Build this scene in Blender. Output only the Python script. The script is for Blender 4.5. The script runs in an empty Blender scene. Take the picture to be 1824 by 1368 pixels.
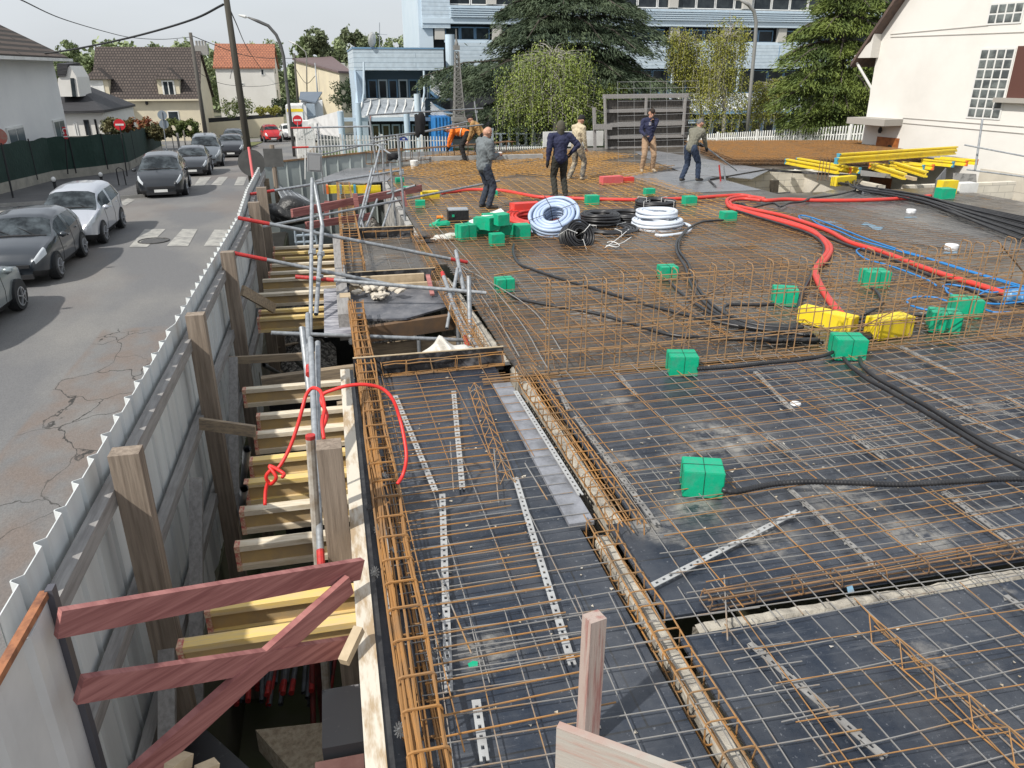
import bpy, bmesh, math, random
import numpy as np
from mathutils import Vector, Matrix
random.seed(7); rng = np.random.default_rng(7)
R = math.radians
C = bpy.context.scene.collection
scene = bpy.context.scene
# ---------------------------------------------------------------- camera
F = 1350.; PITCH = R(22.5); YAW = R(13.1); H = 2.9
cam = bpy.data.cameras.new('camera'); cam.sensor_width = 36; cam.lens = 36*F/1824
cam.clip_start = .05; cam.clip_end = 3000
co = bpy.data.objects.new('camera', cam); C.objects.link(co)
co.location = (0, 0, H); co.rotation_euler = (R(90)-PITCH, 0, -YAW)
scene.camera = co
# ---------------------------------------------------------------- sky and sun
SUN_EL = R(47); SUN_DIR = Vector((-.86, -.50, 0)).normalized()      # towards the sun
w = bpy.data.worlds.new('World'); scene.world = w; w.use_nodes = True
wn = w.node_tree; wn.nodes.clear()
sky = wn.nodes.new('ShaderNodeTexSky'); sky.sky_type = 'NISHITA'; sky.sun_disc = False
sky.sun_elevation = SUN_EL; sky.sun_rotation = math.atan2(SUN_DIR.x, SUN_DIR.y)
sky.air_density = 1.0; sky.dust_density = 3.0; sky.ozone_density = 1.0
cloud = wn.nodes.new('ShaderNodeMixRGB'); cloud.inputs[2].default_value = (6.2, 6.55, 6.95, 1)
tcw = wn.nodes.new('ShaderNodeTexCoord'); mpw = wn.nodes.new('ShaderNodeMapping'); mpw.inputs['Scale'].default_value = (1, 1, 4)
nzw = wn.nodes.new('ShaderNodeTexNoise'); nzw.inputs['Scale'].default_value = 2.2; nzw.inputs['Detail'].default_value = 4
rw = wn.nodes.new('ShaderNodeMapRange'); rw.inputs[1].default_value = .3; rw.inputs[2].default_value = .7; rw.inputs[3].default_value = .72; rw.inputs[4].default_value = .92
bg = wn.nodes.new('ShaderNodeBackground'); bg.inputs['Strength'].default_value = .115
wo = wn.nodes.new('ShaderNodeOutputWorld')
wn.links.new(tcw.outputs['Generated'], mpw.inputs[0]); wn.links.new(mpw.outputs[0], nzw.inputs['Vector'])
wn.links.new(nzw.outputs['Fac'], rw.inputs[0]); wn.links.new(rw.outputs[0], cloud.inputs[0])
wn.links.new(sky.outputs[0], cloud.inputs[1]); wn.links.new(cloud.outputs[0], bg.inputs[0]); wn.links.new(bg.outputs[0], wo.inputs[0])
sl = bpy.data.lights.new('sun', 'SUN'); sl.energy = 4.1; sl.angle = R(1.2); sl.color = (1, .955, .88)
so = bpy.data.objects.new('sun', sl); C.objects.link(so)
sd = (SUN_DIR*math.cos(SUN_EL)+Vector((0, 0, math.sin(SUN_EL))))
so.rotation_euler = sd.to_track_quat('Z', 'Y').to_euler(); so.location = sd*60
vs = scene.view_settings; vs.view_transform = 'Standard'; vs.look = 'None'; vs.exposure = .16; vs.gamma = 1; vs.use_curve_mapping = False
# ---------------------------------------------------------------- measuring: photo pixel -> point on a real plane
cp, sp, cyw, syw = math.cos(PITCH), math.sin(PITCH), math.cos(YAW), math.sin(YAW)
def ray(px, py):
    x = (px-912)/F; z = -(py-684)/F
    y2 = cp+z*sp; z2 = -sp+z*cp
    return Vector((x*cyw+y2*syw, -x*syw+y2*cyw, z2))
CP = Vector((0, 0, H))
def P(px, py, z=0.):
    d = ray(px, py); return CP+d*((z-H)/d.z)
def PY(px, py, y):
    d = ray(px, py); return CP+d*(y/d.y)
def PX(px, py, x):
    d = ray(px, py); return CP+d*(x/d.x)
def gz(y): return -1.8 if y < 30 else max(-4.6, -1.8-.033*(y-30))
def G(px, py, off=0.):                                   # point on the sloping street
    z = -1.8
    for _ in range(30): p = P(px, py, z+off); z = gz(min(p.y, 150))
    return P(px, py, z+off)
# ---------------------------------------------------------------- materials
def s2l(c): return tuple(((v/12.92) if v <= .04045 else ((v+.055)/1.055)**2.4) for v in c)
MATS = {}
def mat(name, col, rough=.7, col2=None, scale=3., amt=.5, metal=0., bump=0., stretch=(1, 1, 1), detail=5., coat=0., spec=.5, lo=.4, hi=.65, bscale=None, coord='Object', bdist=.01):
    if name in MATS: return MATS[name]
    m = bpy.data.materials.new(name); m.use_nodes = True; nt = m.node_tree; b = nt.nodes['Principled BSDF']
    b.inputs['Base Color'].default_value = (*col, 1); b.inputs['Roughness'].default_value = rough; b.inputs['Metallic'].default_value = metal
    b.inputs['Specular IOR Level'].default_value = spec; b.inputs['Coat Weight'].default_value = coat; b.inputs['Coat Roughness'].default_value = .05
    if col2 is not None or bump:
        tc = nt.nodes.new('ShaderNodeTexCoord'); mp = nt.nodes.new('ShaderNodeMapping'); mp.inputs['Scale'].default_value = stretch
        nt.links.new(tc.outputs[coord], mp.inputs[0])
        nz = nt.nodes.new('ShaderNodeTexNoise'); nz.inputs['Scale'].default_value = scale; nz.inputs['Detail'].default_value = detail; nz.inputs['Roughness'].default_value = .65
        nt.links.new(mp.outputs[0], nz.inputs['Vector'])
    if col2 is not None:
        rp = nt.nodes.new('ShaderNodeMapRange'); rp.inputs[1].default_value = lo; rp.inputs[2].default_value = hi; rp.inputs[4].default_value = amt*2 if amt < .5 else 1
        mx = nt.nodes.new('ShaderNodeMixRGB'); mx.inputs[1].default_value = (*col, 1); mx.inputs[2].default_value = (*col2, 1)
        nt.links.new(nz.outputs['Fac'], rp.inputs[0]); nt.links.new(rp.outputs[0], mx.inputs[0]); nt.links.new(mx.outputs[0], b.inputs['Base Color'])
    if bump:
        nb = nz
        if bscale:
            nb = nt.nodes.new('ShaderNodeTexNoise'); nb.inputs['Scale'].default_value = bscale; nb.inputs['Detail'].default_value = 4; nt.links.new(mp.outputs[0], nb.inputs['Vector'])
        bp = nt.nodes.new('ShaderNodeBump'); bp.inputs['Strength'].default_value = bump; bp.inputs['Distance'].default_value = bdist
        nt.links.new(nb.outputs['Fac'], bp.inputs['Height']); nt.links.new(bp.outputs[0], b.inputs['Normal'])
    MATS[name] = m; return m
def brickmat(name, c1, c2, mortar, bw, bh, rot=(0, 0, 0), ms=.01, rough=.85, bump=.3, msmooth=.1, bdist=.02):
    m = mat(name, c1, rough); nt = m.node_tree; b = nt.nodes['Principled BSDF']
    tc = nt.nodes.new('ShaderNodeTexCoord'); mp = nt.nodes.new('ShaderNodeMapping'); mp.inputs['Rotation'].default_value = rot
    br = nt.nodes.new('ShaderNodeTexBrick'); br.inputs['Color1'].default_value = (*c1, 1); br.inputs['Color2'].default_value = (*c2, 1); br.inputs['Mortar'].default_value = (*mortar, 1)
    br.inputs['Scale'].default_value = 1; br.inputs['Brick Width'].default_value = bw; br.inputs['Row Height'].default_value = bh; br.inputs['Mortar Size'].default_value = ms; br.inputs['Mortar Smooth'].default_value = msmooth
    nz = nt.nodes.new('ShaderNodeTexNoise'); nz.inputs['Scale'].default_value = 2.5; nz.inputs['Detail'].default_value = 6
    mx = nt.nodes.new('ShaderNodeMixRGB'); mx.blend_type = 'MULTIPLY'; mx.inputs[0].default_value = .32
    rp = nt.nodes.new('ShaderNodeMapRange'); rp.inputs[1].default_value = .3; rp.inputs[2].default_value = .7; rp.inputs[3].default_value = .55; rp.inputs[4].default_value = 1.2
    nt.links.new(tc.outputs['Object'], mp.inputs[0]); nt.links.new(mp.outputs[0], br.inputs['Vector']); nt.links.new(tc.outputs['Object'], nz.inputs['Vector'])
    nt.links.new(nz.outputs['Fac'], rp.inputs[0]); nt.links.new(br.outputs['Color'], mx.inputs[1]); nt.links.new(rp.outputs[0], mx.inputs[2]); nt.links.new(mx.outputs[0], b.inputs['Base Color'])
    bp = nt.nodes.new('ShaderNodeBump'); bp.inputs['Strength'].default_value = bump; bp.inputs['Distance'].default_value = bdist; bp.invert = True
    nt.links.new(br.outputs['Fac'], bp.inputs['Height']); nt.links.new(bp.outputs[0], b.inputs['Normal'])
    return m
# ---------------------------------------------------------------- mesh builder
class MB:
    def __init__(s): s.v = []; s.f = []; s.smooth = False
    def add(s, vs, fs):
        n = len(s.v); s.v += [tuple(v) for v in vs]; s.f += [tuple(i+n for i in f) for f in fs]; return s
    def box(s, c, d, rz=0., rx=0., ry=0.):
        M = Matrix.Translation(c) @ (Matrix.Rotation(rz, 4, 'Z') @ Matrix.Rotation(ry, 4, 'Y') @ Matrix.Rotation(rx, 4, 'X'))
        a, b, e = d[0]/2, d[1]/2, d[2]/2
        vs = [M @ Vector(p) for p in [(-a, -b, -e), (a, -b, -e), (a, b, -e), (-a, b, -e), (-a, -b, e), (a, -b, e), (a, b, e), (-a, b, e)]]
        return s.add(vs, [(3, 2, 1, 0), (4, 5, 6, 7), (0, 1, 5, 4), (1, 2, 6, 5), (2, 3, 7, 6), (3, 0, 4, 7)])
    def bb(s, x0, y0, z0, x1, y1, z1): return s.box(((x0+x1)/2, (y0+y1)/2, (z0+z1)/2), (abs(x1-x0), abs(y1-y0), abs(z1-z0)))
    def bar(s, p, q, w, h, up=(0, 0, 1)):
        p = Vector(p); q = Vector(q); d = (q-p).normalized(); u = Vector(up)
        if abs(d.dot(u)) > .98: u = Vector((0, 1, 0))
        r = d.cross(u).normalized()*(w/2); u = r.cross(d).normalized()*(h/2)
        vs = [p-r-u, p+r-u, p+r+u, p-r+u, q-r-u, q+r-u, q+r+u, q-r+u]
        return s.add(vs, [(0, 1, 2, 3), (7, 6, 5, 4), (4, 5, 1, 0), (5, 6, 2, 1), (6, 7, 3, 2), (7, 4, 0, 3)])
    def rod(s, p, q, r, n=4):
        return s.tube([p, q], r, n)
    def tube(s, path, r, n=8, cap=True, closed=False):
        path = [Vector(p) for p in path]; k = len(path); base = len(s.v)
        rr = r if isinstance(r, (list, tuple)) else [r]*k
        prev = None
        for i, p in enumerate(path):
            if closed: t = path[(i+1) % k]-path[i-1]
            else: t = path[min(i+1, k-1)]-path[max(i-1, 0)]
            t = t.normalized() if t.length > 1e-9 else Vector((0, 0, 1))
            if prev is None:
                a = Vector((0, 0, 1)) if abs(t.z) < .9 else Vector((0, 1, 0)); u = t.cross(a).normalized()
            else:
                u = (prev-t*prev.dot(t)); u = u.normalized() if u.length > 1e-6 else t.orthogonal().normalized()
            prev = u; v = t.cross(u)
            for j in range(n):
                an = 2*math.pi*(j+.5)/n; s.v.append(tuple(p+(u*math.cos(an)+v*math.sin(an))*rr[i]))
        m = k if closed else k-1
        for i in range(m):
            a = base+i*n; b = base+((i+1) % k)*n
            for j in range(n): j2 = (j+1) % n; s.f.append((a+j, a+j2, b+j2, b+j))
        if cap and not closed:
            s.f.append(tuple(base+j for j in reversed(range(n)))); s.f.append(tuple(base+(k-1)*n+j for j in range(n)))
        return s
    def lathe(s, prof, c=(0, 0, 0), n=16, axis='Z', M=None):
        base = len(s.v)
        for r, z in prof:
            for j in range(n):
                a = 2*math.pi*j/n; p = Vector((r*math.cos(a), r*math.sin(a), z))
                if axis == 'X': p = Vector((p.z, p.x, p.y))
                if axis == 'Y': p = Vector((p.x, p.z, p.y))
                if M is not None: p = M @ p
                s.v.append(tuple(p+Vector(c)))
        for i in range(len(prof)-1):
            for j in range(n): j2 = (j+1) % n; s.f.append((base+i*n+j, base+i*n+j2, base+(i+1)*n+j2, base+(i+1)*n+j))
        s.f.append(tuple(base+j for j in reversed(range(n)))); s.f.append(tuple(base+(len(prof)-1)*n+j for j in range(n)))
        return s
    def prism(s, pts, ext):                       # polygon (3d points) extruded by a vector
        n = len(pts); e = Vector(ext); a = [Vector(p) for p in pts]
        return s.add(a+[p+e for p in a], [tuple(reversed(range(n))), tuple(range(n, 2*n))]+[(i, (i+1) % n, n+(i+1) % n, n+i) for i in range(n)])
    def build(s, name, m=None, parent=None, smooth=False, loc=None, mats=None):
        me = bpy.data.meshes.new(name); o = bpy.data.objects.new(name, me); C.objects.link(o)
        if parent is not None: off = wloc(parent)
        elif loc is not None: off = Vector(loc)
        elif s.v:
            a = np.array(s.v); off = Vector(((a[:, 0].min()+a[:, 0].max())/2, (a[:, 1].min()+a[:, 1].max())/2, a[:, 2].min()))
        else: off = Vector((0, 0, 0))
        me.from_pydata([tuple(Vector(v)-off) for v in s.v], [], s.f); me.update()
        if smooth or s.smooth: me.shade_smooth()
        if parent is not None: o.parent = parent
        else: o.location = off
        if m: me.materials.append(m)
        return o
def wloc(o):
    v = Vector((0, 0, 0))
    while o is not None: v = v+o.location; o = o.parent
    return v
def tag(o, label, cat, group=None, kind=None):
    if label: o['label'] = label
    if cat: o['category'] = cat
    if group: o['group'] = group
    if kind: o['kind'] = kind
    return o
def thing(name, label, cat, loc=(0, 0, 0), group=None):
    o = bpy.data.objects.new(name, None); C.objects.link(o); o.location = loc; o.empty_display_size = .2
    return tag(o, label, cat, group)
def struct(o): o['kind'] = 'structure'; return o
def dup(root, loc, rz=None, label=None, group=None):
    r = root.copy(); C.objects.link(r); r.location = loc
    if rz is not None: r.rotation_euler = (0, 0, rz)
    if label: r['label'] = label
    if group: r['group'] = group
    for ch in root.children:
        c = ch.copy(); C.objects.link(c); c.parent = r
        for g in ch.children: d = g.copy(); C.objects.link(d); d.parent = c
    return r
def spline(pts, n=6):
    pts = [Vector(p) for p in pts]
    if len(pts) < 3: return pts
    q = [pts[0]*2-pts[1]]+pts+[pts[-1]*2-pts[-2]]; out = []
    for i in range(1, len(q)-2):
        for k in range(n):
            t = k/n; a, b, c, d = q[i-1], q[i], q[i+1], q[i+2]
            out.append(.5*((2*b)+(c-a)*t+(2*a-5*b+4*c-d)*t*t+(3*b-a-3*c+d)*t**3))
    return out+[pts[-1]]
def lump(c, r, jit=.25, sub=2, sq=(1, 1, 1), seed=0):
    rr = random.Random(seed); bm = bmesh.new(); bmesh.ops.create_icosphere(bm, subdivisions=sub, radius=1)
    ph = [rr.uniform(0, 6) for _ in range(6)]
    vs = []
    for v in bm.verts:
        n = v.co.normalized(); k = 1+jit*(math.sin(3*n.x+ph[0])*math.cos(2.5*n.y+ph[1])+.6*math.sin(5*n.z+ph[2]+4*n.x))
        vs.append((c[0]+n.x*r*k*sq[0], c[1]+n.y*r*k*sq[1], c[2]+n.z*r*k*sq[2]))
    fs = [tuple(v.index for v in f.verts) for f in bm.faces]; bm.free(); return vs, fs
# base materials
M_galv = mat('galvanised_steel', (.36, .38, .40), .5, (.22, .235, .25), 14, .8, metal=.35, bump=.1)
M_redpaint = mat('red_paint', (.52, .035, .03), .5, (.30, .03, .03), 25, .6)
M_rust = mat('rusty_bar', (.40, .19, .05), .75, (.21, .145, .085), 3.5, 1., bump=.3, lo=.35, hi=.7)
M_rustd = mat('dark_rust_bar', (.26, .14, .06), .8, (.12, .085, .06), 4, 1., lo=.35, hi=.65)
M_meshg = mat('grey_mesh_wire', (.27, .262, .25), .55, (.36, .20, .07), 1.6, .8, metal=.2, lo=.52, hi=.64)
M_wood = mat('weathered_timber', (.36, .28, .19), .8, (.20, .16, .12), 3, 1., bump=.25, stretch=(1, 12, 12))
M_woodv = mat('weathered_post', (.29, .235, .185), .85, (.13, .10, .075), 3.2, 1., bump=.6, stretch=(9, 9, .5), detail=9, lo=.38, hi=.72)
M_woodg = mat('grey_timber', (.30, .29, .28), .85, (.20, .19, .185), 3, 1., bump=.25, stretch=(10, 1, 10))
M_ply = mat('plywood', (.50, .40, .27), .8, (.36, .28, .18), 5, 1., bump=.15)
M_yell = mat('yellow_beam', (.74, .53, .16), .65, (.60, .46, .26), 2.5, .9, bump=.12, stretch=(1, 8, 8), lo=.4, hi=.6)
M_yellweb = mat('beam_web', (.50, .34, .14), .7, (.36, .27, .16), 3, 1., bump=.12)
M_brighty = mat('bright_yellow', (.80, .60, .02), .5, (.60, .45, .06), 5, .7, lo=.45, hi=.7, detail=9)
M_white = mat('white_paint', (.74, .74, .72), .6, (.6, .6, .58), 2, .5)
M_black = mat('black_rubber', (.012, .012, .014), .42, (.03, .03, .032), 20, .6)
M_dark = mat('near_black', (.014, .015, .017), .7)
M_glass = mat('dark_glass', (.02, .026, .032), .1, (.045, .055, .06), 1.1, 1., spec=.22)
M_green = mat('green_plastic', (.0, .36, .19), .5, (.05, .30, .19), 9, .6, bump=.25, bscale=14, bdist=.02, lo=.46, hi=.7, detail=9)
# ================================================================ ground, road, pit
# pit footprint: x -1.4..22, y -2..31
gx = [-900, -300, -120, -60, -40, -1.45, 0, 12, 24, 60, 140, 400, 1000]; gy = [-60, -2.2, 6, 14, 22, 30.6, 45, 60, 80, 100, 115, 150, 400, 1200]
m = MB()
for y in gy:
    for x in gx: m.v.append((x, y, gz(y)))
nx = len(gx)
for j in range(len(gy)-1):
    for i in range(nx-1):
        if gx[i] >= -1.45 and gx[i+1] <= 24 and gy[j] >= -2.2 and gy[j+1] <= 30.6: continue
        m.f.append((j*nx+i, j*nx+i+1, (j+1)*nx+i+1, (j+1)*nx+i))
x0, x1, y0, y1, zf = -1.45, 24, -2.2, 30.6, -3.7
b = len(m.v); m.v += [(x0, y0, -1.8), (x1, y0, -1.8), (x1, y1, gz(y1)), (x0, y1, gz(y1)), (x0, y0, zf), (x1, y0, zf), (x1, y1, zf), (x0, y1, zf)]
m.f += [(b+4, b+5, b+6, b+7), (b, b+4, b+7, b+3), (b+1, b+2, b+6, b+5), (b+2, b+3, b+7, b+6), (b, b+1, b+5, b+4)]
struct(m.build('ground', mat('soil', (.16, .145, .115), .95, (.10, .12, .05), .35, 1., bump=.5, bscale=4), loc=(0, 0, 0)))
def asphalt(name, c1, c2, c3, cracks=True):
    m = mat(name, c1, .88); nt = m.node_tree; b = nt.nodes['Principled BSDF']; N = nt.nodes.new; L = nt.links.new
    tc = N('ShaderNodeTexCoord'); mp = N('ShaderNodeMapping'); mp.inputs['Scale'].default_value = (1, .55, 1); L(tc.outputs['Object'], mp.inputs[0])
    def noise(sc, det=5): n = N('ShaderNodeTexNoise'); n.inputs['Scale'].default_value = sc; n.inputs['Detail'].default_value = det; L(mp.outputs[0], n.inputs['Vector']); return n
    def rng_(src, a, c, lo=0., hi=1.): r = N('ShaderNodeMapRange'); r.inputs[1].default_value = a; r.inputs[2].default_value = c; r.inputs[3].default_value = lo; r.inputs[4].default_value = hi; L(src, r.inputs[0]); return r.outputs[0]
    def mix(f, a, c, bt='MIX'):
        x = N('ShaderNodeMixRGB'); x.blend_type = bt
        for k, v in ((0, f), (1, a), (2, c)):
            if isinstance(v, (tuple, float)): x.inputs[k].default_value = v if isinstance(v, float) else (*v, 1)
            else: L(v, x.inputs[k])
        return x.outputs[0]
    n1 = noise(.5, 6); n2 = noise(.22, 3); n3 = noise(60, 3); n4 = noise(2.2, 8)
    c = mix(rng_(n1.outputs['Fac'], .42, .62), c1, c2)
    sx = N('ShaderNodeSeparateXYZ'); L(tc.outputs['Object'], sx.inputs[0])
    # old brownish strip of worn surfacing with its own edge
    zone = rng_(sx.outputs[0], -4.62, -4.56); zy = rng_(sx.outputs[1], 15.6, 15.5)
    mu = N('ShaderNodeMath'); mu.operation = 'MULTIPLY'; L(zone, mu.inputs[0]); L(zy, mu.inputs[1])
    mu2 = N('ShaderNodeMath'); mu2.operation = 'MULTIPLY'; L(mu.outputs[0], mu2.inputs[0]); L(rng_(n4.outputs['Fac'], .36, .60, .0, .9), mu2.inputs[1])
    c = mix(mu2.outputs[0], c, c3)
    pz = N('ShaderNodeMath'); pz.operation = 'MULTIPLY'; L(rng_(n2.outputs['Fac'], .52, .6), pz.inputs[0]); pz.inputs[1].default_value = .45
    c = mix(pz.outputs[0], c, c3)
    c = mix(.35, c, rng_(n3.outputs['Fac'], .3, .7, .5, 1.35), 'MULTIPLY')
    if cracks:
        wv = N('ShaderNodeMixRGB'); wv.inputs[0].default_value = .38; L(tc.outputs['Object'], wv.inputs[1]); L(n4.outputs['Color'], wv.inputs[2])
        vo = N('ShaderNodeTexVoronoi'); vo.feature = 'DISTANCE_TO_EDGE'; vo.inputs['Scale'].default_value = 1.25; L(wv.outputs[0], vo.inputs['Vector'])
        ck = rng_(vo.outputs['Distance'], .003, .011, 1., 0.)
        lim = N('ShaderNodeMath'); lim.operation = 'MULTIPLY'; L(mu.outputs[0], lim.inputs[0]); L(rng_(n1.outputs['Fac'], .40, .50), lim.inputs[1])
        ck2 = N('ShaderNodeMath'); ck2.operation = 'MULTIPLY'; L(ck, ck2.inputs[0]); L(lim.outputs[0], ck2.inputs[1])
        c = mix(ck2.outputs[0], c, (.03, .028, .026))
    L(c, b.inputs['Base Color'])
    bp = N('ShaderNodeBump'); bp.inputs['Strength'].default_value = .35; bp.inputs['Distance'].default_value = .008; L(n3.outputs['Fac'], bp.inputs['Height']); L(bp.outputs[0], b.inputs['Normal'])
    return m
M_asph = asphalt('asphalt', (.135, .135, .138), (.185, .18, .172), (.160, .130, .113))
M_pave = mat('pavement', (.20, .178, .145), .9, (.145, .13, .11), 1.2, 1., bump=.3, bscale=40)
M_pavd = mat('pavement_asphalt', (.12, .118, .118), .9, (.085, .085, .088), .6, 1., bump=.3, bscale=50)
def strip(name, xa, xb, ya, yb, off, m, step=6, kerb=0):
    mb = MB(); n = max(1, int((yb-ya)/step)); ys = [ya+(yb-ya)*i/n for i in range(n+1)]
    if ya < 30 < yb: ys = sorted(ys+[30])
    for y in ys:
        z = gz(y)+off; a = xa(y) if callable(xa) else xa; c = xb(y) if callable(xb) else xb
        mb.v += [(a, y, z), (c, y, z), (a, y, z-kerb-.05), (c, y, z-kerb-.05)]
    for i in range(len(ys)-1):
        k = i*4; mb.f += [(k, k+1, k+5, k+4)]
        if kerb: mb.f += [(k+2, k, k+4, k+6), (k+1, k+3, k+7, k+5)]
    if kerb: mb.f += [(0, 2, 3, 1)]; e = (len(ys)-1)*4; mb.f += [(e, e+1, e+3, e+2)]
    return struct(mb.build(name, m, loc=(0, 0, 0)))
def left_edge(y): return -8.0 if y < 40 else -8.0-.06*(y-40) if y < 62 else -9.3-(y-62)*.35
strip('road', lambda y: -60 if y < 33 else left_edge(y), lambda y: -1.5 if y < 52 else -1.5+(y-52)*.02, -40, 78, .006, M_asph)
strip('side_road', -14, 70, 52, 60, .010, M_asph)
strip('crossing_road', -40, 60, 78, 86, .008, M_asph)
strip('left_pavement', -60, lambda y: left_edge(y)+.35 if y > 34.2 else left_edge(y)+.35-(34.2-y)*3, 32, 72, .13, M_pavd, step=.8, kerb=.1)
strip('kerb', lambda y: left_edge(y)+.34 if y > 34.2 else left_edge(y)+.34-(34.2-y)*3, lambda y: left_edge(y)+.5 if y > 34.2 else left_edge(y)+.5-(34.2-y)*3, 31.9, 72, .135, mat('kerb_stone', (.34, .33, .31), .85, (.24, .235, .22), 3, 1.), step=.8, kerb=.1)
strip('right_pavement', lambda y: -2.62-.035*max(0, y-6), -1.5, -10, 26, .03, M_pave, step=3, kerb=.05)
strip('far_pavement', lambda y: -2.4+(y-46)*.05, -.9, 44, 72, .08, mat('far_pavement_mat', (.30, .25, .20), .9, (.22, .19, .15), 1., 1.), kerb=.06)
strip('verge', lambda y: -13.5+(y-60)*.1, lambda y: -6.8+(y-60)*.05, 66, 78, .05, mat('grass', (.09, .12, .03), .95, (.16, .14, .07), 1.5, 1., bump=.6, bscale=8))
strip('school_yard', -.9, 60, 62, 140, .012, mat('yard', (.12, .125, .12), .9, (.09, .10, .07), .5, 1.))
strip('lawn', -.4, 26, 53.5, 62, .03, mat('lawn_grass', (.09, .13, .035), .95, (.06, .09, .03), 1.5, 1., bump=.6, bscale=8))
# painted crossing bars
M_mark = mat('road_marking', (.37, .36, .33), .8, (.18, .178, .172), 2.6, 1., lo=.40, hi=.66, detail=9)
def ground_poly(name, pts, off, m, label=None):
    mb = MB(); q = [G(*p, off) for p in pts]; mb.add(q, [tuple(range(len(q)))])
    return struct(mb.build(name, m))
for q in [[(230, 440), (262, 440), (295, 408), (258, 408)], [(297, 438), (335, 438), (352, 408), (325, 408)], [(363, 438), (392, 438), (409, 409), (382, 409)],
          [(345, 331), (363, 331), (376, 315), (356, 316)], [(375, 330), (394, 330), (406, 315), (390, 315)], [(417, 330), (434, 330), (440, 315), (424, 315)],
          [(208, 363), (223, 366), (240, 356), (228, 353)], [(-20, 395), (60, 392), (88, 380), (2, 384)], [(-30, 384), (45, 381), (72, 372), (0, 374)], [(-40, 418), (35, 405), (65, 397), (0, 400)]]:
    ground_poly('crosswalk_stripe', q, .016, M_mark)
mh = MB(); c0 = G(274, 430); mh.tube([c0+Vector((.42*math.cos(a), .42*math.sin(a), .02)) for a in [k*math.pi/12 for k in range(24)]], .025, 5, closed=True)
mh.lathe([(.36, 0), (.36, .019)], c0+Vector((0, 0, .0)), 24)
tag(mh.build('manhole_cover', mat('cast_iron', (.05, .05, .05), .6, (.09, .085, .08), 20, 1.)), 'round cast iron manhole cover on the nearer zebra crossing', 'manhole cover')
# ================================================================ formwork deck
def deckmat(name, base, dustc, amt, sheen=.33):
    m = mat(name, base, sheen); nt = m.node_tree; b = nt.nodes['Principled BSDF']; N = nt.nodes.new; L = nt.links.new
    tc = N('ShaderNodeTexCoord')
    def noise(sc, det, st=(1, 1, 1)):
        mp = N('ShaderNodeMapping'); mp.inputs['Scale'].default_value = st; L(tc.outputs['Object'], mp.inputs[0])
        n = N('ShaderNodeTexNoise'); n.inputs['Scale'].default_value = sc; n.inputs['Detail'].default_value = det; n.inputs['Roughness'].default_value = .7; L(mp.outputs[0], n.inputs['Vector']); return n.outputs['Fac']
    def rg(src, a, c, lo=0., hi=1.): r = N('ShaderNodeMapRange'); r.inputs[1].default_value = a; r.inputs[2].default_value = c; r.inputs[3].default_value = lo; r.inputs[4].default_value = hi; L(src, r.inputs[0]); return r.outputs[0]
    def mix(f, a, c):
        x = N('ShaderNodeMixRGB')
        for k, v in ((0, f), (1, a), (2, c)):
            if isinstance(v, float): x.inputs[k].default_value = v
            elif isinstance(v, tuple): x.inputs[k].default_value = (*v, 1)
            else: L(v, x.inputs[k])
        return x.outputs[0]
    br = N('ShaderNodeTexBrick'); br.inputs['Color1'].default_value = (*base, 1); br.inputs['Color2'].default_value = (*[v*1.5 for v in base], 1); br.inputs['Mortar'].default_value = (.006, .006, .006, 1)
    br.inputs['Scale'].default_value = 1; br.inputs['Brick Width'].default_value = 2.5; br.inputs['Row Height'].default_value = 1.25; br.inputs['Mortar Size'].default_value = .006; L(tc.outputs['Object'], br.inputs['Vector'])
    c = mix(rg(noise(1.1, 6), .40, .66, 0., amt), br.outputs['Color'], dustc)
    c = mix(rg(noise(9, 8, (.35, 2.2, 1)), .56, .74, 0., .5), c, dustc)
    c = mix(rg(noise(30, 4), .62, .72, 0., .8), c, tuple(v*2.4 for v in dustc))
    c = mix(rg(noise(3.2, 9, (.25, 3, 1)), .58, .70, 0., .6), c, tuple(v*1.6 for v in dustc))
    c = mix(rg(noise(.62, 9), .60, .70, 0., .7), c, (.36, .34, .31))
    nsp = noise(5, 8)
    for (px_, py_, r_) in [(1290, 780, .55), (1230, 905, .28), (1165, 940, .22), (1690, 565, .7), (1500, 885, .35), (870, 1160, .22), (1100, 720, .25), (1640, 950, .3), (1360, 960, .3), (1060, 560, .5)]:
        q = P(px_, py_); vd = N('ShaderNodeVectorMath'); vd.operation = 'DISTANCE'; L(tc.outputs['Object'], vd.inputs[0]); vd.inputs[1].default_value = tuple(q)
        mm_ = N('ShaderNodeMath'); mm_.operation = 'MULTIPLY'; L(rg(vd.outputs['Value'], r_*.3, r_, 1., 0.), mm_.inputs[0]); L(rg(nsp, .42, .62, 0., .7), mm_.inputs[1]); c = mix(mm_.outputs[0], c, (.40, .38, .34))
    L(c, b.inputs['Base Color']); L(rg(noise(2, 5), .3, .7, .20, .5), b.inputs['Roughness'])
    bp = N('ShaderNodeBump'); bp.inputs['Strength'].default_value = .25; bp.inputs['Distance'].default_value = .01; L(noise(7, 5), bp.inputs['Height']); L(bp.outputs[0], b.inputs['Normal'])
    return m
M_deck = deckmat('formwork_ply_dark', (.012, .018, .030), (.10, .105, .115), .6)
M_deck2 = deckmat('formwork_ply_dusty', (.038, .032, .027), (.135, .118, .095), .9)
M_deck3 = deckmat('formwork_ply_grey', (.13, .135, .145), (.20, .20, .205), 1., .5)
def slab(name, rects, z1, m, t=.021):
    mb = MB()
    for (a, b_, c, d) in rects: mb.bb(a, b_, z1-t, c, d, z1)
    return struct(mb.build(name, m, loc=(0, 0, 0)))
slab('slab_floor', [(.05, .2, 1.455, 4.2), (.05, 4.2, 1.52, 7.33), (1.655, .2, 16, 3.045)], 0, M_deck)
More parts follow.
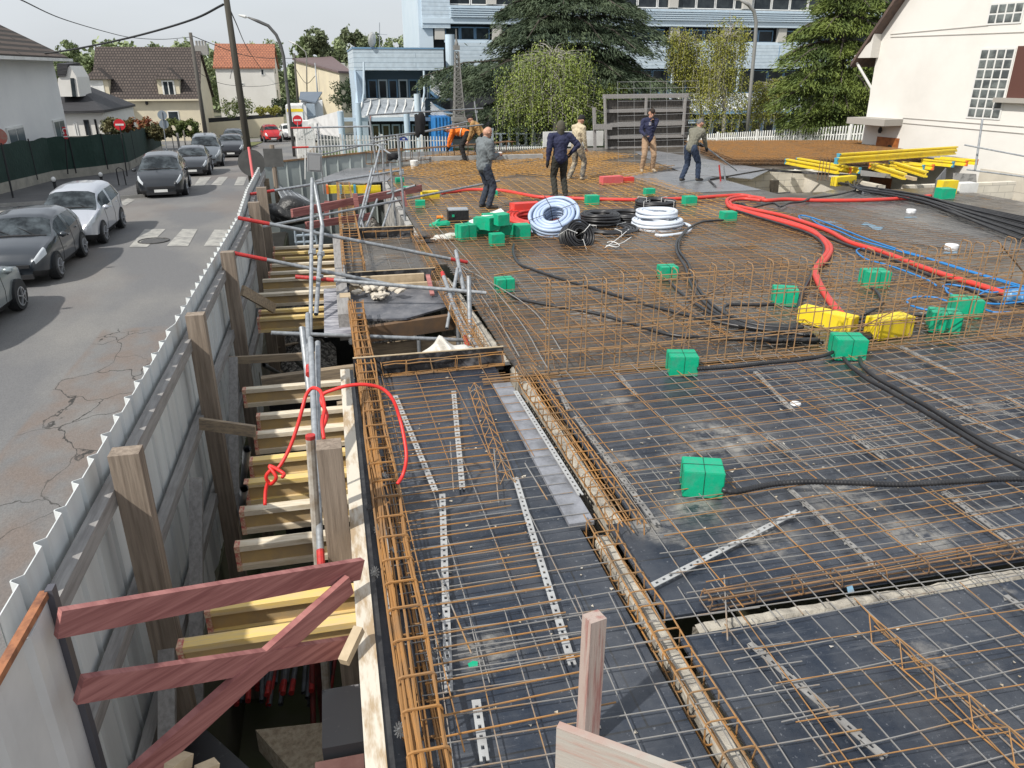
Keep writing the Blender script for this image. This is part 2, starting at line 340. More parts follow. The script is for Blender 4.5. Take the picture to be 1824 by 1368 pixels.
slab('slab_floor', [(1.655, 3.215, 14, 4.2), (1.86, 4.2, 14, 6.88)], .0, M_deck)
slab('slab_floor', [(1.72, 7.0, 16, 12.0), (1.55, 12.0, 16, 17.6), (1.55, 17.6, 11.0, 23.5), (1.9, 23.5, 11.0, 30.4), (11.0, 22.3, 22.5, 30.4), (.12, 11.42, 1.42, 14.2)], 0, M_deck2)
slab('slab_floor', [(8.6, 18.2, 10.9, 22.4)], .012, M_deck3, .01)
mb = MB(); mb.prism([P(*p, .03) for p in [(1165, 268), (1370, 302), (1380, 298), (1340, 318), (1225, 310), (1160, 285), (1130, 270)]], (0, 0, -.02)); struct(mb.build('slab_floor', M_deck3))
mb = MB(); mb.prism([P(*p, .014) for p in [(1375, 372), (1480, 338), (1600, 345), (1824, 395), (1840, 445), (1770, 452), (1560, 425)]], (0, 0, -.012)); struct(mb.build('slab_floor', deckmat('bare_grey_ply', (.055, .055, .058), (.14, .138, .135), 1., .5)))
# walls of the storey below, topped by the slab joints
M_block = brickmat('concrete_block', (.72, .67, .56), (.62, .58, .50), (.42, .39, .34), .5, .2, (R(90), 0, 0), .008)
M_blocky = brickmat('concrete_block_side', (.66, .61, .51), (.56, .52, .45), (.38, .35, .31), .5, .2, (R(90), 0, R(90)), .008)
M_crete = mat('rough_concrete', (.42, .39, .33), .95, (.24, .22, .19), 6, 1., bump=.9, bscale=14, bdist=.03)
def wall(name, label, boxes, m, grp=None):
    mb = MB()
    for b_ in boxes: mb.bb(*b_)
    o = mb.build(name, m); return tag(o, label, 'wall', grp)
def rough_wall(label, p, q, zt, wdt, seed):
    rr = random.Random(seed); p = Vector((*p, 0)); q = Vector((*q, 0)); d = (q-p); n = int(d.length/.06); d.normalize(); s = Vector((-d.y, d.x, 0)); mb = MB()
    for i in range(n+1):
        c = p+d*(q-p).length*i/n; w1 = wdt/2+rr.uniform(-.004, .004); w2 = wdt/2+rr.uniform(-.004, .004); zz = zt+rr.uniform(-.010, .007)
        mb.v += [c+s*w1+Vector((0, 0, zf)), c+s*w1+Vector((0, 0, zz-.03)), c+s*w1*.6+Vector((0, 0, zz)), c-s*w2*.6+Vector((0, 0, zz+rr.uniform(-.01, .01))), c-s*w2+Vector((0, 0, zz-.03)), c-s*w2+Vector((0, 0, zf))]
    for i in range(n):
        for j in range(5): a = i*6+j; mb.f.append((a, a+1, a+7, a+6))
    mb.v = [tuple(v) for v in mb.v]
    o = mb.build('basement_wall', M_crete); tag(o, label, 'wall'); return o
rough_wall('long pale basement wall head showing in the joint along the slab strip', (1.75, 4.12), (1.75, 7.35), -.03, .11, 1)
rough_wall('pale basement wall head in the joint at the bottom of the photo', (1.585, .1), (1.585, 4.1), -.02, .10, 4)
rough_wall('pale basement wall head in the cross joint at the lower right', (1.8, 3.11), (12, 3.155), -.012, .09, 2)
rough_wall('pale basement wall head running on past the upright bar cage', (1.66, 7.4), (1.56, 11.2), -.02, .17, 3)
wall('basement_wall', 'pale wall at the back of the stair void in the slab', [(11.6, 21.9, zf, 16.2, 22.1, -.02)], M_block, None)
wall('basement_wall', 'white block wall dividing the stair void, left of the yellow conduit box', [(14.6, 18.4, zf, 14.8, 21.9, -.02), ], M_blocky)
wall('basement_wall', 'low grey block wall behind the fan of black conduits', [(15.3, 18.2, zf, 18.9, 18.4, -.02)], M_block)
wall('basement_wall', 'block wall under the black edge board beside the stair void', [(11.02, 21.85, zf, 11.58, 22.05, -.02), (10.8, 17.62, zf, 11.0, 22, -.06)], M_blocky)
wall('boundary_wall', 'pale block wall at the foot of the white house at right', [(19.3, 14.0, zf, 19.5, 17.6, -.25), (19.8, 13.5, zf, 20.0, 20.5, .05)], M_blocky)
wall('basement_wall', 'sooty concrete side wall of the deep pit below the scaffold tubes', [(1.40, 14.2, zf, 1.53, 22.2, .0)], mat('smeared_concrete', (.36, .35, .33), .9, (.10, .10, .10), 3, 1., bump=.2, lo=.5, hi=.62))
wall('basement_wall', 'dark concrete wall under the left edge of the slab', [(.10, .2, zf, .28, 7.3, -.3)], mat('old_concrete', (.17, .165, .155), .9, (.11, .105, .10), 2, 1., bump=.2))
# ================================================================ hoarding along the street
M_sheet = mat('corrugated_sheet', (.64, .67, .67), .5, (.55, .57, .57), .8, 1., metal=.0, bump=.05, stretch=(6, 6, .5))
M_sheetw = mat('pale_sheet', (.62, .62, .62), .45, (.52, .52, .52), 1.2, 1.)
def corrugated(mb, p, q, z0, z1, pitch=.25, dep=.045, flat=.6, zf2=None, side=1):
    p = Vector((*p, 0)); q = Vector((*q, 0)); L = (q-p).length; d = (q-p).normalized(); s = Vector((-d.y, d.x, 0))*side; n = max(1, int(L/pitch)); pts = []
    for i in range(n):
        a = i*pitch
        pts += [(a, 0), (a+pitch*flat, 0), (a+pitch*(flat+.1), dep), (a+pitch*.9, dep)]
    pts.append((L, 0)); b = len(mb.v)
    for t, (a, o) in enumerate(pts):
        w_ = p+d*a+s*o; zz = (z0, z1)
        if zf2: k = a/L; zz = (z0+(zf2[0]-z0)*k, z1+(zf2[1]-z1)*k)
        mb.v += [(w_.x, w_.y, zz[0]), (w_.x, w_.y, zz[1]), (w_.x+s.x*.006, w_.y+s.y*.006, zz[1]), (w_.x+s.x*.006, w_.y+s.y*.006, zz[0])]
    for i in range(len(pts)-1):
        k = b+i*4
        for j in range(4): mb.f.append((k+j, k+(j+1) % 4, k+4+(j+1) % 4, k+4+j))
hp = [(-1.50, 2.95), (-1.47, 7.0), (-1.44, 12.6), (-1.56, 15.6), (-1.60, 19.2)]
ht = thing('site_hoarding', 'long pale corrugated metal hoarding with timber posts between street and pit', 'hoarding', (-1.5, 2.95, -1.9))
mb = MB()
for a, c in zip(hp[:-1], hp[1:]): corrugated(mb, a, c, -2.4, .80, .30, .042, .76, side=1)
mb.build('corrugated_sheet', M_sheet, ht)
for zz, hh in ((.60, .11), (-.15, .10), (-1.0, .10)):
    mb = MB()
    for a, c in zip(hp[:-1], hp[1:]): mb.bar((a[0]+.075, a[1], zz), (c[0]+.075, c[1]-.004, zz), .075, hh)
    mb.build('rail', M_woodg, ht)
for i, (px, py, wd) in enumerate([(225, 812, .165), (372, 562, .155), (428, 450, .155), (452, 362, .18), (470, 335, .18)]):
    p = P(px, py, .86); y = p.y; x = -1.375+wd/2
    mb = MB(); mb.box((x, y+.05, (-3.6+.87)/2), (wd, .12, .87+3.6)); mb.build('post', M_woodv, ht)
for i, (ya, za, yb, zb_) in enumerate([(4.4, -1.6, 5.9, -.2), (3.0, -1.9, 4.3, -.5), (7.2, -1.5, 8.8, -.2)]):
    mb = MB(); mb.bar((-1.29, ya, za), (-1.29, yb, zb_), .05, .10, (1, 0, 0)); mb.build('brace', M_woodg, ht)
# end panel
ep = thing('hoarding_end_panel', 'white sheet panel with rusty capping and steel edge post, nearest at the left', 'panel', (-1.3, 2.9, -1))
a = P(78, 1050, .9); b_ = P(-60, 1290, .9); b2 = a+(b_-a)*1.2
mb = MB(); corrugated(mb, (b2.x, b2.y), (a.x, a.y), -2.6, .86, .36, .02, .6, side=-1); mb.build('sheet', M_sheetw, ep)
mb = MB(); mb.bar((a.x, a.y, .88), (b2.x, b2.y, .88), .035, .03); mb.build('capping', mat('rusty_capping', (.36, .15, .07), .8, (.17, .07, .04), 14, 1., bump=.4, bscale=30), ep)
mb = MB(); mb.box((a.x+.02, a.y+.01, -.9), (.03, .05, 3.6)); mb.build('edge_post', mat('dark_steel', (.12, .12, .14), .5, metal=.4), ep)
# far hoardings
fh = thing('far_hoarding', 'grey sheet hoarding with a rusty top rail closing the far end of the pit', 'hoarding', (0, 25, -1.8))
mb = MB(); corrugated(mb, (-2.0, 24.6), (2.35, 25.9), -3.5, .30, .4, .03, .8, zf2=(-3.5, .52), side=-1); mb.build('corrugated_sheet', mat('greenish_sheet', (.34, .38, .37), .55, (.27, .30, .30), 1, 1.), fh)
mb = MB(); mb.bar((-2.0, 24.57, .32), (2.35, 25.87, .54), .05, .05); mb.build('rail', M_rustd, fh)
fs = thing('side_hoarding', 'bowed blue grey sheet hoarding beside the telegraph pole', 'hoarding', (-1.9, 22, -1.8))
mb = MB(); corrugated(mb, (-1.62, 19.3), (-2.0, 24.5), -3.2, .42, .3, .04, .7, zf2=(-3.2, .30)); mb.build('corrugated_sheet', mat('bluish_sheet', (.40, .45, .48), .5, (.32, .36, .38), 1, 1.), fs)
mb = MB(); mb.bar((-1.56, 19.3, .2), (-1.94, 24.5, .1), .08, .08); mb.build('rail', M_woodg, fs)
# ================================================================ slab edge board, cages, formwork beams
mb = MB(); mb.bb(-.075, .3, -.20, .018, 7.3, .12); o = mb.build('edge_board', mat('whitened_board', (.62, .57, .48), .85, (.40, .30, .19), 2.6, 1., stretch=(4, .8, 4), lo=.5, hi=.62, bump=.2)); tag(o, 'long whitened edge board along the left edge of the near slab strip', 'board')
mb = MB(); mb.bb(.019, .3, -.19, .052, 7.3, .105); o = mb.build('edge_form', mat('black_form_face', (.018, .018, .020), .45, (.05, .05, .05), 6, .8)); tag(o, 'black faced form strip standing inside the long whitened edge board', 'board')
mb = MB(); mb.bb(-.06, 9.2, -.22, .09, 14.3, .12); o = mb.build('edge_board', M_woodg); tag(o, 'grey whitened edge board beyond the rubble platform', 'board')
mb = MB(); mb.bb(.091, 11.2, -.2, .115, 14.3, .11); o = mb.build('edge_form', MATS['black_form_face']); tag(o, 'black form strip beside the far bar cage, inside the grey board', 'board')
def upstand(x0, x1, y, z1, label):
    mb = MB(); mb.bb(x0, y, -.05, x1, y+.022, z1); o = mb.build('upstand_board', mat('black_upstand', (.016, .016, .018), .5, (.16, .16, .17), 4, 1., lo=.5, hi=.68, detail=9)); tag(o, label, 'board')
    k = MB(); k.bb(x0, y-.001, z1+.0005, x1, y+.024, z1+.008); k.build('top_edge', M_ply, o)
upstand(.06, 1.62, 7.36, .20, 'black upstand board with pale top edge at the end of the near strip')
upstand(.12, 1.42, 14.2, .22, 'black upstand board at the far end of the second slab bay')
upstand(.12, 1.42, 11.2, .14, 'black upstand board behind the timber on the rubble platform')
# beam cage helper: stirrups along a line
def cage(name, label, cat, p, q, wd, ht_, z0, step, bars, r=.006, rs=.005, m=M_rust, jit=.01, seed=0, rounded=True, group=None):
    rr = random.Random(seed); p = Vector((*p, 0)); q = Vector((*q, 0)); L = (q-p).length; d = (q-p).normalized(); s = Vector((-d.y, d.x, 0))
    t = thing(name, label, cat, (p.x, p.y, z0), group)
    for (u, v) in bars:
        lb = MB()
        path = [p+d*(L*k/10)+s*(u*wd+rr.uniform(-jit, jit))+Vector((0, 0, z0+v*ht_+rr.uniform(-jit, jit)*.6)) for k in range(11)]
        lb.tube(path, r, 5); lb.build('long_bar', m, t)
    n = int(L/step)
    sb_all = MB()
    for i in range(n+1):
        c = p+d*(i*step+rr.uniform(-.02, .02)); tl = rr.uniform(-.03, .03); h2 = ht_+.012; w2 = wd/2+.008; cr = .025 if rounded else .004
        loop = []
        for (u, v, a0) in ((-w2+cr, h2-cr, 90), (-w2+cr, -.008+cr, 180), (w2-cr, -.008+cr, 270), (w2-cr, h2-cr, 0)):
            for k in range(3):
                a = R(a0+k*45); loop.append(c+s*(u+cr*math.cos(a)*1)+d*(tl*(v/ht_))+Vector((0, 0, z0+v+cr*math.sin(a))))
        sb_all = MB(); sb_all.tube(loop, rs, 4, closed=True); sb_all.build('stirrup', m, t)
    return t
cage('edge_beam_cage', 'long rusty bar cage lying along the near slab edge beside the whitened board', 'rebar cage', (.20, 1.7), (.17, 9.55), .17, .17, .02, .24,
     [(-.5, 0), (-.42, .02), (-.33, 0), (.5, 0), (.42, .03), (.28, 0), (0, 0), (-.5, 1), (-.44, .93), (.5, 1), (.42, .97), (.34, .99), (.24, 1), (.1, .97), (.46, .5), (.38, .86), (.16, .05), (.5, .75), (.3, .9), (-.1, .03), (.2, .8)], .0068, .0072, jit=.018, seed=3, m=mat('orange_bar', (.36, .175, .05), .75, (.25, .145, .07), 4, 1., bump=.3, lo=.35, hi=.7))
cage('edge_beam_cage', 'rusty bar cage running over the deep pit beyond the rubble platform', 'rebar cage', (.22, 11.4), (.30, 20.6), .32, .20, .03, .25,
     [(-.5, 0), (-.5, .1), (-.5, 1), (-.46, .9), (.5, 1), (.46, .94), (.5, 0), (.42, 0), (.38, 1), (0, 1)], .008, .006, seed=4)
cage('joint_cage', 'rusty bar cage lying in the joint between the two near slab bays', 'rebar cage', (1.76, 4.0), (1.76, 7.0), .17, .13, -.02, .15, [(-.5, 0), (.5, 0), (-.5, 1), (.5, 1), (.3, 1), (0, .5), (-.3, 1), (.1, .95)], .005, .0045, seed=5)
cage('joint_cage', 'rusty bar cage filling the joint at the bottom right foreground', 'rebar cage', (1.57, .8), (1.57, 4.25), .15, .12, -.05, .16, [(-.5, 0), (.5, 0), (-.5, 1), (.5, 1), (0, 1), (.3, .6)], .005, .0045, seed=6)
cage('joint_cage', 'rusty bar cage sunk in the long joint beyond the upright cage', 'rebar cage', (1.44, 7.5), (1.44, 14.6), .16, .13, -.03, .13, [(-.5, 0), (.5, 0), (-.5, 1), (.5, 1), (0, 1), (-.2, .4)], .005, .0045, seed=8)
cage('upstand_cage', 'low rusty bar cage against the black upstand board of the near strip', 'rebar cage', (.35, 7.28), (1.62, 7.32), .07, .13, .02, .25, [(-.5, 0), (.5, 0), (-.5, 1), (.5, 1), (0, 0), (.2, .06)], .0055, .0045, seed=9)
cage('upstand_cage', 'low rusty bar cage in front of the far black upstand board', 'rebar cage', (.5, 14.1), (1.42, 14.12), .07, .15, .02, .22, [(-.5, 0), (.5, 0), (-.5, 1), (.5, 1)], .006, .0045, seed=10)
cage('cross_cage', 'flat rusty bar cage along the cross joint at the lower right', 'rebar cage', (1.9, 3.24), (11, 3.32), .10, .07, .02, .3, [(-.5, 0), (.5, 0), (-.5, 1), (.5, 1), (.2, 1), (-.1, 0)], .0055, .004, m=M_rustd, seed=11)
# tall upright cage
tc_ = thing('upright_cage', 'tall rusty bar cage standing upright across the slab like a fence', 'rebar cage', (1.95, 6.96, 0))
lb = MB(); rr = random.Random(4)
for z in (.95, .70, .47, .24, .03):
    for yy in (6.90, 7.03):
        zz = z+rr.uniform(-.012, .012); x0_ = 1.93 if z > .2 else 1.3
        lb.tube([(x0_+k*(10-x0_)/10, yy+rr.uniform(-.01, .01), zz+rr.uniform(-.008, .008)+.006*k) for k in range(11)], .0065, 5)
for z in (.012, .025, .04): lb.tube([(1.3+k*.9, 6.84+rr.uniform(-.015, .015)+z, z) for k in range(10)], .006, 4)
lb.build('long_bar', mat('brown_bar', (.32, .19, .09), .8, (.24, .15, .08), 5, 1.), tc_)
x = 1.98; k = 0
while x < 9.8:
    mb = MB(); h = .99+rr.uniform(-.03, .03)+.006*k; dx = rr.uniform(-.015, .015)
    mb.tube([(x, 6.885, 0), (x+dx, 6.885, h-.03), (x+dx, 6.91, h), (x+dx+.01, 7.02, h+.003), (x+dx+.012, 7.045, h-.03), (x+dx+.012, 7.05, .45 if k % 2 else 0)], .006, 5)
    if k % 3 == 0: mb.rod((x+dx+.03, 6.98, h), (x+dx+.03, 6.98, h-.22), .006, 5)
    mb.build('upright_bar', MATS['brown_bar'], tc_); x += .20+rr.uniform(-.02, .02); k += 1
for a, b_, r_ in ((PY(1190, 568, 7.0), PY(1330, 483, 7.0), .008), (PY(1210, 655, 6.8), PY(1245, 488, 7.1), .007), (PY(1500, 600, 6.9), PY(1660, 520, 6.9), .008), (PY(1776, 428, 7.1), PY(1840, 505, 7.1), .009)): mb = MB(); mb.rod(a, b_, r_, 5); mb.build('diagonal_bar', M_rustd, tc_)
# lattice girders (triangular)
def girder(label, p, q, hgt=.10, wd=.11, z0=.04):
    p = Vector((p[0], p[1], 0)); q = Vector((q[0], q[1], 0)); L = (q-p).length; d = (q-p).normalized(); s = Vector((-d.y, d.x, 0)); mb = MB(); Z = Vector((0, 0, 1))
    t = thing('lattice_girder', label, 'lattice girder', (p.x, p.y, z0))
    for u, v in ((-.5, 0), (.5, 0), (0, 1)): mb.rod(p+s*u*wd+Z*(z0+v*hgt), q+s*u*wd+Z*(z0+v*hgt), .004, 5)
    mb.build('long_bar', M_rust, t); mb = MB(); n = int(L/.1)
    for i in range(n):
        a = p+d*(i*L/n); b_ = p+d*((i+1)*L/n)
        for sg in (-1, 1):
            lo1 = (a if i % 2 else b_)+s*sg*.5*wd+Z*z0; hi1 = (b_ if i % 2 else a)+Z*(z0+hgt); mb.rod(lo1, hi1, .0035, 4)
    mb.build('lacing', M_rust, t)
girder('orange lattice girder lying in the near slab strip between dark panels', P(845, 695)[:2], P(905, 870)[:2], .04, .12)
girder('orange lattice girder at the lower right corner of the slab', P(1540, 1130)[:2], P(1860, 1400)[:2], .10, .12)
# slab joint cover plank
mb = MB(); mb.bb(1.385, 4.22, .001, 1.565, 6.80, .030); o = mb.build('joint_plank', mat('grey_plank', (.26, .27, .30), .55, (.14, .145, .16), 5, 1., bump=.1)); tag(o, 'grey faced plank covering the joint beside the near slab strip', 'plank')
# ---- H20 style beams
def hbeam(L, m_top, m_web, wd=.085, ht_=.20, tip=None, tipw=.03):
    t = thing('formwork_beam', 'x', 'beam', (0, 0, 0)); a = MB(); a.bb(0, -wd/2, ht_-.042, L, wd/2, ht_); a.build('top_flange', m_top, t)
    a = MB(); a.bb(0.001, -.014, .0425, L-.001, .014, ht_-.0425); a.build('web', m_web, t); a = MB(); a.bb(0, -wd/2, 0, L, wd/2, .042); a.build('bottom_flange', m_top, t)
    if tip:
        a = MB(); a.bb(-.006, -wd/2-.002, ht_-.044, tipw, wd/2+.002, ht_+.001); a.bb(-.006, -wd/2-.002, -.002, tipw, wd/2+.002, .044)
        if tip is not M_redpaint: a.bb(-.007, -wd/2+.012, .044, .025, wd/2-.012, ht_-.044)
        a.build('end_cap', tip, t)
    return t
M_tipr = mat('red_end_paint', (.46, .10, .09), .7, (.60, .45, .30), 22, 1., lo=.40, hi=.56)
Mw2 = mat('whitened_beam', (.68, .61, .49), .8, (.52, .43, .30), 4, 1., bump=.2, stretch=(1, 6, 6))
names = ['yellowed', 'pale', 'stained']
beams = [(315, 1155, M_yell, 1.1), (365, 1090, M_yell, 1.), (418, 975, Mw2, 1.1), (427, 912, Mw2, 1), (435, 862, M_yell, 1), (443, 822, M_yell, 1), (452, 775, Mw2, 1), (457, 742, Mw2, 1), (432, 695, Mw2, 1.1),
         (458, 568, M_yell, 1.15), (461, 555, M_yell, 1.15), (453, 525, Mw2, 1.2), (467, 499, Mw2, 1.1), (478, 486, Mw2, 1.1), (481, 472, Mw2, 1.1), (504, 460, M_yell, .9), (486, 451, M_yell, 1.1), (487, 441, Mw2, 1.1)]
ords = ['lowest in the photo', 'second from the bottom of the photo', 'third up, above the upper red plank', 'fourth up', 'fifth up, under the knot of the red cord', 'sixth up', 'seventh up', 'eighth up', 'ninth up, at the far end of the near row']
far = ['nearest of the far row, just above the grey tube', 'second nearest of the far row, bright yellow top', 'third of the far row, thick pale timber', 'fourth of the far row', 'fifth of the far row', 'sixth of the far row', 'seventh of the far row, set back from the rest', 'second to last of the far row', 'farthest of the far row']
for i, (px, py, mm, L) in enumerate(beams):
    p = P(px, py, -.17); o = hbeam(L+.1, mm, M_yellweb, tip=M_tipr if i not in (11, 12) else None); o.location = (p.x, p.y+.04, -.37)
    if i in (11,): o.scale = (1, 1.2, 1)
    o['label'] = ('timber formwork beam jutting from the slab edge, '+ords[i]) if i < 9 else ('timber formwork beam over the pit, '+far[i-9]); o['group'] = 'timber beams jutting out under the slab edge'
# primary beams under
for lab, p, q, wd, hh in [('deep pale timber bearer crossing the pit under the rubble platform', (-1.0, 8.72, -.55), (1.45, 8.95, -.5), .10, .22), ('thin pale batten from the hoarding to the round pale post', (-1.38, 9.0, -.30), (-.35, 9.05, -.34), .04, .09),
                          ('timber packer nailed from the hoarding to the ninth beam', (-1.33, 6.6, -.02), (-.85, 6.45, -.08), .035, .11), ('brown plank propped against the second hoarding post', (-1.2, 9.75, .35), (-.9, 10.4, -.1), .04, .13),
                          ('yellow topped bearer across the opening under the platform', (-.15, 8.3, -.75), (1.0, 8.5, -.72), .08, .16), ('dark stained bearer behind the opening', (.2, 9.5, -.5), (1.45, 9.6, -.5), .08, .18)]:
    mb = MB(); mb.bar(p, q, wd, hh); tag(mb.build('bearer', M_wood), lab, 'timber')
# red timber brace frame
bf = thing('red_timber_brace', 'red stained plank frame with a diagonal, tying hoarding to the slab edge', 'brace', PY(105, 1110, 2.85))
M_redw = mat('red_stained_wood', (.40, .17, .155), .8, (.25, .09, .085), 2.4, 1., bump=.3, stretch=(.6, .9, 15), detail=3.5, lo=.38, hi=.62)
M_redwt = MATS['red_stained_wood']
def plank_(p, q, t, h, nm, m, par, up=(0, 0, 1)): mb = MB(); mb.bar(p, q, t, h, up); return mb.build(nm, m, par)
plank_(PY(103, 1110, 2.85), PY(642, 1013, 3.72), .04, .122, 'plank', M_redw, bf)
plank_(PY(140, 1228, 2.75), PY(630, 1150, 3.55), .04, .115, 'plank', M_redw, bf)
plank_(PY(622, 1040, 3.62), PY(235, 1390, 2.75), .04, .125, 'diagonal', M_redw, bf, (0, 0, 1))
# thick square post beside the edge board
mb = MB(); mb.bb(-.235, 4.35, -2.5, -.08, 4.50, .72); tag(mb.build('timber_post', M_woodv), 'thick cracked square timber post standing against the whitened edge board', 'post')
q1 = PY(553, 780, 4.6); q2 = PY(560, 1100, 4.5)
mb = MB(); mb.rod(q1, q2+Vector((0, 0, -1.2)), .032, 10); t_ = mb.build('round_post', mat('pale_round_post', (.42, .40, .36), .85, (.25, .2, .15), 8, 1., bump=.3)); tag(t_, 'round pale post with a red painted head, beside the thick timber post', 'post')
mb = MB(); mb.rod(q1+Vector((0, 0, -.005)), q1+Vector((0, 0, .02)), .033, 10); mb.build('painted_head', M_redpaint, t_)
# nearest stub and rail
a = P(1046, 1318, .0); b_ = PY(1059, 1098, a.y+.02); mb = MB(); mb.bar(a, b_, .082, .07, (.25, -1, 0)); tag(mb.build('guard_post', mat('reddish_post', (.40, .32, .28), .85, (.30, .14, .12), 3, 1., bump=.5, stretch=(8, 8, .6), lo=.46, hi=.62, detail=9)), 'thick square reddish grey stub post at the bottom centre', 'post')
a = P(994, 1290, .8); b_ = P(1400, 1440, .8)
mb = MB(); mb.bar(a+Vector((0, 0, -.10)), b_+(b_-a)*.8+Vector((0, 0, -.10)), .03, .2); tag(mb.build('guard_rail', mat('grey_red_plank', (.38, .35, .31), .85, (.38, .19, .15), 2.2, 1., bump=.35, stretch=(.6, 1, 9), lo=.50, hi=.70, detail=6)), 'wide grey and red guard board crossing the bottom right corner', 'plank')
# boards under the edge at the bottom
for lab, q, m_ in [('black faced formwork panel under the edge board at the bottom', (-.29, 2.95, -1.0, -.085, 3.35, -.24), mat('black_panel_worn', (.02, .022, .026), .5, (.30, .30, .31), 6, 1., lo=.6, hi=.7, detail=9)), ('brown faced formwork panel at the bottom edge of the photo', (-.33, 2.3, -1.1, -.09, 2.93, -.30), mat('brown_panel', (.10, .045, .04), .6, (.15, .08, .07), 5, 1.))]:
    mb = MB(); mb.bb(*q); tag(mb.build('formwork_panel', m_), lab, 'panel')
mb = MB(); mb.bar(PY(612, 1180, 3.1), PY(640, 1120, 3.25), .05, .05); tag(mb.build('timber_offcut', M_ply), 'short split timber offcut leaning on the black panel', 'timber')
mb = MB(); pts = [P(*q, -1.35) for q in [(455, 1300), (600, 1284), (660, 1284), (660, 1420), (560, 1420)]]; mb.prism(pts, (0, 0, -.2)); tag(mb.build('chipboard_offcut', mat('wood_chip', (.40, .34, .25), .9, (.25, .20, .14), 26, 1., bump=.8, bscale=50)), 'pale chipboard offcut on a support at the bottom', 'board')
mb = MB(); mb.bb(-.95, 2.2, -3.5, -.1, 3.1, -1.56); tag(mb.build('concrete_pad', MATS['old_concrete']), 'dark concrete stub carrying the chipboard offcut', 'block')
for lab, a, b_ in [('split timber end at the bottom left edge', PY(300, 1375, 2.6), PY(335, 1352, 2.7)), ('second split timber end at the bottom left edge', PY(350, 1380, 2.6), PY(385, 1365, 2.65))]:
    mb = MB(); mb.bar(a, b_, .05, .06); tag(mb.build('timber_offcut', M_ply), lab, 'timber')
mb = MB(); mb.prism([P(245, 1190, -1.2), P(480, 1400, -1.2), P(330, 1420, -1.2), P(215, 1215, -1.2)], (0, 0, -.05)); tag(mb.build('dark_sheet', mat('wet_black_sheet', (.012, .012, .014), .3, (.06, .06, .06), 20, 1., lo=.6, hi=.7)), 'black speckled sheet leaning in the pit behind the lower red plank', 'sheet')
# rubble platform
pf = thing('rubble_platform', 'dark plywood platform over the pit carrying a heap of broken concrete', 'platform', (.7, 9.4, -.12))
mb = MB(); mb.prism([P(*q, -.06) for q in [(655, 568), (724, 567), (800, 545), (812, 505), (800, 500), (610, 505), (600, 560)]], (0, 0, -.025)); mb.build('deck', M_deck3 if False else mat('scuffed_ply', (.075, .08, .095), .5, (.17, .17, .18), 4, 1., detail=8), pf)
mb = MB(); a = P(590, 500, 0); mb.bb(-.24, 8.95, -.08, .13, 11.1, -.05); mb.build('side_deck', mat('whitened_ply', (.16, .16, .19), .6, (.42, .42, .45), 5, 1., lo=.42, hi=.6, detail=8, stretch=(1, 6, 1)), pf)
mb = MB(); mb.bar((.2, 9.3, -.20), (1.5, 9.62, -.2), .09, .2); mb.build('edge_beam', mat('brown_bearer', (.16, .095, .05), .8, (.10, .07, .05), 4, 1.), pf)
mb = MB(); mb.bb(.3, 10.98, -.06, 1.22, 11.04, .12); tag(mb.build('timber_baulk', M_ply), 'pale timber baulk lying across the rubble platform', 'timber')
mb = MB(); mb.bb(.12, 10.85, -.05, 1.38, 10.93, .02); tag(mb.build('timber_baulk', M_ply), 'second pale batten in front of the baulk on the rubble platform', 'timber')
mb = MB(); mb.bar(PY(762, 490, 10.9), PY(770, 525, 10.3), .06, .03); tag(mb.build('timber_offcut', M_redw), 'short pinkish batten leaning on the timber baulk', 'timber')
mb = MB(); mb.bb(-.02, 9.95, -.05, .12, 10.15, .13); tag(mb.build('timber_block', M_ply), 'small timber block at the corner of the rubble platform', 'timber')
hb = MB()
for i in range(34):
    a = P(random.gauss(672, 20), random.gauss(522, 9), -.03); r_ = random.uniform(.035, .075); v, f = lump((a.x, a.y, -.02+random.uniform(0, .09)), r_, .3, 1, (random.uniform(.8, 1.5), 1, .6), i)
    o = MB(); o.add(v, f); o = o.build('concrete_lump', mat('broken_concrete', (.56, .51, .43), .95, (.40, .36, .30), 8, 1., bump=.5, bscale=25)); tag(o, 'broken pale concrete lump in the heap on the dark platform', 'rubble', 'broken concrete lumps heaped on the platform')
# plastic bag
v, f = lump((0, 0, 0), 1, .28, 4, (.26, .16, .15), 5); a = P(815, 655, 0)
v = [(x_+.03*math.sin(23*z_+9*x_)*abs(z_)*5, y_+.02*math.sin(31*x_), z_*(1+.3*math.sin(17*x_+4))) for x_, y_, z_ in v]
o = MB(); o.add([(a.x-.02+x_, a.y+.25+y_, .06+z_) for x_, y_, z_ in v], f); tag(o.build('plastic_bag', mat('white_plastic', (.62, .60, .55), .4, (.5, .47, .42), 6, 1., bump=.6, bscale=9, bdist=.06), smooth=True), 'crumpled white plastic bag behind the near black upstand board', 'bag')
a = P(792, 425, .03); v, f = lump((0, 0, 0), 1, .25, 3, (.24, .16, .07), 9); o = MB(); o.add([(a.x+x_, a.y+y_, .05+z_) for x_, y_, z_ in v], f); tag(o.build('plastic_bag', MATS['white_plastic'], smooth=True), 'flat white plastic bag beside the black hose near the green tool', 'bag')
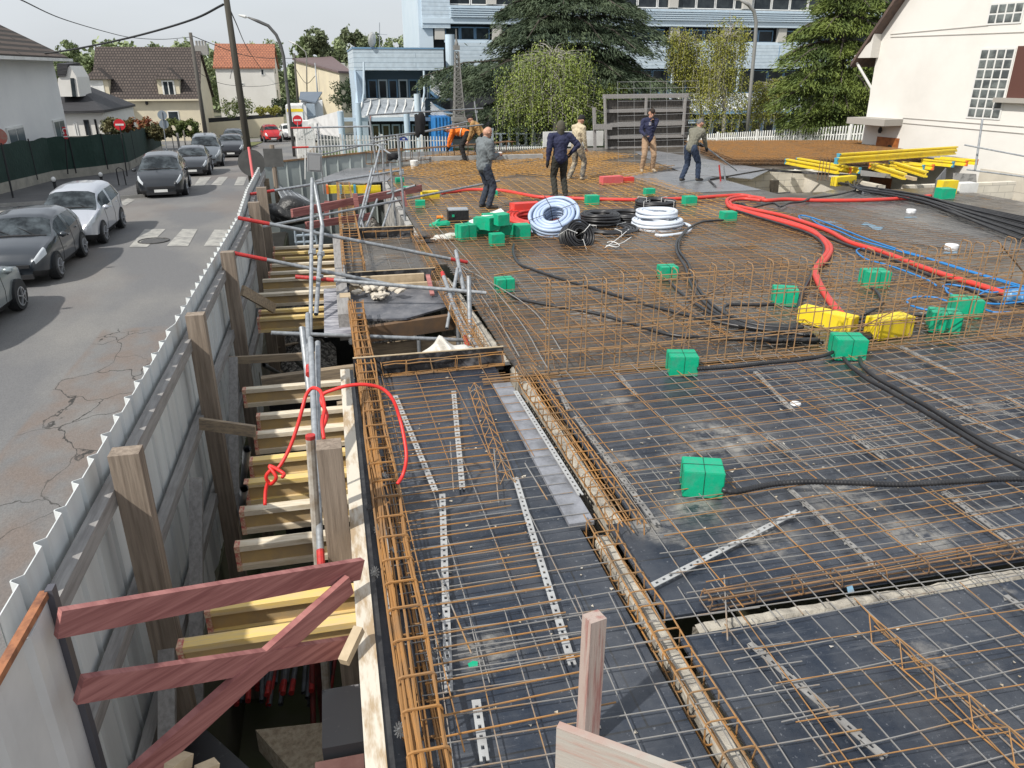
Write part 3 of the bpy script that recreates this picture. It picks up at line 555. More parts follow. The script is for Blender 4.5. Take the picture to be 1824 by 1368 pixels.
# ================================================================ reinforcement mats
def mesh_mat(label, x0, y0, x1, y1, sx, sy, z, m, rz=0, r=.0035, jit=.006, seed=0, clip=None, grp='welded reinforcement mats laid on the deck', mlong=None):
    rr = random.Random(seed); mb = MB(); cx, cy = (x0+x1)/2, (y0+y1)/2; M_ = Matrix.Translation((cx, cy, 0)) @ Matrix.Rotation(rz, 4, 'Z')
    def bar(a, b_, zz):
        n = max(1, int((Vector(b_)-Vector(a)).length/1.2)); pth = []
        for k in range(n+1):
            t = k/n; pth.append(M_ @ Vector((a[0]+(b_[0]-a[0])*t+rr.uniform(-jit, jit)-cx, a[1]+(b_[1]-a[1])*t+rr.uniform(-jit, jit)-cy, zz+rr.uniform(-jit, jit)*.6)))
        mb.tube(pth, r, 4, cap=False)
    x = x0
    while x <= x1: bar((x, y0-.08+rr.uniform(-.03, .03)), (x, y1+.08+rr.uniform(-.03, .03)), z); x += sx
    y = y0
    while y <= y1: bar((x0-.08+rr.uniform(-.04, .04), y), (x1+.08+rr.uniform(-.04, .04), y), z+2*r); y += sy
    o = mb.build('mesh_mat', m); return tag(o, label, 'reinforcement mat', grp)
mesh_mat('grey welded mat over the near slab strip, middle', .25, 3.0, 1.45, 5.35, .30, .145, .035, M_meshg, R(.8), seed=1)
mesh_mat('grey welded mat over the near slab strip, bottom of the photo', .3, 1.2, 2.1, 3.35, .21, .15, .045, M_meshg, R(-2), seed=2)
mesh_mat('rust spotted welded mat over the near slab strip, far end', .35, 5.3, 1.5, 7.2, .34, .19, .04, M_rust, R(1), seed=3, r=.003)
mesh_mat('grey welded mat left of the lower right cross joint', 1.95, .9, 4.3, 3.0, .17, .21, .05, M_meshg, R(1.5), seed=4)
mesh_mat('grey welded mat at the bottom right corner', 4.1, .9, 8.2, 3.1, .17, .21, .055, M_meshg, R(-1), seed=5)
mesh_mat('grey welded mat in front of the nearest green box', 1.9, 3.1, 4.4, 4.9, .17, .20, .05, M_meshg, R(-1), seed=6)
mesh_mat('grey brown welded mat around the nearest green box', 1.95, 4.6, 4.5, 6.85, .24, .17, .06, M_meshg, R(1.2), seed=7)
mesh_mat('grey welded mat between the two corrugated black conduits', 4.2, 3.1, 6.8, 5.2, .17, .20, .055, M_meshg, R(.6), seed=8)
mesh_mat('grey brown welded mat below the green box on the upright cage', 4.3, 5.0, 7.0, 6.9, .21, .18, .05, M_meshg, R(-1), seed=9)
mesh_mat('welded mat at the right edge of the near bay', 6.7, 3.0, 10, 6.9, .20, .20, .06, M_meshg, 0, seed=10)
mesh_mat('thin rusty second layer over the near bay', 2.0, 3.3, 7.5, 6.8, .66, .17, .075, M_rust, R(2.2), seed=11, r=.0034)
mesh_mat('thin rusty layer over the lower right bay', 2.0, 1.0, 7.5, 2.9, .7, .24, .08, M_rust, R(-2), seed=13, r=.003)
mesh_mat('orange tinted second layer over the near slab strip', .3, 2.6, .95, 6.9, 9, .115, .07, M_rust, R(1.5), seed=12, r=.0045, jit=.012)
i = 20
for (x0_, y0_, x1_, y1_, lab) in [(1.75, 7.15, 4.3, 9.6, 'just behind the left end of the upright cage'), (4.2, 7.15, 6.9, 9.5, 'behind the middle of the upright cage'), (6.8, 7.15, 9.6, 9.4, 'behind the right end of the upright cage'),
        (1.75, 9.5, 4.4, 12.0, 'around the farther left green box'), (4.3, 9.4, 7.1, 12.0, 'in front of the coils'), (7.0, 9.3, 9.8, 12.2, 'under the bend of the red conduits'),
        (1.7, 11.9, 4.5, 14.6, 'under the heap of green boxes'), (4.4, 11.9, 7.2, 14.8, 'under the pipe coils'), (7.1, 12.1, 9.9, 14.6, 'right of the pipe coils')]:
    mesh_mat('brown grey welded mat '+lab, x0_, y0_, x1_, y1_, .20, .12, .05, M_meshg if i % 4 else M_rustd, R(random.uniform(-1.5, 1.5)), seed=i, r=.0042); i += 1
    mesh_mat('rusty upper welded mat '+lab, x0_+.1, y0_+.1, x1_-.05, y1_-.1, .30, .20, .07, M_rust, R(random.uniform(-3, 3)), seed=i, r=.0042, jit=.014); i += 1
mesh_mat('close grey mat in the second slab bay between two upstands', .2, 11.5, 1.4, 14.1, .3, .10, .04, M_meshg, 0, seed=60)
M_ro = mat('far_orange_bar', (.56, .30, .07), .75, (.34, .21, .10), 2.5, 1., lo=.4, hi=.65)
for (x0_, y0_, x1_, y1_, rz, lab) in [(1.7, 14.6, 4.5, 18.4, 0, 'left of the red boxes'), (1.7, 18.3, 4.4, 22.0, R(2), 'left of the man with the notepad'), (4.4, 14.6, 7.2, 18.2, 0, 'behind the pipe coils'), (7.1, 14.5, 9.4, 17.4, 0, 'beside the long red conduit'),
        (4.3, 18.2, 7.5, 21.5, R(-2), 'around the man with his hand on his hip'), (2.0, 21.8, 5.6, 25.6, R(38), 'laid askew at the far left of the slab'), (5.4, 21.2, 9.6, 25.5, R(35), 'laid askew under the far workers'), (3.2, 25, 6.6, 28.8, R(40), 'laid askew near the bending man'), (6.2, 25.2, 9.8, 29.2, R(30), 'laid askew at the far end of the slab'), (7.2, 17.6, 8.9, 20.6, 0, 'by the pink red block')]:
    mesh_mat('orange rusty mat '+lab, x0_, y0_, x1_, y1_, .27, .25, .05, M_ro, rz, seed=i, r=.0062, jit=.01); i += 1
    if 'askew' in lab: mesh_mat('second orange mat '+lab, x0_+.2, y0_, x1_+.2, y1_, .27, .27, .09, M_ro, rz+R(8), seed=i, r=.0062); i += 1
mesh_mat('thin grey mat on the bare grey deck at the right', 10.2, 10.5, 16, 16.5, .35, .17, .03, M_meshg, R(4), seed=88, r=.003)
mesh_mat('rusty mat along the blue pipe on the right deck', 8.6, 9.6, 11.4, 15.5, .5, .16, .04, M_rustd, R(2), seed=89, r=.0045)
# stack of spare mats
for k in range(9):
    mesh_mat('spare rusty mat number %s from the ground in the far stack' % ['one', 'two', 'three', 'four', 'five', 'six', 'seven', 'eight', 'nine'][k] if k < 8 else 'topmost spare rusty mat of the big stack before the white house', 13.4+.08*(k % 3), 22.6-.06*(k % 4), 20.0+.05*k, 29.2, .19, .19, .03+.028*k, M_rust if k > 6 else M_rustd, R(-14+.8*((k*5) % 4)), seed=90+k, r=.008, jit=.012, grp='stack of spare reinforcement mats')
# loose bars
for k, q in enumerate([[(765, 395), (900, 560), (950, 640)], [(775, 400), (905, 545), (975, 655)], [(760, 385), (890, 590), (935, 670)], [(790, 430), (880, 560), (925, 635)], [(830, 440), (960, 600), (990, 660)], [(815, 470), (940, 545), (1010, 640)], [(800, 415), (870, 500), (900, 590)]]):
    mb = MB(); mb.tube(spline([P(*a, .10+.015*(k % 3)) for a in q], 6), .006, 5); tag(mb.build('loose_bar', M_meshg if k % 2 else M_rustd), 'loose steel bar fanned out left of the upright cage, %s' % ['first', 'second', 'third', 'fourth', 'fifth', 'sixth', 'seventh'][k], 'steel bar', 'loose bars fanned out on the slab')
for k, q in enumerate([[(778, 1015), (840, 1165)], [(880, 800), (888, 895)], [(802, 787), (808, 875)], [(837, 700), (850, 690)], [(935, 825), (975, 890)], [(1290, 1025), (1296, 1140)]]):
    mb = MB(); a, b_ = P(*q[0], .07), P(*q[1], .07); mb.rod(a, b_, .005, 5); tag(mb.build('loose_bar', M_meshg), ['thin straight bar lying by the green scrap', 'thin bar in the middle of the near strip', 'short bar beside the left spacer strip', 'tiny bar end at the far strip end', 'bar leaning toward the joint plank', 'rusty pin at the cross joint'][k], 'steel bar')
# spacer strips (perforated plastic)
M_spacer = mat('spacer_plastic', (.40, .41, .41), .6, (.30, .30, .30), 6, .8)
M_spacd = mat('dirty_spacer', (.27, .265, .255), .8, (.16, .155, .15), 5, 1.)
def spacer(px0, py0, px1, py1, label, z=.02, m=None, w_=.044, pitch=.06):
    a = P(px0, py0, z); b_ = P(px1, py1, z); L = (b_-a).length; d = (b_-a)/L; s = Vector((-d.y, d.x, 0)); mb = MB(); n = int(L/pitch); h = w_/2; Z = Vector((0, 0, .022))
    for i in range(n):
        c = a+d*(i*pitch)
        for (u0, u1, v0, v1) in ((0, pitch, -h, -h*.36), (0, pitch, h*.36, h), (0, pitch*.6, -h*.36, h*.36)):
            p = [c+d*u0+s*v0, c+d*u1+s*v0, c+d*u1+s*v1, c+d*u0+s*v1]; mb.prism([x_+Z for x_ in p], (0, 0, -.006))
        for sg in (-1, 1):
            if i % 4 == 0 and m is not None: p = [c+s*sg*h, c+d*pitch*.7+s*sg*h, c+d*pitch*.35+s*sg*(h+.004)-Vector((0, 0, .02))]; mb.prism([x_+Z for x_ in p], s*sg*-.004)
    tag(mb.build('spacer_strip', m or M_spacer), label, 'spacer strip', 'perforated spacer strips under the mats')
for q in [(704, 708, 777, 882, 'pale perforated spacer strip nearest the red cord end'), (808, 700, 824, 878, 'upright looking pale spacer strip in the middle of the near strip'), (788, 884, 800, 1250, 'long pale spacer strip beside the edge cage'), (918, 855, 1022, 1198, 'long pale spacer strip ending just above the stub post'),
          (918, 700, 1037, 890, 'pale spacer strip lying on the grey joint plank', .035), (848, 1252, 866, 1380, 'pale spacer strip at the bottom of the near strip'), (1160, 1048, 1422, 914, 'pale spacer strip lying aslant from the joint toward the near green box'), (680, 920, 700, 1100, 'pale spacer strip inside the edge beam cage', .01)]:
    spacer(*q[:4], q[4], z=(q[5] if len(q) > 5 else .02))
for q in [(988, 680, 1013, 733, 'dirty spacer strip just past the cage corner'), (1025, 745, 1175, 945, 'dirty long spacer strip right of the joint cage'), (1100, 668, 1137, 712, 'short dirty spacer strip by the cage foot'), (1345, 665, 1412, 735, 'dirty spacer strip running to the white disc'),
          (1368, 780, 1412, 812, 'dirty spacer strip past the white disc'), (1400, 870, 1560, 1015, 'dirty spacer strip crossed by the aslant strip'), (1335, 1150, 1590, 1368, 'pale spacer strip at the lower right'), (1605, 620, 1710, 672, 'dirty spacer strip right of the green junction box'), (1580, 662, 1735, 735, 'dirty spacer strip beside the double conduit'),
          (1520, 780, 1578, 823, 'dirty spacer strip between the two conduits'), (1680, 880, 1824, 985, 'dirty spacer strip near the right edge'), (1790, 708, 1840, 740, 'dirty spacer strip at the right edge'), (1710, 745, 1824, 790, 'dirty spacer strip by the conduit at right'), (1790, 1065, 1850, 1110, 'dirty spacer strip low at the right edge')]:
    spacer(*q[:4], q[4], m=M_spacd)
# star spacers on the edge cage
for k, (px, py, z) in enumerate([(660, 828, .12), (685, 850, .17), (658, 908, .1), (673, 943, .12), (668, 1020, .12), (712, 1150, .15), (768, 1165, .15), (712, 1300, .13), (655, 755, .1), (664, 790, .12), (700, 985, .15), (640, 635, .1), (625, 608, .1)]):
    c = P(px, py, z); mb = MB(); n = 12
    for j in range(n):
        a = 2*math.pi*j/n; e = Vector((math.cos(a)*.7, .35*math.sin(a), math.sin(a)))*.038; e2 = Vector((math.cos(a+.26)*.7, .35*math.sin(a+.26), math.sin(a+.26)))*.024; mb.rod(c+e*.3, c+e, .003, 4); mb.rod(c+e, c+e2, .0025, 4)
    mb.lathe([(.013, -.006), (.013, .006)], c, 8, 'Y'); tag(mb.build('star_spacer', MATS.get('grey_star') or mat('grey_star', (.13, .135, .14), .6)), 'grey star shaped wheel spacer on the edge cage, '+['beside the beam tips, outer', 'by the cord loop, inner', 'outer, below the thick post top', 'outer, at mid cage', 'outer, level with the upper red plank', 'near the lower red plank, left', 'near the lower red plank, right', 'nearest the viewer', 'outer, under the cord', 'outer, just under the cord', 'inner, at mid cage', 'farthest but one', 'farthest'][k], 'spacer', 'star spacers on the edge cage')

# scattered flakes of plaster, wood and plastic on the deck
mb = MB(); rr = random.Random(77)
for k in range(480):
    x = rr.uniform(.3, 9) if k % 3 else rr.uniform(.3, 4); y = 2.2+abs(rr.gauss(0, 1))*5; s_ = rr.uniform(.004, .015)*(1+.03*y)
    if y > 20 or 1.5 < x < 1.9 or (x < 1.6 and y > 7.2) or 2.9 < y < 3.2: continue
    a = rr.uniform(0, 6); q = [(x+s_*math.cos(a+j*2.1)*rr.uniform(.5, 1.3), y+s_*math.sin(a+j*2.1)*rr.uniform(.5, 1.3), .003+rr.uniform(0, .004)) for j in range(3)]; mb.prism(q, (0, 0, .004))
tag(mb.build('deck_litter', mat('litter_flakes', (.55, .52, .46), .9, (.35, .27, .16), 5, 1.)), None, None, None, 'stuff')
# ================================================================ scaffold tubes
def stube(label, p, q, r=.024, red0=0, red1=0, m=None, par=None, clamp=()):
    d = (q-p); L = d.length; d.normalize(); t = MB(); t.tube([p, q], r, 10, cap=False); t.tube([p+d*.001, q-d*.001], r*.8, 8, cap=False)
    o = t.build('scaffold_tube', m or M_galv, smooth=True, loc=tuple(p)); tag(o, label, 'scaffold tube', 'scaffold tubes over the pit')
    for k, (ln, a, s) in enumerate(((red0, p, 1), (red1, q, -1))):
        if ln: c = MB(); c.tube([a-d*s*.003, a+d*s*ln], r+.0015, 10); c.build('red_end', M_redpaint, o, smooth=False)
    for kk in clamp: c = MB(); cc = p+(q-p)*kk; c.tube([cc-d*.03, cc+d*.03], r+.014, 8); c.box(cc+Vector((.035, 0, .02)), (.05, .06, .06)); c.build('coupler', M_galv, o)
    return o
stube('near tube with red lower end, sloping down past the thick post', PY(553, 603, 6.3), PY(573, 1028, 4.2), .025, red1=.20)
stube('near tube ending open beside the thick post', PY(566, 610, 6.4), PY(566, 880, 4.9), .024)
stube('tube with red tip hanging above the cord loop', PY(548, 560, 7.8), PY(550, 667, 6.2), .025, red1=.18)
stube('thick pale tube standing left of the cord loop', PY(538, 583, 7.0), PY(552, 705, 6.6), .03)
stube('left leg of the tall scaffold pair over the far beams', PY(556, 318, 11.2), PY(553, 600, 9.2), .026, clamp=(.5,))
stube('slanting leg from the left scaffold head', PY(560, 326, 12), PY(575, 405, 11.5), .028)
stube('right leg of the tall scaffold pair over the far beams', PY(574, 403, 11.3), PY(563, 560, 9.8), .03, clamp=(.35,))
stube('long tube with red left end above the pale far beams, pointing at the street', PY(424, 388, 11.2), PY(832, 467, 11.6), .026, red0=.42, red1=.28)
stube('second long tube with red left end, over the hoarding post', PY(417, 451, 10.6), PY(820, 532, 11.0), .026, red0=.42, red1=.25)
stube('tube with a red clamped end crossing the rubble platform', PY(527, 493, 10.2), PY(866, 522, 9.7), .027, red0=.5, clamp=(.12,))
stube('lowest tube, open left end, crossing the bar cage', PY(483, 593, 8.6), PY(830, 606, 8.9), .025)
stube('vertical tube at the corner of the plastic bag', PY(835, 492, 9.0), PY(838, 622, 8.6), .030)
stube('leaning tube from its red tip to the plastic bag', PY(788, 486, 10.4), PY(835, 620, 8.5), .028, red0=.12, red1=.25)
stube('short tube dropping from the far end of the long red tipped tube', PY(812, 447, 10.7), PY(826, 517, 9.9), .028)
stube('slanting tube behind the leaning tube', PY(815, 478, 10.2), PY(796, 585, 9.4), .024)
stube('thin tube from the platform corner down to the joint cage', PY(808, 540, 9.6), PY(870, 656, 8.0), .022)
stube('long brownish tube with red left end across the pit', PY(446, 346, 15.6), PY(718, 303, 17.5), .026, red0=.5)
stube('long grey tube under it reaching the yellow conduit box', PY(439, 410, 13.5), PY(890, 322, 19.5), .026)
for k, (a, b_, y, lab) in enumerate([((565, 220), (577, 345), 22, 'far upright at the grey cabinet'), ((657, 205), (675, 322), 20.5, 'far upright beside the hanging coat'), ((681, 256), (686, 360), 19, 'far upright in the cluster left of the slab'), ((695, 290), (706, 408), 16.5, 'near upright of the cluster, left'), ((708, 240), (723, 408), 16.0, 'tallest upright of the cluster, right'), ((845, 180), (852, 230), 27, 'far upright by the orange jacket')]):
    stube('upright scaffold tube, '+lab, PY(*a, y), PY(*b_, y), .024, clamp=(.4,))
for a, ya, b_, yb, r0, lab in [((518, 228), 21, (660, 225), 21, .5, 'upper far rail with red end'), ((521, 263), 21, (690, 257), 21, .4, 'lower far rail with red end'), ((657, 205), 21, (860, 193), 26, 0, 'rail toward the orange jacket'), ((660, 246), 20.5, (860, 222), 26, 0, 'rail under the hanging coat'), ((672, 258), 20, (712, 286), 17, 0, 'short sloping tube with the black cloth'), ((575, 275), 22, (840, 215), 27, 0, 'long low far rail'), ((690, 345), 17, (740, 330), 16.5, 0, 'short brace at the slab corner'), ((677, 262), 18, (640, 410), 16, 0, 'long brace falling into the pit')]:
    stube('scaffold tube, '+lab, PY(*a, ya), PY(*b_, yb), .022, red0=r0)
for k, (a, b_) in enumerate([((663, 300), (625, 415)), ((672, 355), (635, 415)), ((700, 350), (668, 412)), ((642, 385), (655, 414))]):
    stube('bare tube leaning on the pit wall, '+['first from the left', 'second from the left', 'third from the left', 'shortest'][k], PY(*a, 16.5), PY(*b_, 15.0)+Vector((0, 0, -.3)), .022)
rs = thing('safety_railing', 'grey tube guard rail clamped upright in front of the white house', 'guard rail', PY(1737, 300, 17))
for a, b_, r_ in [((1750, 212), (1737, 302), .028), ((1718, 258), (1850, 283), .02), ((1722, 302), (1850, 318), .02)]:
    mb = MB(); mb.rod(PY(*a, 17), PY(*b_, 16.8 if b_[0] < 1800 else 15.5), r_, 8); mb.build('tube', M_galv, rs)
# black coat and cloth hanging
for lab, cx_, cy_, y, sc, sq in [('black coat hung on the far scaffold rail', 748, 222, 22, .20, (.62, .35, 1.8)), ('black cloth knotted on a sloping tube', 700, 279, 17.2, .10, (1.1, .7, .9))]:
    c = PY(cx_, cy_, y); v, f = lump((c.x, c.y, c.z), sc, .25, 3, sq, 3); o = MB(); o.add(v, f); tag(o.build('hanging_coat', mat('black_cloth', (.012, .012, .014), .9), smooth=True), lab, 'clothing')
# ================================================================ pit contents
for k in range(30):
    px = 425+k*6+random.uniform(-5, 5); a = PY(px, 1105+random.uniform(-15, 12), 5.6); b_ = P(px-12+random.uniform(-15, 18), 1225+random.uniform(-18, 35), -2.9-.1*(k % 3))
    red = k % 4 == 1; o = stube('old steel prop in the bundle at the bottom of the pit', P(px+8, 1085, -3.1), b_, .026, red1=.4 if red else (.2 if k % 3 == 0 else 0), m=mat('old_tube', (.13, .14, .155), .55, (.08, .085, .09), 10, 1.) if not red else mat('red_tube', (.26, .04, .035), .6, (.15, .04, .035), 8, 1.)); o.name = 'steel_prop'; o['category'] = 'prop'; o['group'] = 'bundle of steel props in the pit'
for k, (a, b_, rd) in enumerate([((435, 870), (428, 930), 0), ((555, 1110), (558, 1290), 1), ((560, 1120), (575, 1285), 1), ((440, 800), (425, 925), 0), ((470, 650), (540, 690), 0), ((525, 640), (580, 690), 0), ((620, 650), (655, 720), 0), ((710, 650), (712, 760), 0), ((745, 590), (752, 700), 0), ((815, 560), (820, 655), 0)]):
    o = stube(['dark pipe standing behind the beams', 'red prop standing near the concrete stub', 'second red prop near the concrete stub', 'dark pipe behind the sixth beam', 'black pipe lying by the far hoarding post', 'grey pipe lying under the far beams', 'prop under the platform opening', 'prop in the opening left of centre', 'prop in the opening at centre', 'prop in the opening at its right'][k], PX(*a, -.75+.15*(k % 3)) if k < 4 else PY(*a, 9.5), P(*b_, -3.2) if k < 6 else PY(*b_, 8.8)+Vector((0, 0, -1.5)), .028, m=MATS['red_tube'] if rd else MATS['old_tube']); o.name = 'steel_prop'; o['category'] = 'prop'; o['group'] = 'steel props standing in the pit'
# pallets / offcuts in the pit
for k in range(20):
    a = P(random.uniform(450, 500), random.uniform(620, 690), -2.9); rz_ = random.uniform(0, 3); mb = MB(); mb.box((a.x, a.y, -2.8+k*.03), (.09, random.uniform(.8, 1.4), .03), rz_, random.uniform(-.3, .5)); tag(mb.build('timber_offcut', M_wood), 'grey timber offcut thrown in the pit behind the hoarding post', 'timber', 'timber offcuts heaped in the pit')
for k in range(14):
    a = PY(random.uniform(660, 800), random.uniform(640, 700), 8.6+random.uniform(0, 2)); mb = MB(); mb.box((a.x, a.y, -2.9+k*.05), (.10, random.uniform(.6, 1.3), .04), random.uniform(0, 3), random.uniform(-.2, .2)); tag(mb.build('timber_offcut', M_wood), 'timber offcut lying below the opening in the deck', 'timber', 'timber offcuts under the opening')
mb = MB(); mb.bb(.4, 7.6, -3.69, 1.3, 10.6, -3.3); struct(mb.build('ground', MATS['soil']))
# gravel slope and far pit things
mb = MB(); n = 40
grav = mat('gravel', (.30, .28, .25), .95, (.06, .055, .05), 13, 1., bump=1., bscale=14, bdist=.05, lo=.42, hi=.52)
for (x0_, y0_, x1_, y1_, z0_, z1_) in [(.55, 15.2, 1.38, 22, -3.2, -.9), (-1.3, 12.5, -.2, 19, -3.0, -1.9)]:
    b_ = len(mb.v)
    for j in range(n+1):
        for k in range(13):
            u = k/12; v_ = j/n; mb.v.append((x0_+(x1_-x0_)*u, y0_+(y1_-y0_)*v_, z0_+(z1_-z0_)*min(1, v_*1.6)*(.7+.3*math.sin(u*3))+random.uniform(-.04, .04)))
    for j in range(n):
        for k in range(12): q = b_+j*13+k; mb.f.append((q, q+1, q+14, q+13))
tag(mb.build('gravel_heap', grav), None, None, None, 'stuff')
def boxthing(name, label, cat, box, m): mb = MB(); mb.bb(*box); return tag(mb.build(name, m), label, cat)
rb = thing('red_trench_brace', 'dark red stained plank frame bridging the pit under the yellow beams', 'brace', (-.2, 17, -.7))
plank_(PY(520, 380, 15.6), PY(750, 335, 18.5), .06, .16, 'plank', M_redw, rb); plank_(PY(545, 402, 15.6), PY(660, 385, 16.5), .06, .14, 'plank', M_redw, rb)
for a, b_ in [((582, 358), (582, 395)), ((717, 342), (722, 368)), ((632, 345), (636, 370))]: plank_(PY(*a, 16.4), PY(*b_, 16.4), .1, .06, 'upright', M_redw, rb)
for k in range(14):
    stube('thin steel prop leaning in the heap by the far hoarding', PY(490+k*3.2, 330+k*1.2, 19), PY(515+k*5, 372+random.uniform(0, 8), 17.2), .022, m=MATS['old_tube'] if k % 3 else None)['group'] = 'props heaped by the far hoarding'
v, f = lump((0, 0, 0), 1, .3, 3, (.55, .4, .25), 4); c = PY(515, 378, 16.8); o = MB(); o.add([(c.x+a, c.y+b_, c.z+d_) for a, b_, d_ in v], f); tag(o.build('tarpaulin', mat('black_tarp', (.02, .02, .02), .35, (.2, .2, .2), 7, 1., lo=.6, hi=.66, bump=.6, bdist=.05), smooth=True), 'crumpled black tarpaulin heaped by the far hoarding', 'tarpaulin')
o = boxthing('black_panel', 'black formwork panel standing in the pit behind the red plank frame', 'panel', (-.75, 15.4, -3.2, .45, 15.5, -1.25), M_black)
o = boxthing('black_panel', 'black formwork panel standing in the pit near the lowest tube', 'panel', (-1.0, 9.15, -3.4, -.1, 9.25, -.75), M_black)
o = boxthing('black_panel', 'black formwork panel deep in the opening right of the cage', 'panel', (.95, 9.85, -3.4, 1.4, 9.9, -.75), M_black)
lf = thing('ladder_frame', 'light blue grey steel ladder frame standing in the pit', 'frame', PY(530, 440, 14.9))
for a, b_ in [((525, 408), (528, 440)), ((540, 412), (543, 440)), ((525, 420), (560, 418)), ((525, 432), (565, 430)), ((560, 410), (566, 440))]: mb = MB(); mb.rod(PY(*a, 14.9), PY(*b_, 14.9), .025, 6); mb.build('bar', mat('blue_grey_steel', (.30, .36, .42), .5, metal=.2), lf)
for k, (a, b_) in enumerate([((380, 342), (374, 372)), ((474, 342), (484, 375)), ((556, 375), (565, 330)), ((656, 330), (690, 270))]):
    pass
# yellow beam platform at the far side of the pit
pfm = thing('yellow_beam_platform', 'dusty ply deck on short bright yellow beams spanning the far pit', 'platform', (.4, 22.5, -.2))
mb = MB(); mb.prism([P(*q, .02) for q in [(560, 322), (650, 326), (690, 322), (720, 288), (640, 292)]], (0, 0, -.03)); mb.build('deck', M_deck3, pfm)
for k, (px, cc) in enumerate([(583, 'o'), (607, 'b'), (632, 'b'), (655, 'o')]):
    a = P(px, 330, -.03); mb = MB(); mb.bb(a.x, a.y-.1, -.24, a.x+.09+.25, a.y+.0, -.03); mb.build('beam', M_brighty, pfm)
    mb = MB(); mb.bb(a.x-.04, a.y-.13, -.25, a.x+.02, a.y+.1, -.02); mb.build('end_cap', mat('orange_cap', (.72, .16, .03), .5) if cc == 'o' else mat('blue_cap', (.07, .30, .42), .5), pfm)
# wall band with bars at the far left of the slab
boxthing('retaining_wall', 'low grey concrete kerb wall with starter bars at the far left of the slab', 'wall', (2.0, 26.2, -.5, 7.2, 26.4, .22), mat('smooth_concrete', (.36, .355, .34), .85, (.26, .255, .245), 2, 1.))
cage('wall_cage', 'long bent bar cage over the low kerb wall near the bending man', 'rebar cage', (1.2, 25.2), (6.6, 28.2), .3, .35, .15, .3, [(-.5, 0), (.5, 0), (-.5, 1), (.5, 1), (0, 1)], .012, .009, m=M_rustd, seed=21)
# electric cabinet and back of signs
cb = thing('electric_cabinet', 'grey electric cabinet fixed on a board beside the far upright', 'cabinet', PY(556, 300, 21))
a = PY(560, 289, 21); mb = MB(); mb.box(a, (.36, .22, .46), R(8), 0, R(5)); mb.build('body', mat('cabinet_grey', (.27, .275, .28), .5, (.23, .235, .24), 3, 1.), cb)
mb = MB(); mb.box(a+Vector((.01, -.115, -.01)), (.28, .012, .36), R(8), 0, R(5)); mb.build('door', mat('cabinet_door', (.33, .335, .34), .5), cb)
mb = MB(); mb.box(a+Vector((-.24, .02, -.05)), (.03, .04, .75), 0, 0, R(6)); mb.build('edge_post', M_white, cb)
sg = thing('road_sign', 'square road sign seen from behind on a timber post beyond the hoarding', 'road sign', PY(487, 380, 18.6))
a = PY(487, 281, 18.6); mb = MB(); mb.box(a, (.42, .02, .40), R(-8)); mb.build('panel', mat('sign_back', (.06, .06, .058), .55, (.09, .09, .085), 3, 1.), sg)
mb = MB(); mb.tube([PY(484, 258, 18.65), PY(498, 385, 18.65)], .055, 8); mb.build('post', M_woodv, sg)
sg = thing('road_sign', 'round road sign seen from behind against the telegraph pole', 'road sign', PY(448, 330, 20))
a = PY(448, 290, 20.2); mb = MB(); mb.lathe([(.32, -.01), (.32, .01)], a, 28, 'Y'); mb.build('disc', MATS['sign_back'], sg); mb = MB(); mb.rod(a+Vector((0, .03, .2)), a+Vector((.05, .03, -2)), .03, 8); mb.build('post', M_galv, sg)
mb = MB(); a, b_ = PY(443, 263, 19), PY(456, 355, 18); mb.rod(a, b_, .03, 8); tag(mb.build('marker_pole', mat('pink_red', (.55, .12, .12), .6)), 'pinkish red pole leaning against the telegraph pole', 'pole')
for k, (a, b_, lab) in enumerate([((474, 318), (480, 365), 'timber plank standing behind the road sign'), ((498, 348), (526, 355), 'short pale plank nailed to the far hoarding')]):
    mb = MB(); mb.bar(PY(*a, 19), PY(*b_, 19), .12, .04); tag(mb.build('plank', M_wood), lab, 'plank')
# formwork frame with mesh, right of centre
fp = thing('wall_form_panel', 'large grey timber framed formwork panel standing at the far end of the slab', 'formwork panel', PY(1150, 268, 30))
y = 30.0
mb = MB(); a = PY(1082, 178, y+.1); b_ = PY(1222, 265, y+.1); mb.bb(a.x, y+.10, b_.z, b_.x, y+.14, a.z); mb.build('face', mat('ribbed_dark_face', (.055, .05, .045), .8, (.11, .10, .09), 8, 1., bump=.8, stretch=(3, 1, .6)), fp)
for a, b_, w_ in [((1074, 172), (1226, 170), .16), ((1076, 198), (1222, 196), .12), ((1076, 223), (1222, 219), .16), ((1078, 245), (1222, 242), .12), ((1080, 264), (1222, 262), .1)]: mb = MB(); mb.bar(PY(*a, y), PY(*b_, y), .08, w_); mb.build('rail', M_woodg, fp)
for a, b_ in [((1077, 172), (1080, 270)), ((1151, 172), (1150, 205)), ((1221, 170), (1216, 240))]: mb = MB(); mb.bar(PY(*a, y-.06), PY(*b_, y-.06), .16, .06, (1, 0, 0)); mb.build('stud', M_woodg, fp)
mb = MB(); mb.bar(PY(1058, 192, 29.2), PY(1060, 268, 29.2), .1, .1, (1, 0, 0)); mb.bar(PY(1057, 226, 29.1), PY(1090, 226, 29.1), .06, .2); tag(mb.build('prop_timber', M_woodg), 'grey timber prop standing left of the big formwork panel', 'timber')
mm = MB()
for i in range(16): yy = 145+i*11.5; a, b_ = PY(1100, yy+4 if i > 3 else yy+1, 24.5), PY(1245, yy-1, 24.5); mm.rod(a, b_, .006, 4)
for i in range(6): x_ = 1100+i*29; a, b_ = PY(x_, 145, 24.52), PY(x_+2, 318, 24.52); mm.rod(a, b_, .005, 4)
tag(mm.build('wall_mesh', mat('bright_mesh', (.42, .42, .42), .5, metal=.4)), 'grey wire mesh standing upright behind the worker in the hooded top', 'reinforcement mat')
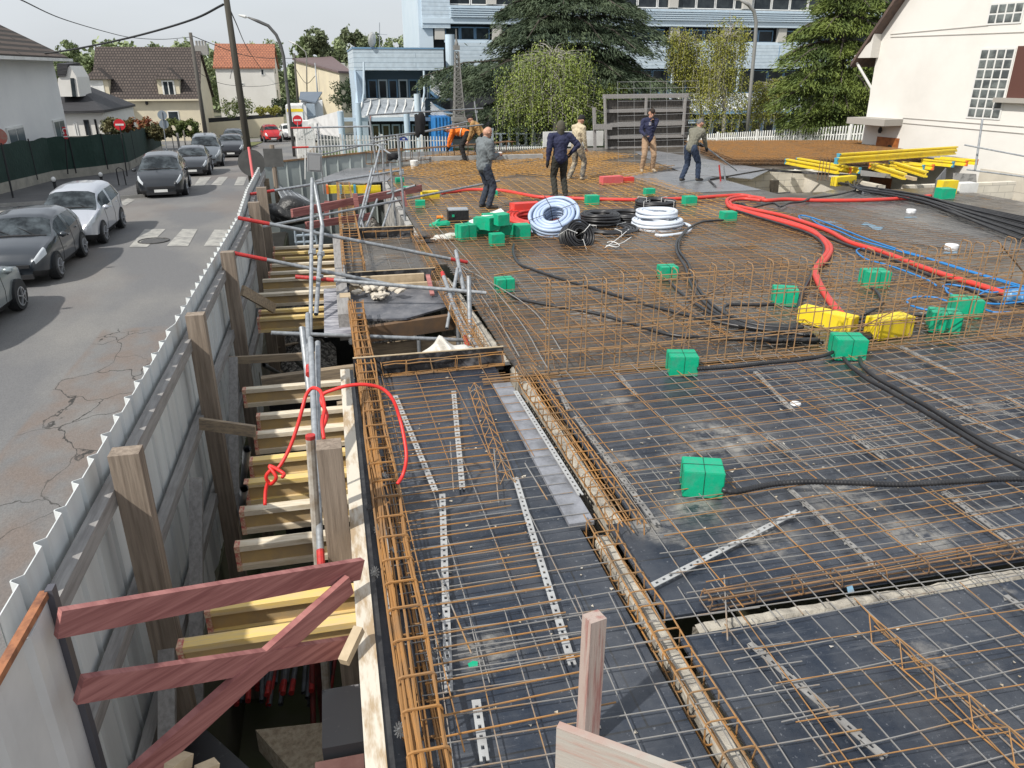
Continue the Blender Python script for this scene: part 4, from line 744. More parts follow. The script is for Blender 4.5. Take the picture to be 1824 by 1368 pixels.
o = boxthing('white_board', 'long white plastic barrier board beyond the worker in the black cap', 'barrier', (PY(968, 240, 31).x, 31, PY(968, 262, 31).z, PY(1075, 240, 31).x, 31.1, PY(968, 235, 31).z), M_white)
# ================================================================ right side: yellow beams, blocks
def ybeam(label, p, q, cap, w_=.09):
    p = Vector(p); q = Vector(q); L = (q-p).length; o = hbeam(L, M_brighty, M_brighty, w_*.85, .16, tip=cap, tipw=.05); o.location = p; o.rotation_euler = (q-p).to_track_quat('X', 'Z').to_euler(); tag(o, label, 'beam', 'yellow formwork beams at the right'); return o
oc, bc = MATS['orange_cap'], MATS['blue_cap']
for k, (p, q, c_, lab) in enumerate([(PY(1488, 292, 19.0), PY(1700, 275, 20.5), bc, 'long yellow beam on top of the stack, front'), (PY(1492, 284, 19.3), PY(1702, 270, 20.7), bc, 'long yellow beam on top of the stack, behind the front one'),
        (PY(1400, 292, 21.6), PY(1492, 310, 18.8), bc, 'yellow beam in the void, left of the bar bundle'), (PY(1420, 290, 22), PY(1505, 305, 19.2), bc, 'second yellow beam in the void left of the stack'), (PY(1550, 300, 20), PY(1610, 320, 17.5), oc, 'yellow beam lying toward the viewer under the stack'), (PY(1585, 296, 20), PY(1648, 316, 17.5), bc, 'yellow beam lying toward the viewer right of the pale timber')]):
    ybeam(lab, p, q, c_, .13)
for k in range(8):
    px = [1515, 1532, 1612, 1645, 1662, 1698, 1722, 1740][k]; py = [303, 303, 300, 298, 297, 292, 290, 288][k]; a = PY(px, py+6, 19.2); ybeam('short yellow beam end under the stack, %s from the left' % ['first', 'second', 'third', 'fourth', 'fifth', 'sixth', 'seventh', 'eighth'][k], a, a+Vector((-.35 if k < 7 else -.5, .9, 0)), oc if k % 2 == 0 or k > 5 else bc)
mb = MB(); mb.bar(PY(1560, 301, 19.8), PY(1630, 319, 17.5), .1, .08); tag(mb.build('timber', M_ply), 'pale timber lying between two yellow beams', 'timber')
o = boxthing('ply_sheet', 'dusty grey ply sheet on the yellow beam stack', 'sheet', (PY(1700, 283, 20).x, 20.2, PY(1700, 286, 20).z-.03, PY(1745, 283, 20).x, 22, PY(1700, 286, 20).z), M_deck3)
for lab, pts, y, m_, t in [('dark ply offcut leaning against the block wall', [(1665, 341), (1668, 320), (1686, 299), (1684, 318), (1675, 341)], 17.6, M_deck3, .03), ('smeared grey board standing on the block wall', [(1698, 331), (1700, 308), (1739, 310), (1740, 333)], 17.5, MATS['smeared_concrete'], .04), ('dark opening board in the void wall', [(1372, 344), (1372, 321), (1388, 321), (1386, 344)], 21.6, M_deck2, .03), ('black upstand board at the near edge of the stair void', [(1345, 352), (1350, 346), (1407, 342), (1406, 352)], 17.7, MATS['black_upstand'], .03), ('dusty board covering the block wall top', [(1534, 313), (1534, 303), (1592, 311), (1592, 318)], 18.3, MATS['smeared_concrete'], .03)]:
    mb = MB(); mb.prism([PY(*q, y) for q in pts], (0, t, 0)); tag(mb.build('board', m_), lab, 'board')
mb = MB(); mb.bar(P(1275, 333, .03), P(1262, 321, .03), .03, .07); mb.bar(P(1262, 321, .03), P(1365, 303, .03), .03, .07); mb.bar(P(1365, 303, .03), P(1520, 313, .0), .03, .07); tag(mb.build('edge_form', MATS['black_upstand']), 'black edge form round the stair void', 'board')
mb = MB(); mb.bb(*[*PY(1706, 352, 16.6)][:0], PY(1706, 352, 16.6).x, 16.6, 0, PY(1738, 352, 16.6).x, 16.9, .24); tag(mb.build('white_block', M_white), 'white aerated block at the slab edge behind the green box', 'block')
for k, (px, py) in enumerate([(1462, 310), (1468, 310), (1474, 308), (1480, 309)]):
    mb = MB(); mb.rod(PY(px, py-28, 18.2), PY(px-6, py+12, 18.2), .010, 5); tag(mb.build('starter_bar', M_rustd), 'rusty starter bar in the bundle at the stair void, %s from the left' % ['first', 'second', 'third', 'fourth'][k], 'steel bar', 'starter bars')
for k, (a, b_, rd) in enumerate([((1281, 294), (1284, 325), 1), ((1289, 296), (1292, 323), 0)]):
    mb = MB(); mb.rod(PY(*a, 20), PY(*b_, 20), .022, 8); tag(mb.build('void_pin', M_redpaint if rd else M_galv), ['red prop head standing at the void edge', 'grey prop head standing at the void edge'][k], 'prop')
# white floor pipes
for k, (px, py, r_) in enumerate([(1545, 345, .07), (1537, 346, .03), (1622, 380, .10), (1694, 444, .11), (1417, 720, .05)]):
    c = P(px, py, 0); mb = MB(); h = .09 if k < 4 else .015; mb.lathe([(r_, 0), (r_, h-.01), (r_*.9, h)], c, 20); o = mb.build('floor_pipe', mat('white_pvc', (.74, .75, .76), .35), smooth=False); tag(o, ['white capped pipe beside the conduit fan', 'tiny white pipe left of the capped pipe', 'white pipe cap in the bare grey deck, upper', 'white pipe cap in the bare grey deck, lower', 'white disc lying in the near bay'][k], 'pipe cap')
# blue paint stains are on thin tape sheets
M_bluet = mat('blue_film', (.16, .33, .47), .6, (.20, .22, .24), 9, 1.)
for k, q in enumerate([[(1425, 382), (1470, 392), (1462, 398), (1418, 386)], [(1470, 390), (1510, 402), (1500, 407), (1460, 396)], [(1543, 395), (1575, 405), (1568, 410), (1535, 400)], [(1612, 386), (1632, 386), (1634, 388), (1610, 388)], [(1682, 448), (1706, 448), (1704, 452), (1680, 451)], [(1508, 1046), (1518, 1043), (1522, 1055), (1511, 1058)]]):
    mb = MB(); q = [(u[0]+(v[0]-u[0])*f_+random.uniform(-4, 4)*(k < 3), u[1]+(v[1]-u[1])*f_+random.uniform(-1.5, 1.5)*(k < 3)) for u, v in zip(q, q[1:]+q[:1]) for f_ in (0, .33, .66)]; mb.prism([P(*a, .02) for a in q], (0, 0, .002)); tag(mb.build('blue_film', M_bluet), ['strip of blue film at the blue pipe loop', 'second strip of blue film', 'blue film patch on the bare grey deck', 'blue film round the upper white cap', 'blue film round the lower white cap', 'bright blue scrap in the cross joint'][k], 'film')
mb = MB(); mb.prism([P(*a, .05) for a in [(833, 1183), (842, 1178), (851, 1179), (851, 1187), (836, 1189)]], (0, 0, .004)); tag(mb.build('plastic_scrap', M_green), 'small green plastic scrap on the near strip', 'scrap')
# ================================================================ junction boxes
def jbox(name, px, py, wpx, label, m, ratio=(1, .85, .72), z=0., rz=None, wires=True, grp='green junction boxes', cat='junction box', wd=None):
    """px, py: centre of its foot in the photo; wpx: its width there"""
    c = P(px, py, z); dist = (c-CP).dot(Vector((syw*cp, cyw*cp, -sp))); wd = wd or wpx/F*dist*.84
    t = thing(name, label, cat, (c.x, c.y, z), grp); a, b_, h = wd*ratio[0], wd*ratio[1], wd*ratio[2]
    mb = MB(); bv = min(a, b_, h)*.03; bm = bmesh.new(); bmesh.ops.create_cube(bm, size=1); bmesh.ops.scale(bm, vec=(a, b_, h), verts=bm.verts); bmesh.ops.translate(bm, vec=(0, b_*.35, h/2+.01), verts=bm.verts)
    bmesh.ops.bevel(bm, geom=bm.edges, offset=bv, segments=2, affect='EDGES'); mb.add([(v.co.x+c.x, v.co.y+c.y, v.co.z+z) for v in bm.verts], [tuple(v.index for v in f.verts) for f in bm.faces]); bm.free(); mb.build('body', m, t)
    if wires and wpx > 34:
        k = MB(); e = .003; y0_, y1_ = c.y+b_*(.35-.5)-e, c.y+b_*.85+e; z0_, z1_ = z+.01, z+h+.013
        k.tube([(c.x, y0_, z0_), (c.x, y0_, z1_), (c.x+.01, y1_, z1_), (c.x+.01, y1_, z0_)], .0022, 4); k.tube([(c.x-a/2-e, c.y+b_*.35, z0_), (c.x-a/2-e, c.y+b_*.35, z1_), (c.x+a/2+e, c.y+b_*.37, z1_), (c.x+a/2+e, c.y+b_*.37, z0_)], .0022, 4); k.build('binding_wire', M_dark, t)
    t.rotation_euler.z = rz if rz is not None else random.uniform(-.12, .12)
    return t
for q in [(1250, 885, 84, 'largest green box, nearest the viewer, with one corrugated conduit'), (1216, 670, 60, 'green box at the foot of the upright cage, left'), (1512, 642, 64, 'green box at the cage foot with three conduits'), (1680, 594, 60, 'green box behind the cage, lower of the right pair'),
          (1720, 568, 56, 'green box behind the cage, upper of the right pair'), (1561, 515, 50, 'green box above the second yellow box'), (1397, 546, 50, 'green box above the long yellow box'), (1191, 499, 38, 'green box behind the middle of the upright cage'), (901, 521, 38, 'green box alone left of the fan of bars'),
          (1299, 397, 30, 'green box joined to the S shaped conduit'), (1230, 367, 26, 'green box on the long red conduit'), (1056, 366, 27, 'green box before the red conduit, right of the navy worker'), (1158, 350, 21, 'green box behind the long red conduit'), (1686, 356, 31, 'green box before the small yellow box at right'),
          (880, 351, 16, 'green box half hidden behind the man with the notepad'), (713, 328, 17, 'farthest of the three green boxes at the left edge'), (727, 345, 19, 'middle of the three green boxes at the left edge'), (749, 371, 21, 'nearest of the three green boxes at the left edge'), (1142, 373, 18, 'green box half hidden behind the white coil')]:
    jbox('junction_box', q[0], q[1], q[2], q[3], M_green, rz={1250: R(-20), 1216: R(-14), 1512: R(-16), 1680: R(-30), 1720: R(-25), 1397: R(-25), 1561: R(-10)}.get(q[0]))
pile = [(834, 430, 32, 0), (864, 423, 28, 0), (887, 440, 25, 0), (902, 424, 26, 0), (931, 427, 29, 0), (920, 424, 22, 0), (855, 410, 24, .12), (880, 411, 26, .12), (897, 403, 24, .16), (845, 415, 20, 0), (872, 402, 22, 0), (884, 412, 22, 0), (896, 389+14, 22, .2)]
plab = ['at the left end of the pile', 'second in the front row', 'lowest, in front of the pile', 'right of centre', 'at the right end', 'half hidden at the right end', 'on top at the left', 'on top in the middle', 'on top at the right', 'behind at the left', 'behind in the middle', 'inside the pile', 'topmost at the back']
for (px, py, w_, z), lb_ in zip(pile, plab): jbox('junction_box', px, py, w_*1.16, 'green box of the pile beside the coils, '+lb_, M_green, (1, .85, .9), z=z*1.5, rz=random.uniform(-.5, .5), grp='green junction boxes')
for q in [(1466, 586, 86, 'long yellow conduit box behind the cage, set at a slant', (1, .28, .30), R(-62), .68), (1590, 603, 74, 'shorter yellow conduit box behind the cage', (1, .46, .46), R(8), .52), (1505, 331, 62, 'yellow conduit box feeding the black fan', (1, .25, .30), R(16)), (1688, 347, 38, 'small yellow box behind the green box at right', (1, .5, .75), 0), (768, 356, 38, 'yellow box at the end of the long red conduit', (1, .4, .45), R(12))]:
    jbox('conduit_box', q[0], q[1], q[2], q[3], M_brighty, q[4], rz=q[5], grp='yellow conduit boxes', wires=False, wd=q[6] if len(q) > 6 else None)
M_redb = mat('red_box_plastic', (.66, .05, .035), .45, (.58, .07, .06), 5, .8); M_pink = mat('faded_red_plastic', (.62, .10, .10), .55, (.55, .14, .14), 5, .8)
for q in [(937, 380, 60, 'lower red conduit box of the stack behind the red coil', M_redb, 0), (939, 380, 60, 'upper red conduit box of the stack behind the red coil', M_redb, .22), (1091, 329, 48, 'faded pink red conduit box on the far slab', M_pink, 0), (1117, 326, 32, 'bright red conduit box beside the faded one', M_redb, 0)]:
    jbox('conduit_box', q[0], q[1], q[2], q[3], q[4], (1, .4, .34), z=q[5], rz=R(8), grp='red conduit boxes', wires=False)
# ================================================================ conduits
def conduit(label, pts, r, m, z=.105, ribs=False, grp='black corrugated conduits', name='conduit', zs=None, cat='conduit', n=8):
    w_ = [P(*q, (zs[i] if zs else z+random.uniform(-.008, .012))) for i, q in enumerate(pts)]; path = spline(w_, 8)
    if ribs:
        fine = []; L = 0
        for a, b_ in zip(path[:-1], path[1:]):
            k = max(1, int((b_-a).length/.006))
            for j in range(k): fine.append(a+(b_-a)*j/k)
        rad = [r*(1.0 if (i//2) % 2 else .86) for i in range(len(fine))]; mb = MB(); mb.tube(fine, rad, 8)
    else: mb = MB(); mb.tube(path, r, n)
    o = mb.build(name, m, smooth=True); return tag(o, label, cat, grp)
M_cond = mat('conduit_black', (.014, .014, .016), .38, (.03, .03, .032), 5, .8)
M_redc = mat('conduit_red', (.60, .045, .03), .45, (.50, .06, .05), 4, .8, bump=.35, bscale=60); M_bluec = mat('pipe_blue', (.02, .18, .46), .4); M_pale = mat('pipe_pale_blue', (.36, .45, .62), .4, (.42, .50, .64), 5, .8); M_palew = mat('pipe_white', (.58, .63, .70), .4)
conduit('black conduit from under the pile of green boxes to the long yellow box', [(915, 435), (914, 450), (925, 470), (955, 482), (1000, 497), (1050, 512), (1110, 530), (1160, 545), (1220, 560), (1300, 578), (1380, 590), (1440, 597)], .022, M_cond)
conduit('black conduit from the lone left green box to the long yellow box', [(905, 522), (920, 531), (960, 540), (1060, 558), (1130, 578), (1200, 597), (1290, 603), (1380, 606), (1460, 606)], .022, M_cond)
conduit('black conduit from the green box behind the middle of the cage', [(1192, 500), (1205, 515), (1230, 535), (1265, 557), (1320, 580), (1400, 592), (1450, 597)], .022, M_cond)
conduit('S shaped black conduit from the round bend to the yellow box, upper', [(1288, 392), (1270, 393), (1245, 397), (1220, 412), (1210, 430), (1210, 447), (1226, 470), (1236, 500), (1256, 530), (1290, 558), (1345, 578), (1430, 585)], .022, M_cond)
conduit('S shaped black conduit beside the upper one', [(1222, 412), (1206, 430), (1206, 450), (1220, 475), (1230, 505), (1248, 532), (1284, 562), (1340, 582), (1425, 590)], .022, M_cond)
conduit('short black conduit from the upper middle green box, bent back', [(1380, 542), (1350, 543), (1300, 543), (1289, 550), (1298, 562), (1345, 577), (1430, 582)], .022, M_cond)
conduit('black corrugated conduit along the foot of the cage', [(1242, 657), (1265, 656), (1320, 652), (1370, 646), (1430, 640), (1465, 634), (1484, 627)], .021, M_cond, ribs=True)
conduit('near black conduit running right from the green junction box', [(1503, 638), (1515, 652), (1545, 675), (1590, 700), (1650, 735), (1700, 765), (1760, 800), (1860, 850)], .022, M_cond)
conduit('twin black conduit beside it running right', [(1531, 638), (1537, 652), (1560, 672), (1610, 700), (1665, 732), (1712, 762), (1770, 796), (1870, 845)], .022, M_cond)
conduit('nearest black corrugated conduit running right from the largest green box', [(1286, 872), (1305, 876), (1330, 872), (1380, 862), (1440, 858), (1520, 860), (1600, 863), (1700, 858), (1790, 853), (1880, 855)], .023, M_cond, ribs=True)
conduit('black conduit hugging the outside of the red bend', [(1312, 375), (1350, 387), (1400, 402), (1445, 418), (1466, 436), (1464, 456), (1450, 472), (1445, 490), (1432, 515), (1424, 535), (1422, 550)], .024, M_cond)
conduit('short black conduit twisting up to the stair void', [(1308, 362), (1322, 363), (1337, 370), (1355, 366), (1378, 362), (1390, 368), (1405, 362), (1430, 359), (1445, 353), (1490, 347), (1524, 338)], .024, M_cond, z=.1)
conduit('black conduit running between the two red conduits to the right', [(1375, 385), (1395, 395), (1430, 405), (1480, 425), (1520, 440), (1580, 458), (1650, 488), (1720, 513), (1780, 540)], .024, M_cond)
for k in range(3): conduit('black conduit between the yellow boxes and the right green pair, %s' % ['upper', 'middle', 'lower'][k], [(1508, 572+k*9), (1560, 563+k*5), (1600, 560+k*5), (1652, 562+k*8)], .022, M_cond, z=.05+.02*(2-k))
conduit('short black conduit dropping from the green box above the yellow box', [(1553, 513), (1562, 520), (1570, 535), (1565, 545), (1540, 560)], .022, M_cond)
conduit('black conduit joining the two right green boxes', [(1690, 553), (1700, 560), (1716, 562)], .024, M_cond)
for k in range(7): conduit('black conduit in the bundle entering the long yellow box from the left, %s' % ['first', 'second', 'third', 'fourth', 'fifth', 'sixth', 'seventh'][k], [(1290+k*9, 566+k*6.5), (1340, 578+k*4), (1380, 582+k*4.5), (1424+k*7, 577+k*5.5)], .022, M_cond, z=.05+.018*(k % 3))
for k in range(3): conduit('black conduit tail between the two lower yellow boxes, %s' % ['first', 'second', 'third'][k], [(1518, 592+k*4), (1535, 597+k*3), (1552, 593+k*4)], .024, M_cond, z=.06)
rr = random.Random(11)
for k in range(16):
    y0_ = 322+rr.uniform(0, 7); o_ = rr.uniform(-1, 1); f_ = k/15
    conduit('black conduit strand of the wide fan spreading right from the far yellow box', [(1487+k*3.2, 327-k*.5), (1530+rr.uniform(-8, 8), 334+4*o_), (1590, 341+5*f_+3*o_), (1650, 352+7*f_+4*o_), (1710, 364+20*f_), (1770, 376+32*f_), (1850, 392+46*f_)], .024, M_cond, z=.05+.03*(k % 4), grp='fan of black conduits at the right', n=6)
conduit('long red conduit crossing the slab from the yellow box to the right bend', [(787, 344), (810, 341), (845, 338), (890, 339), (925, 345), (960, 351), (1010, 353), (1070, 355), (1150, 356), (1230, 353), (1290, 349), (1325, 348), (1360, 356)], .045, M_redc, z=.08, grp='red conduits', ribs=False)
conduit('red conduit continuing right to the black fan', [(1345, 352), (1365, 357), (1400, 355), (1450, 357), (1520, 357), (1580, 355), (1630, 352), (1658, 349)], .045, M_redc, z=.08, grp='red conduits')
conduit('outer red conduit of the hairpin, ending at the long yellow box', [(1362, 354), (1330, 350), (1300, 353), (1295, 361), (1305, 371), (1345, 382), (1395, 396), (1440, 410), (1472, 430), (1480, 446), (1468, 466), (1454, 478), (1458, 500), (1475, 530), (1502, 562)], .042, M_redc, grp='red conduits')
conduit('inner red conduit of the hairpin', [(1355, 357), (1325, 354), (1304, 357), (1301, 363), (1318, 373), (1365, 385), (1410, 397), (1448, 411), (1466, 428), (1474, 446), (1460, 466), (1450, 482), (1458, 505), (1478, 538), (1498, 560)], .038, M_redc, z=.11, grp='red conduits')
conduit('red conduit running on to the right edge', [(1306, 366), (1340, 373), (1385, 382), (1430, 395), (1475, 411), (1515, 432), (1570, 448), (1640, 475), (1700, 495), (1750, 510), (1800, 526)], .040, M_redc, z=.12, grp='red conduits')
for k, (q, lb_) in enumerate([([(1440, 396), (1426, 390), (1424, 384), (1440, 386), (1475, 398), (1543, 425), (1593, 442), (1643, 457), (1693, 472), (1743, 487), (1840, 515)], 'long blue pipe loop along the bare deck'), ([(1445, 390), (1460, 400), (1495, 412), (1530, 427), (1600, 447), (1650, 460), (1700, 476), (1760, 494), (1830, 516)], 'blue pipe doubling the long one'), ([(1540, 443), (1528, 444), (1527, 450), (1545, 462), (1580, 472), (1618, 485), (1655, 500), (1668, 509)], 'short blue hairpin behind the cage'),
        ([(1690, 515), (1680, 510), (1692, 507), (1730, 513), (1765, 521), (1800, 516), (1840, 512)], 'blue loop by the right green pair, upper'), ([(1684, 513), (1690, 522), (1720, 533), (1765, 541), (1800, 540), (1850, 533)], 'blue loop by the right green pair, lower'), ([(1700, 550), (1660, 553), (1625, 545), (1616, 535), (1632, 529), (1665, 530), (1695, 540), (1705, 548)], 'round blue loop left of the right green pair'), ([(1745, 525), (1760, 517), (1790, 512), (1850, 508)], 'blue pipe end at the right edge'), ([(1740, 545), (1770, 556), (1800, 556)], 'blue pipe tail at the right edge')]):
    conduit(lb_, q, .014, M_bluec, z=.12, grp='blue water pipes', name='water_pipe', cat='pipe', n=6)
mb = MB(); c = P(1812, 527, .1); v, f = lump((c.x, c.y, .1), .16, .2, 3, (1.2, .8, .6), 3); mb.add(v, f); tag(mb.build('tape_bundle', mat('blue_wrap', (.04, .20, .45), .5, (.3, .45, .6), 9, 1., lo=.5, hi=.6), smooth=True), 'bundle of blue pipe ends wrapped in film at the right edge', 'pipe bundle')
# coils
def coil(label, px, py, R_, r, turns, rows, m, tilt=0, rz=0, zc=0, sq=1., grp='coiled pipes', ties=3):
    c = P(px, py, 0)+Vector((0, 0, zc)); t = thing('pipe_coil', label, 'pipe coil', tuple(c), grp); M_ = Matrix.Rotation(rz, 4, 'Z') @ Matrix.Rotation(tilt, 4, 'X'); rr = random.Random(px)
    mb = MB()
    for a in range(turns):
        for b_ in range(rows):
            Rk = R_-a*2*r*.96+rr.uniform(-.01, .01); zz = b_*2*r*.92+r+rr.uniform(-.004, .004); e = rr.uniform(-.012, .012); ph = rr.uniform(0, 6)
            loop = [c+M_ @ Vector(((Rk+e*math.cos(2*s_+ph))*math.cos(s_), (Rk*sq+e*math.sin(s_))*math.sin(s_), zz+.010*math.sin(s_*2+ph))) for s_ in [2*math.pi*k/36 for k in range(36)]]
            mb.tube(loop, r, 7, closed=True)
    mb.build('pipe', m, t, smooth=True)
    k = MB()
    for j in range(ties):
        an = j*2*math.pi/ties+.6; wi = R_-turns*2*r+r*.4; wo = R_+r*1.25; hh = rows*2*r+r*.3
        q = [(wi, -r*.2), (wo, -r*.2), (wo, hh), (wi, hh)]; k.tube([c+M_ @ Vector((a*math.cos(an), a*sq*math.sin(an), b_)) for a, b_ in q], .007, 4, closed=True)
    if ties: k.build('tie', M_white if m is M_cond else M_dark, t)
    return t
coil('orange red pipe coil leaning behind the pale blue coil', 952, 405, .58, .034, 4, 4, M_redc, tilt=R(8), ties=3)
coil('big pale blue pipe coil leaning on the heap of coils', 990, 418, .44, .036, 4, 5, M_pale, tilt=R(33), rz=R(-32), zc=.16, ties=4)
coil('small black coil lying on its side in front of the pale blue coil', 1018, 438, .26, .018, 5, 9, M_cond, tilt=R(62), rz=R(18), zc=.10, ties=3)
coil('flat black pipe coil right of the pale blue coil', 1085, 414, .52, .028, 5, 2, M_cond, ties=3)
coil('second flat black pipe coil stacked higher on it', 1068, 406, .38, .027, 4, 4, M_cond, zc=.10, ties=0)
coil('black pipe coil behind the white coil, left', 1118, 396, .46, .028, 4, 4, M_cond, ties=0)
coil('black tied pipe coil behind the white coil', 1166, 384, .42, .025, 4, 7, M_cond, ties=4)
coil('white flexible pipe coil in a low heap', 1170, 407, .48, .034, 3, 3, M_palew, ties=0, sq=.9)
coil('upper turns of the white pipe heap', 1168, 403, .38, .034, 3, 2, M_palew, zc=.2, ties=0)
coil('black hose loop lying by the white plastic bag', 762, 428, .30, .024, 2, 1, M_cond, sq=.7, ties=0)
conduit('white pipe tail curling out of the white coil', [(1195, 398), (1215, 398), (1230, 404), (1225, 413), (1205, 418), (1180, 420), (1168, 419)], .034, M_palew, z=.06, grp='coiled pipes', cat='pipe')
# small items on the slab
tb = thing('tool_case', 'black tool case with a pale lid beside the pile of green boxes', 'case', P(818, 398)); c = P(818, 398)
mb = MB(); mb.box((c.x, c.y+.15, .13), (.42, .30, .26), R(-3)); mb.build('body', M_black, tb); mb = MB(); mb.box((c.x, c.y+.15, .27), (.40, .30, .02), R(-3)); mb.build('lid', mat('clear_lid', (.35, .37, .40), .15), tb); mb = MB(); mb.box((c.x-.12, c.y-.005, .16), (.05, .01, .05)); mb.build('latch', M_green, tb)
for lab, q, z in [('white sheet of board lying by the pile of green boxes', [(835, 393), (892, 371), (903, 381), (858, 395), (840, 402)], .22), ]:
    mb = MB(); mb.prism([P(*a, z) for a in q], (0, 0, -.015)); tag(mb.build('white_sheet', M_white), lab, 'sheet')
c = P(784, 407); mb = MB(); v, f = lump((c.x, c.y, .08), .16, .2, 2, (1.3, .6, .5), 2); mb.add(v, f); mb.rod((c.x-.1, c.y, .1), (c.x+.05, c.y, .24), .03, 8); o = tag(mb.build('power_tool', M_green), 'green power tool lying beside the black tool case', 'power tool')
mb = MB(); mb.lathe([(.035, -.06), (.035, .06)], (c.x+.0, c.y, .22), 10, 'X'); mb.build('battery', mat('orange_plastic', (.75, .22, .03), .5), o)
for q, lb_ in [([(1078, 441), (1098, 427), (1121, 408)], 'thin bright bar lying across the mats before the coils'), ([(1080, 438), (1105, 434), (1125, 422)], 'white cord lying across the mats before the coils'), ([(1082, 432), (1090, 430), (1103, 436), (1098, 440), (1082, 437)], 'loop of white cord on the mats')]:
    conduit(lb_, q, .008, M_white, z=.09, grp=None, name='cord', cat='cord', n=5)
conduit('rusty bars bundled across the mats', [(880, 490), (950, 480), (1020, 476)], .01, M_rust, z=.1, grp=None, name='bar_bundle', cat='steel bar', n=5)
c = P(738, 300); mb = MB(); mb.lathe([(.10, 0), (.13, .22), (.13, .25)], c, 16); tag(mb.build('bucket', M_white), 'white bucket at the far left of the slab', 'bucket')
# red cord tied on the scaffold
M_cord = mat('red_cord_plastic', (.66, .03, .025), .45)
cd = MB(); A = [(577, 782, 4.5), (574, 752, 4.6), (578, 728, 4.7), (573, 702, 4.8), (566, 693, 4.85), (555, 692, 4.9), (545, 705, 4.9), (538, 730, 4.85), (528, 765, 4.8), (515, 800, 4.75), (497, 832, 4.7), (482, 838, 4.7), (474, 850, 4.7), (482, 862, 4.7), (492, 850, 4.65), (480, 830, 4.7), (505, 843, 4.65), (503, 850, 4.6)]
cd.tube(spline([PY(*a) for a in A], 8), .0125, 8)
B = [(574, 765, 4.62), (582, 740, 4.7), (573, 716, 4.75), (576, 702, 4.8), (595, 694, 4.8), (620, 687, 4.8), (650, 685, 4.8), (680, 692, 4.8), (700, 712, 4.75), (712, 745, 4.7), (720, 780, 4.6), (724, 815, 4.5), (718, 845, 4.45), (708, 862, 4.4)]
cd.tube(spline([PY(*a) for a in B], 8), .0125, 8); D = [(478, 855, 4.72), (473, 875, 4.7), (472, 900, 4.65)]; cd.tube(spline([PY(*a) for a in D], 6), .0125, 8)
tag(cd.build('knotted_rope', M_cord, smooth=True), 'thick bright red cord looped and knotted over the scaffold tubes', 'cord')
# ================================================================ helpers for buildings
def vplane(px, py, p0, d):                       # photo pixel on a vertical plane through p0 with direction d
    r_ = ray(px, py); n = Vector((-d[1], d[0], 0)); t = (Vector((p0[0], p0[1], 0))-CP).dot(n)/r_.dot(n); return CP+r_*t
def window(par, x0, x1, y, z0, z1, rows=1, cols=2, frame=None, glass=None, t=.05, name='window', fr=.06):
    a = MB(); f = frame or M_white
    a.bb(x0-.02, y-.03, z0-.02, x1+.02, y+t, z0+fr); a.bb(x0-.02, y-.03, z1-fr, x1+.02, y+t, z1+.02); a.bb(x0-.02, y-.028, z0+fr, x0+fr, y+t, z1-fr); a.bb(x1-fr, y-.028, z0+fr, x1+.02, y+t, z1-fr)
    for k in range(1, cols): xx = x0+(x1-x0)*k/cols; a.bb(xx-fr*.4, y-.026, z0+fr, xx+fr*.4, y+t, z1-fr)
    for k in range(1, rows): zz = z0+(z1-z0)*k/rows; a.bb(x0+fr, y-.024, zz-.03, x1-fr, y+t, zz+.03)
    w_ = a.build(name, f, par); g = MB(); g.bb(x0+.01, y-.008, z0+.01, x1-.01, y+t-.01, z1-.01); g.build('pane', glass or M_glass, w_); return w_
M_tile = brickmat('brown_roof_tile', (.105, .082, .070), (.078, .060, .052), (.028, .022, .020), .27, .27, (0, 0, 0), .04, .85, .8, bdist=.05)
M_tiler = brickmat('red_roof_tile', (.40, .155, .085), (.33, .125, .07), (.14, .06, .04), .33, .36, (0, 0, 0), .03, .85, .7, bdist=.05)
M_cream = mat('cream_render', (.66, .59, .44), .9, (.58, .52, .40), .6, 1., bump=.1, bscale=30); M_whiter = mat('white_render', (.72, .70, .66), .9, (.64, .62, .58), .35, 1., bump=.12, bscale=25, lo=.45, hi=.7)
M_greyr = mat('grey_white_render', (.78, .78, .77), .9, (.72, .72, .72), .4, 1., bump=.1, bscale=25)
def gable(mb, x0, x1, y0, y1, ze, zr, axis='x', t=.12, ov=.3):
    """roof slabs, ridge along axis"""
    if axis == 'x':
        ym = (y0+y1)/2
        for s, ya in ((1, y0-ov), (-1, y1+ov)):
            zz = ze-(zr-ze)*ov/((y1-y0)/2); mb.prism([(x0-ov, ya, zz), (x1+ov, ya, zz), (x1+ov, ym, zr), (x0-ov, ym, zr)], (0, 0, t))
    else:
        xm = (x0+x1)/2
        for xa in (x0-ov, x1+ov):
            zz = ze-(zr-ze)*ov/((x1-x0)/2); mb.prism([(xa, y0-ov, zz), (xa, y1+ov, zz), (xm, y1+ov, zr), (xm, y0-ov, zr)], (0, 0, t))
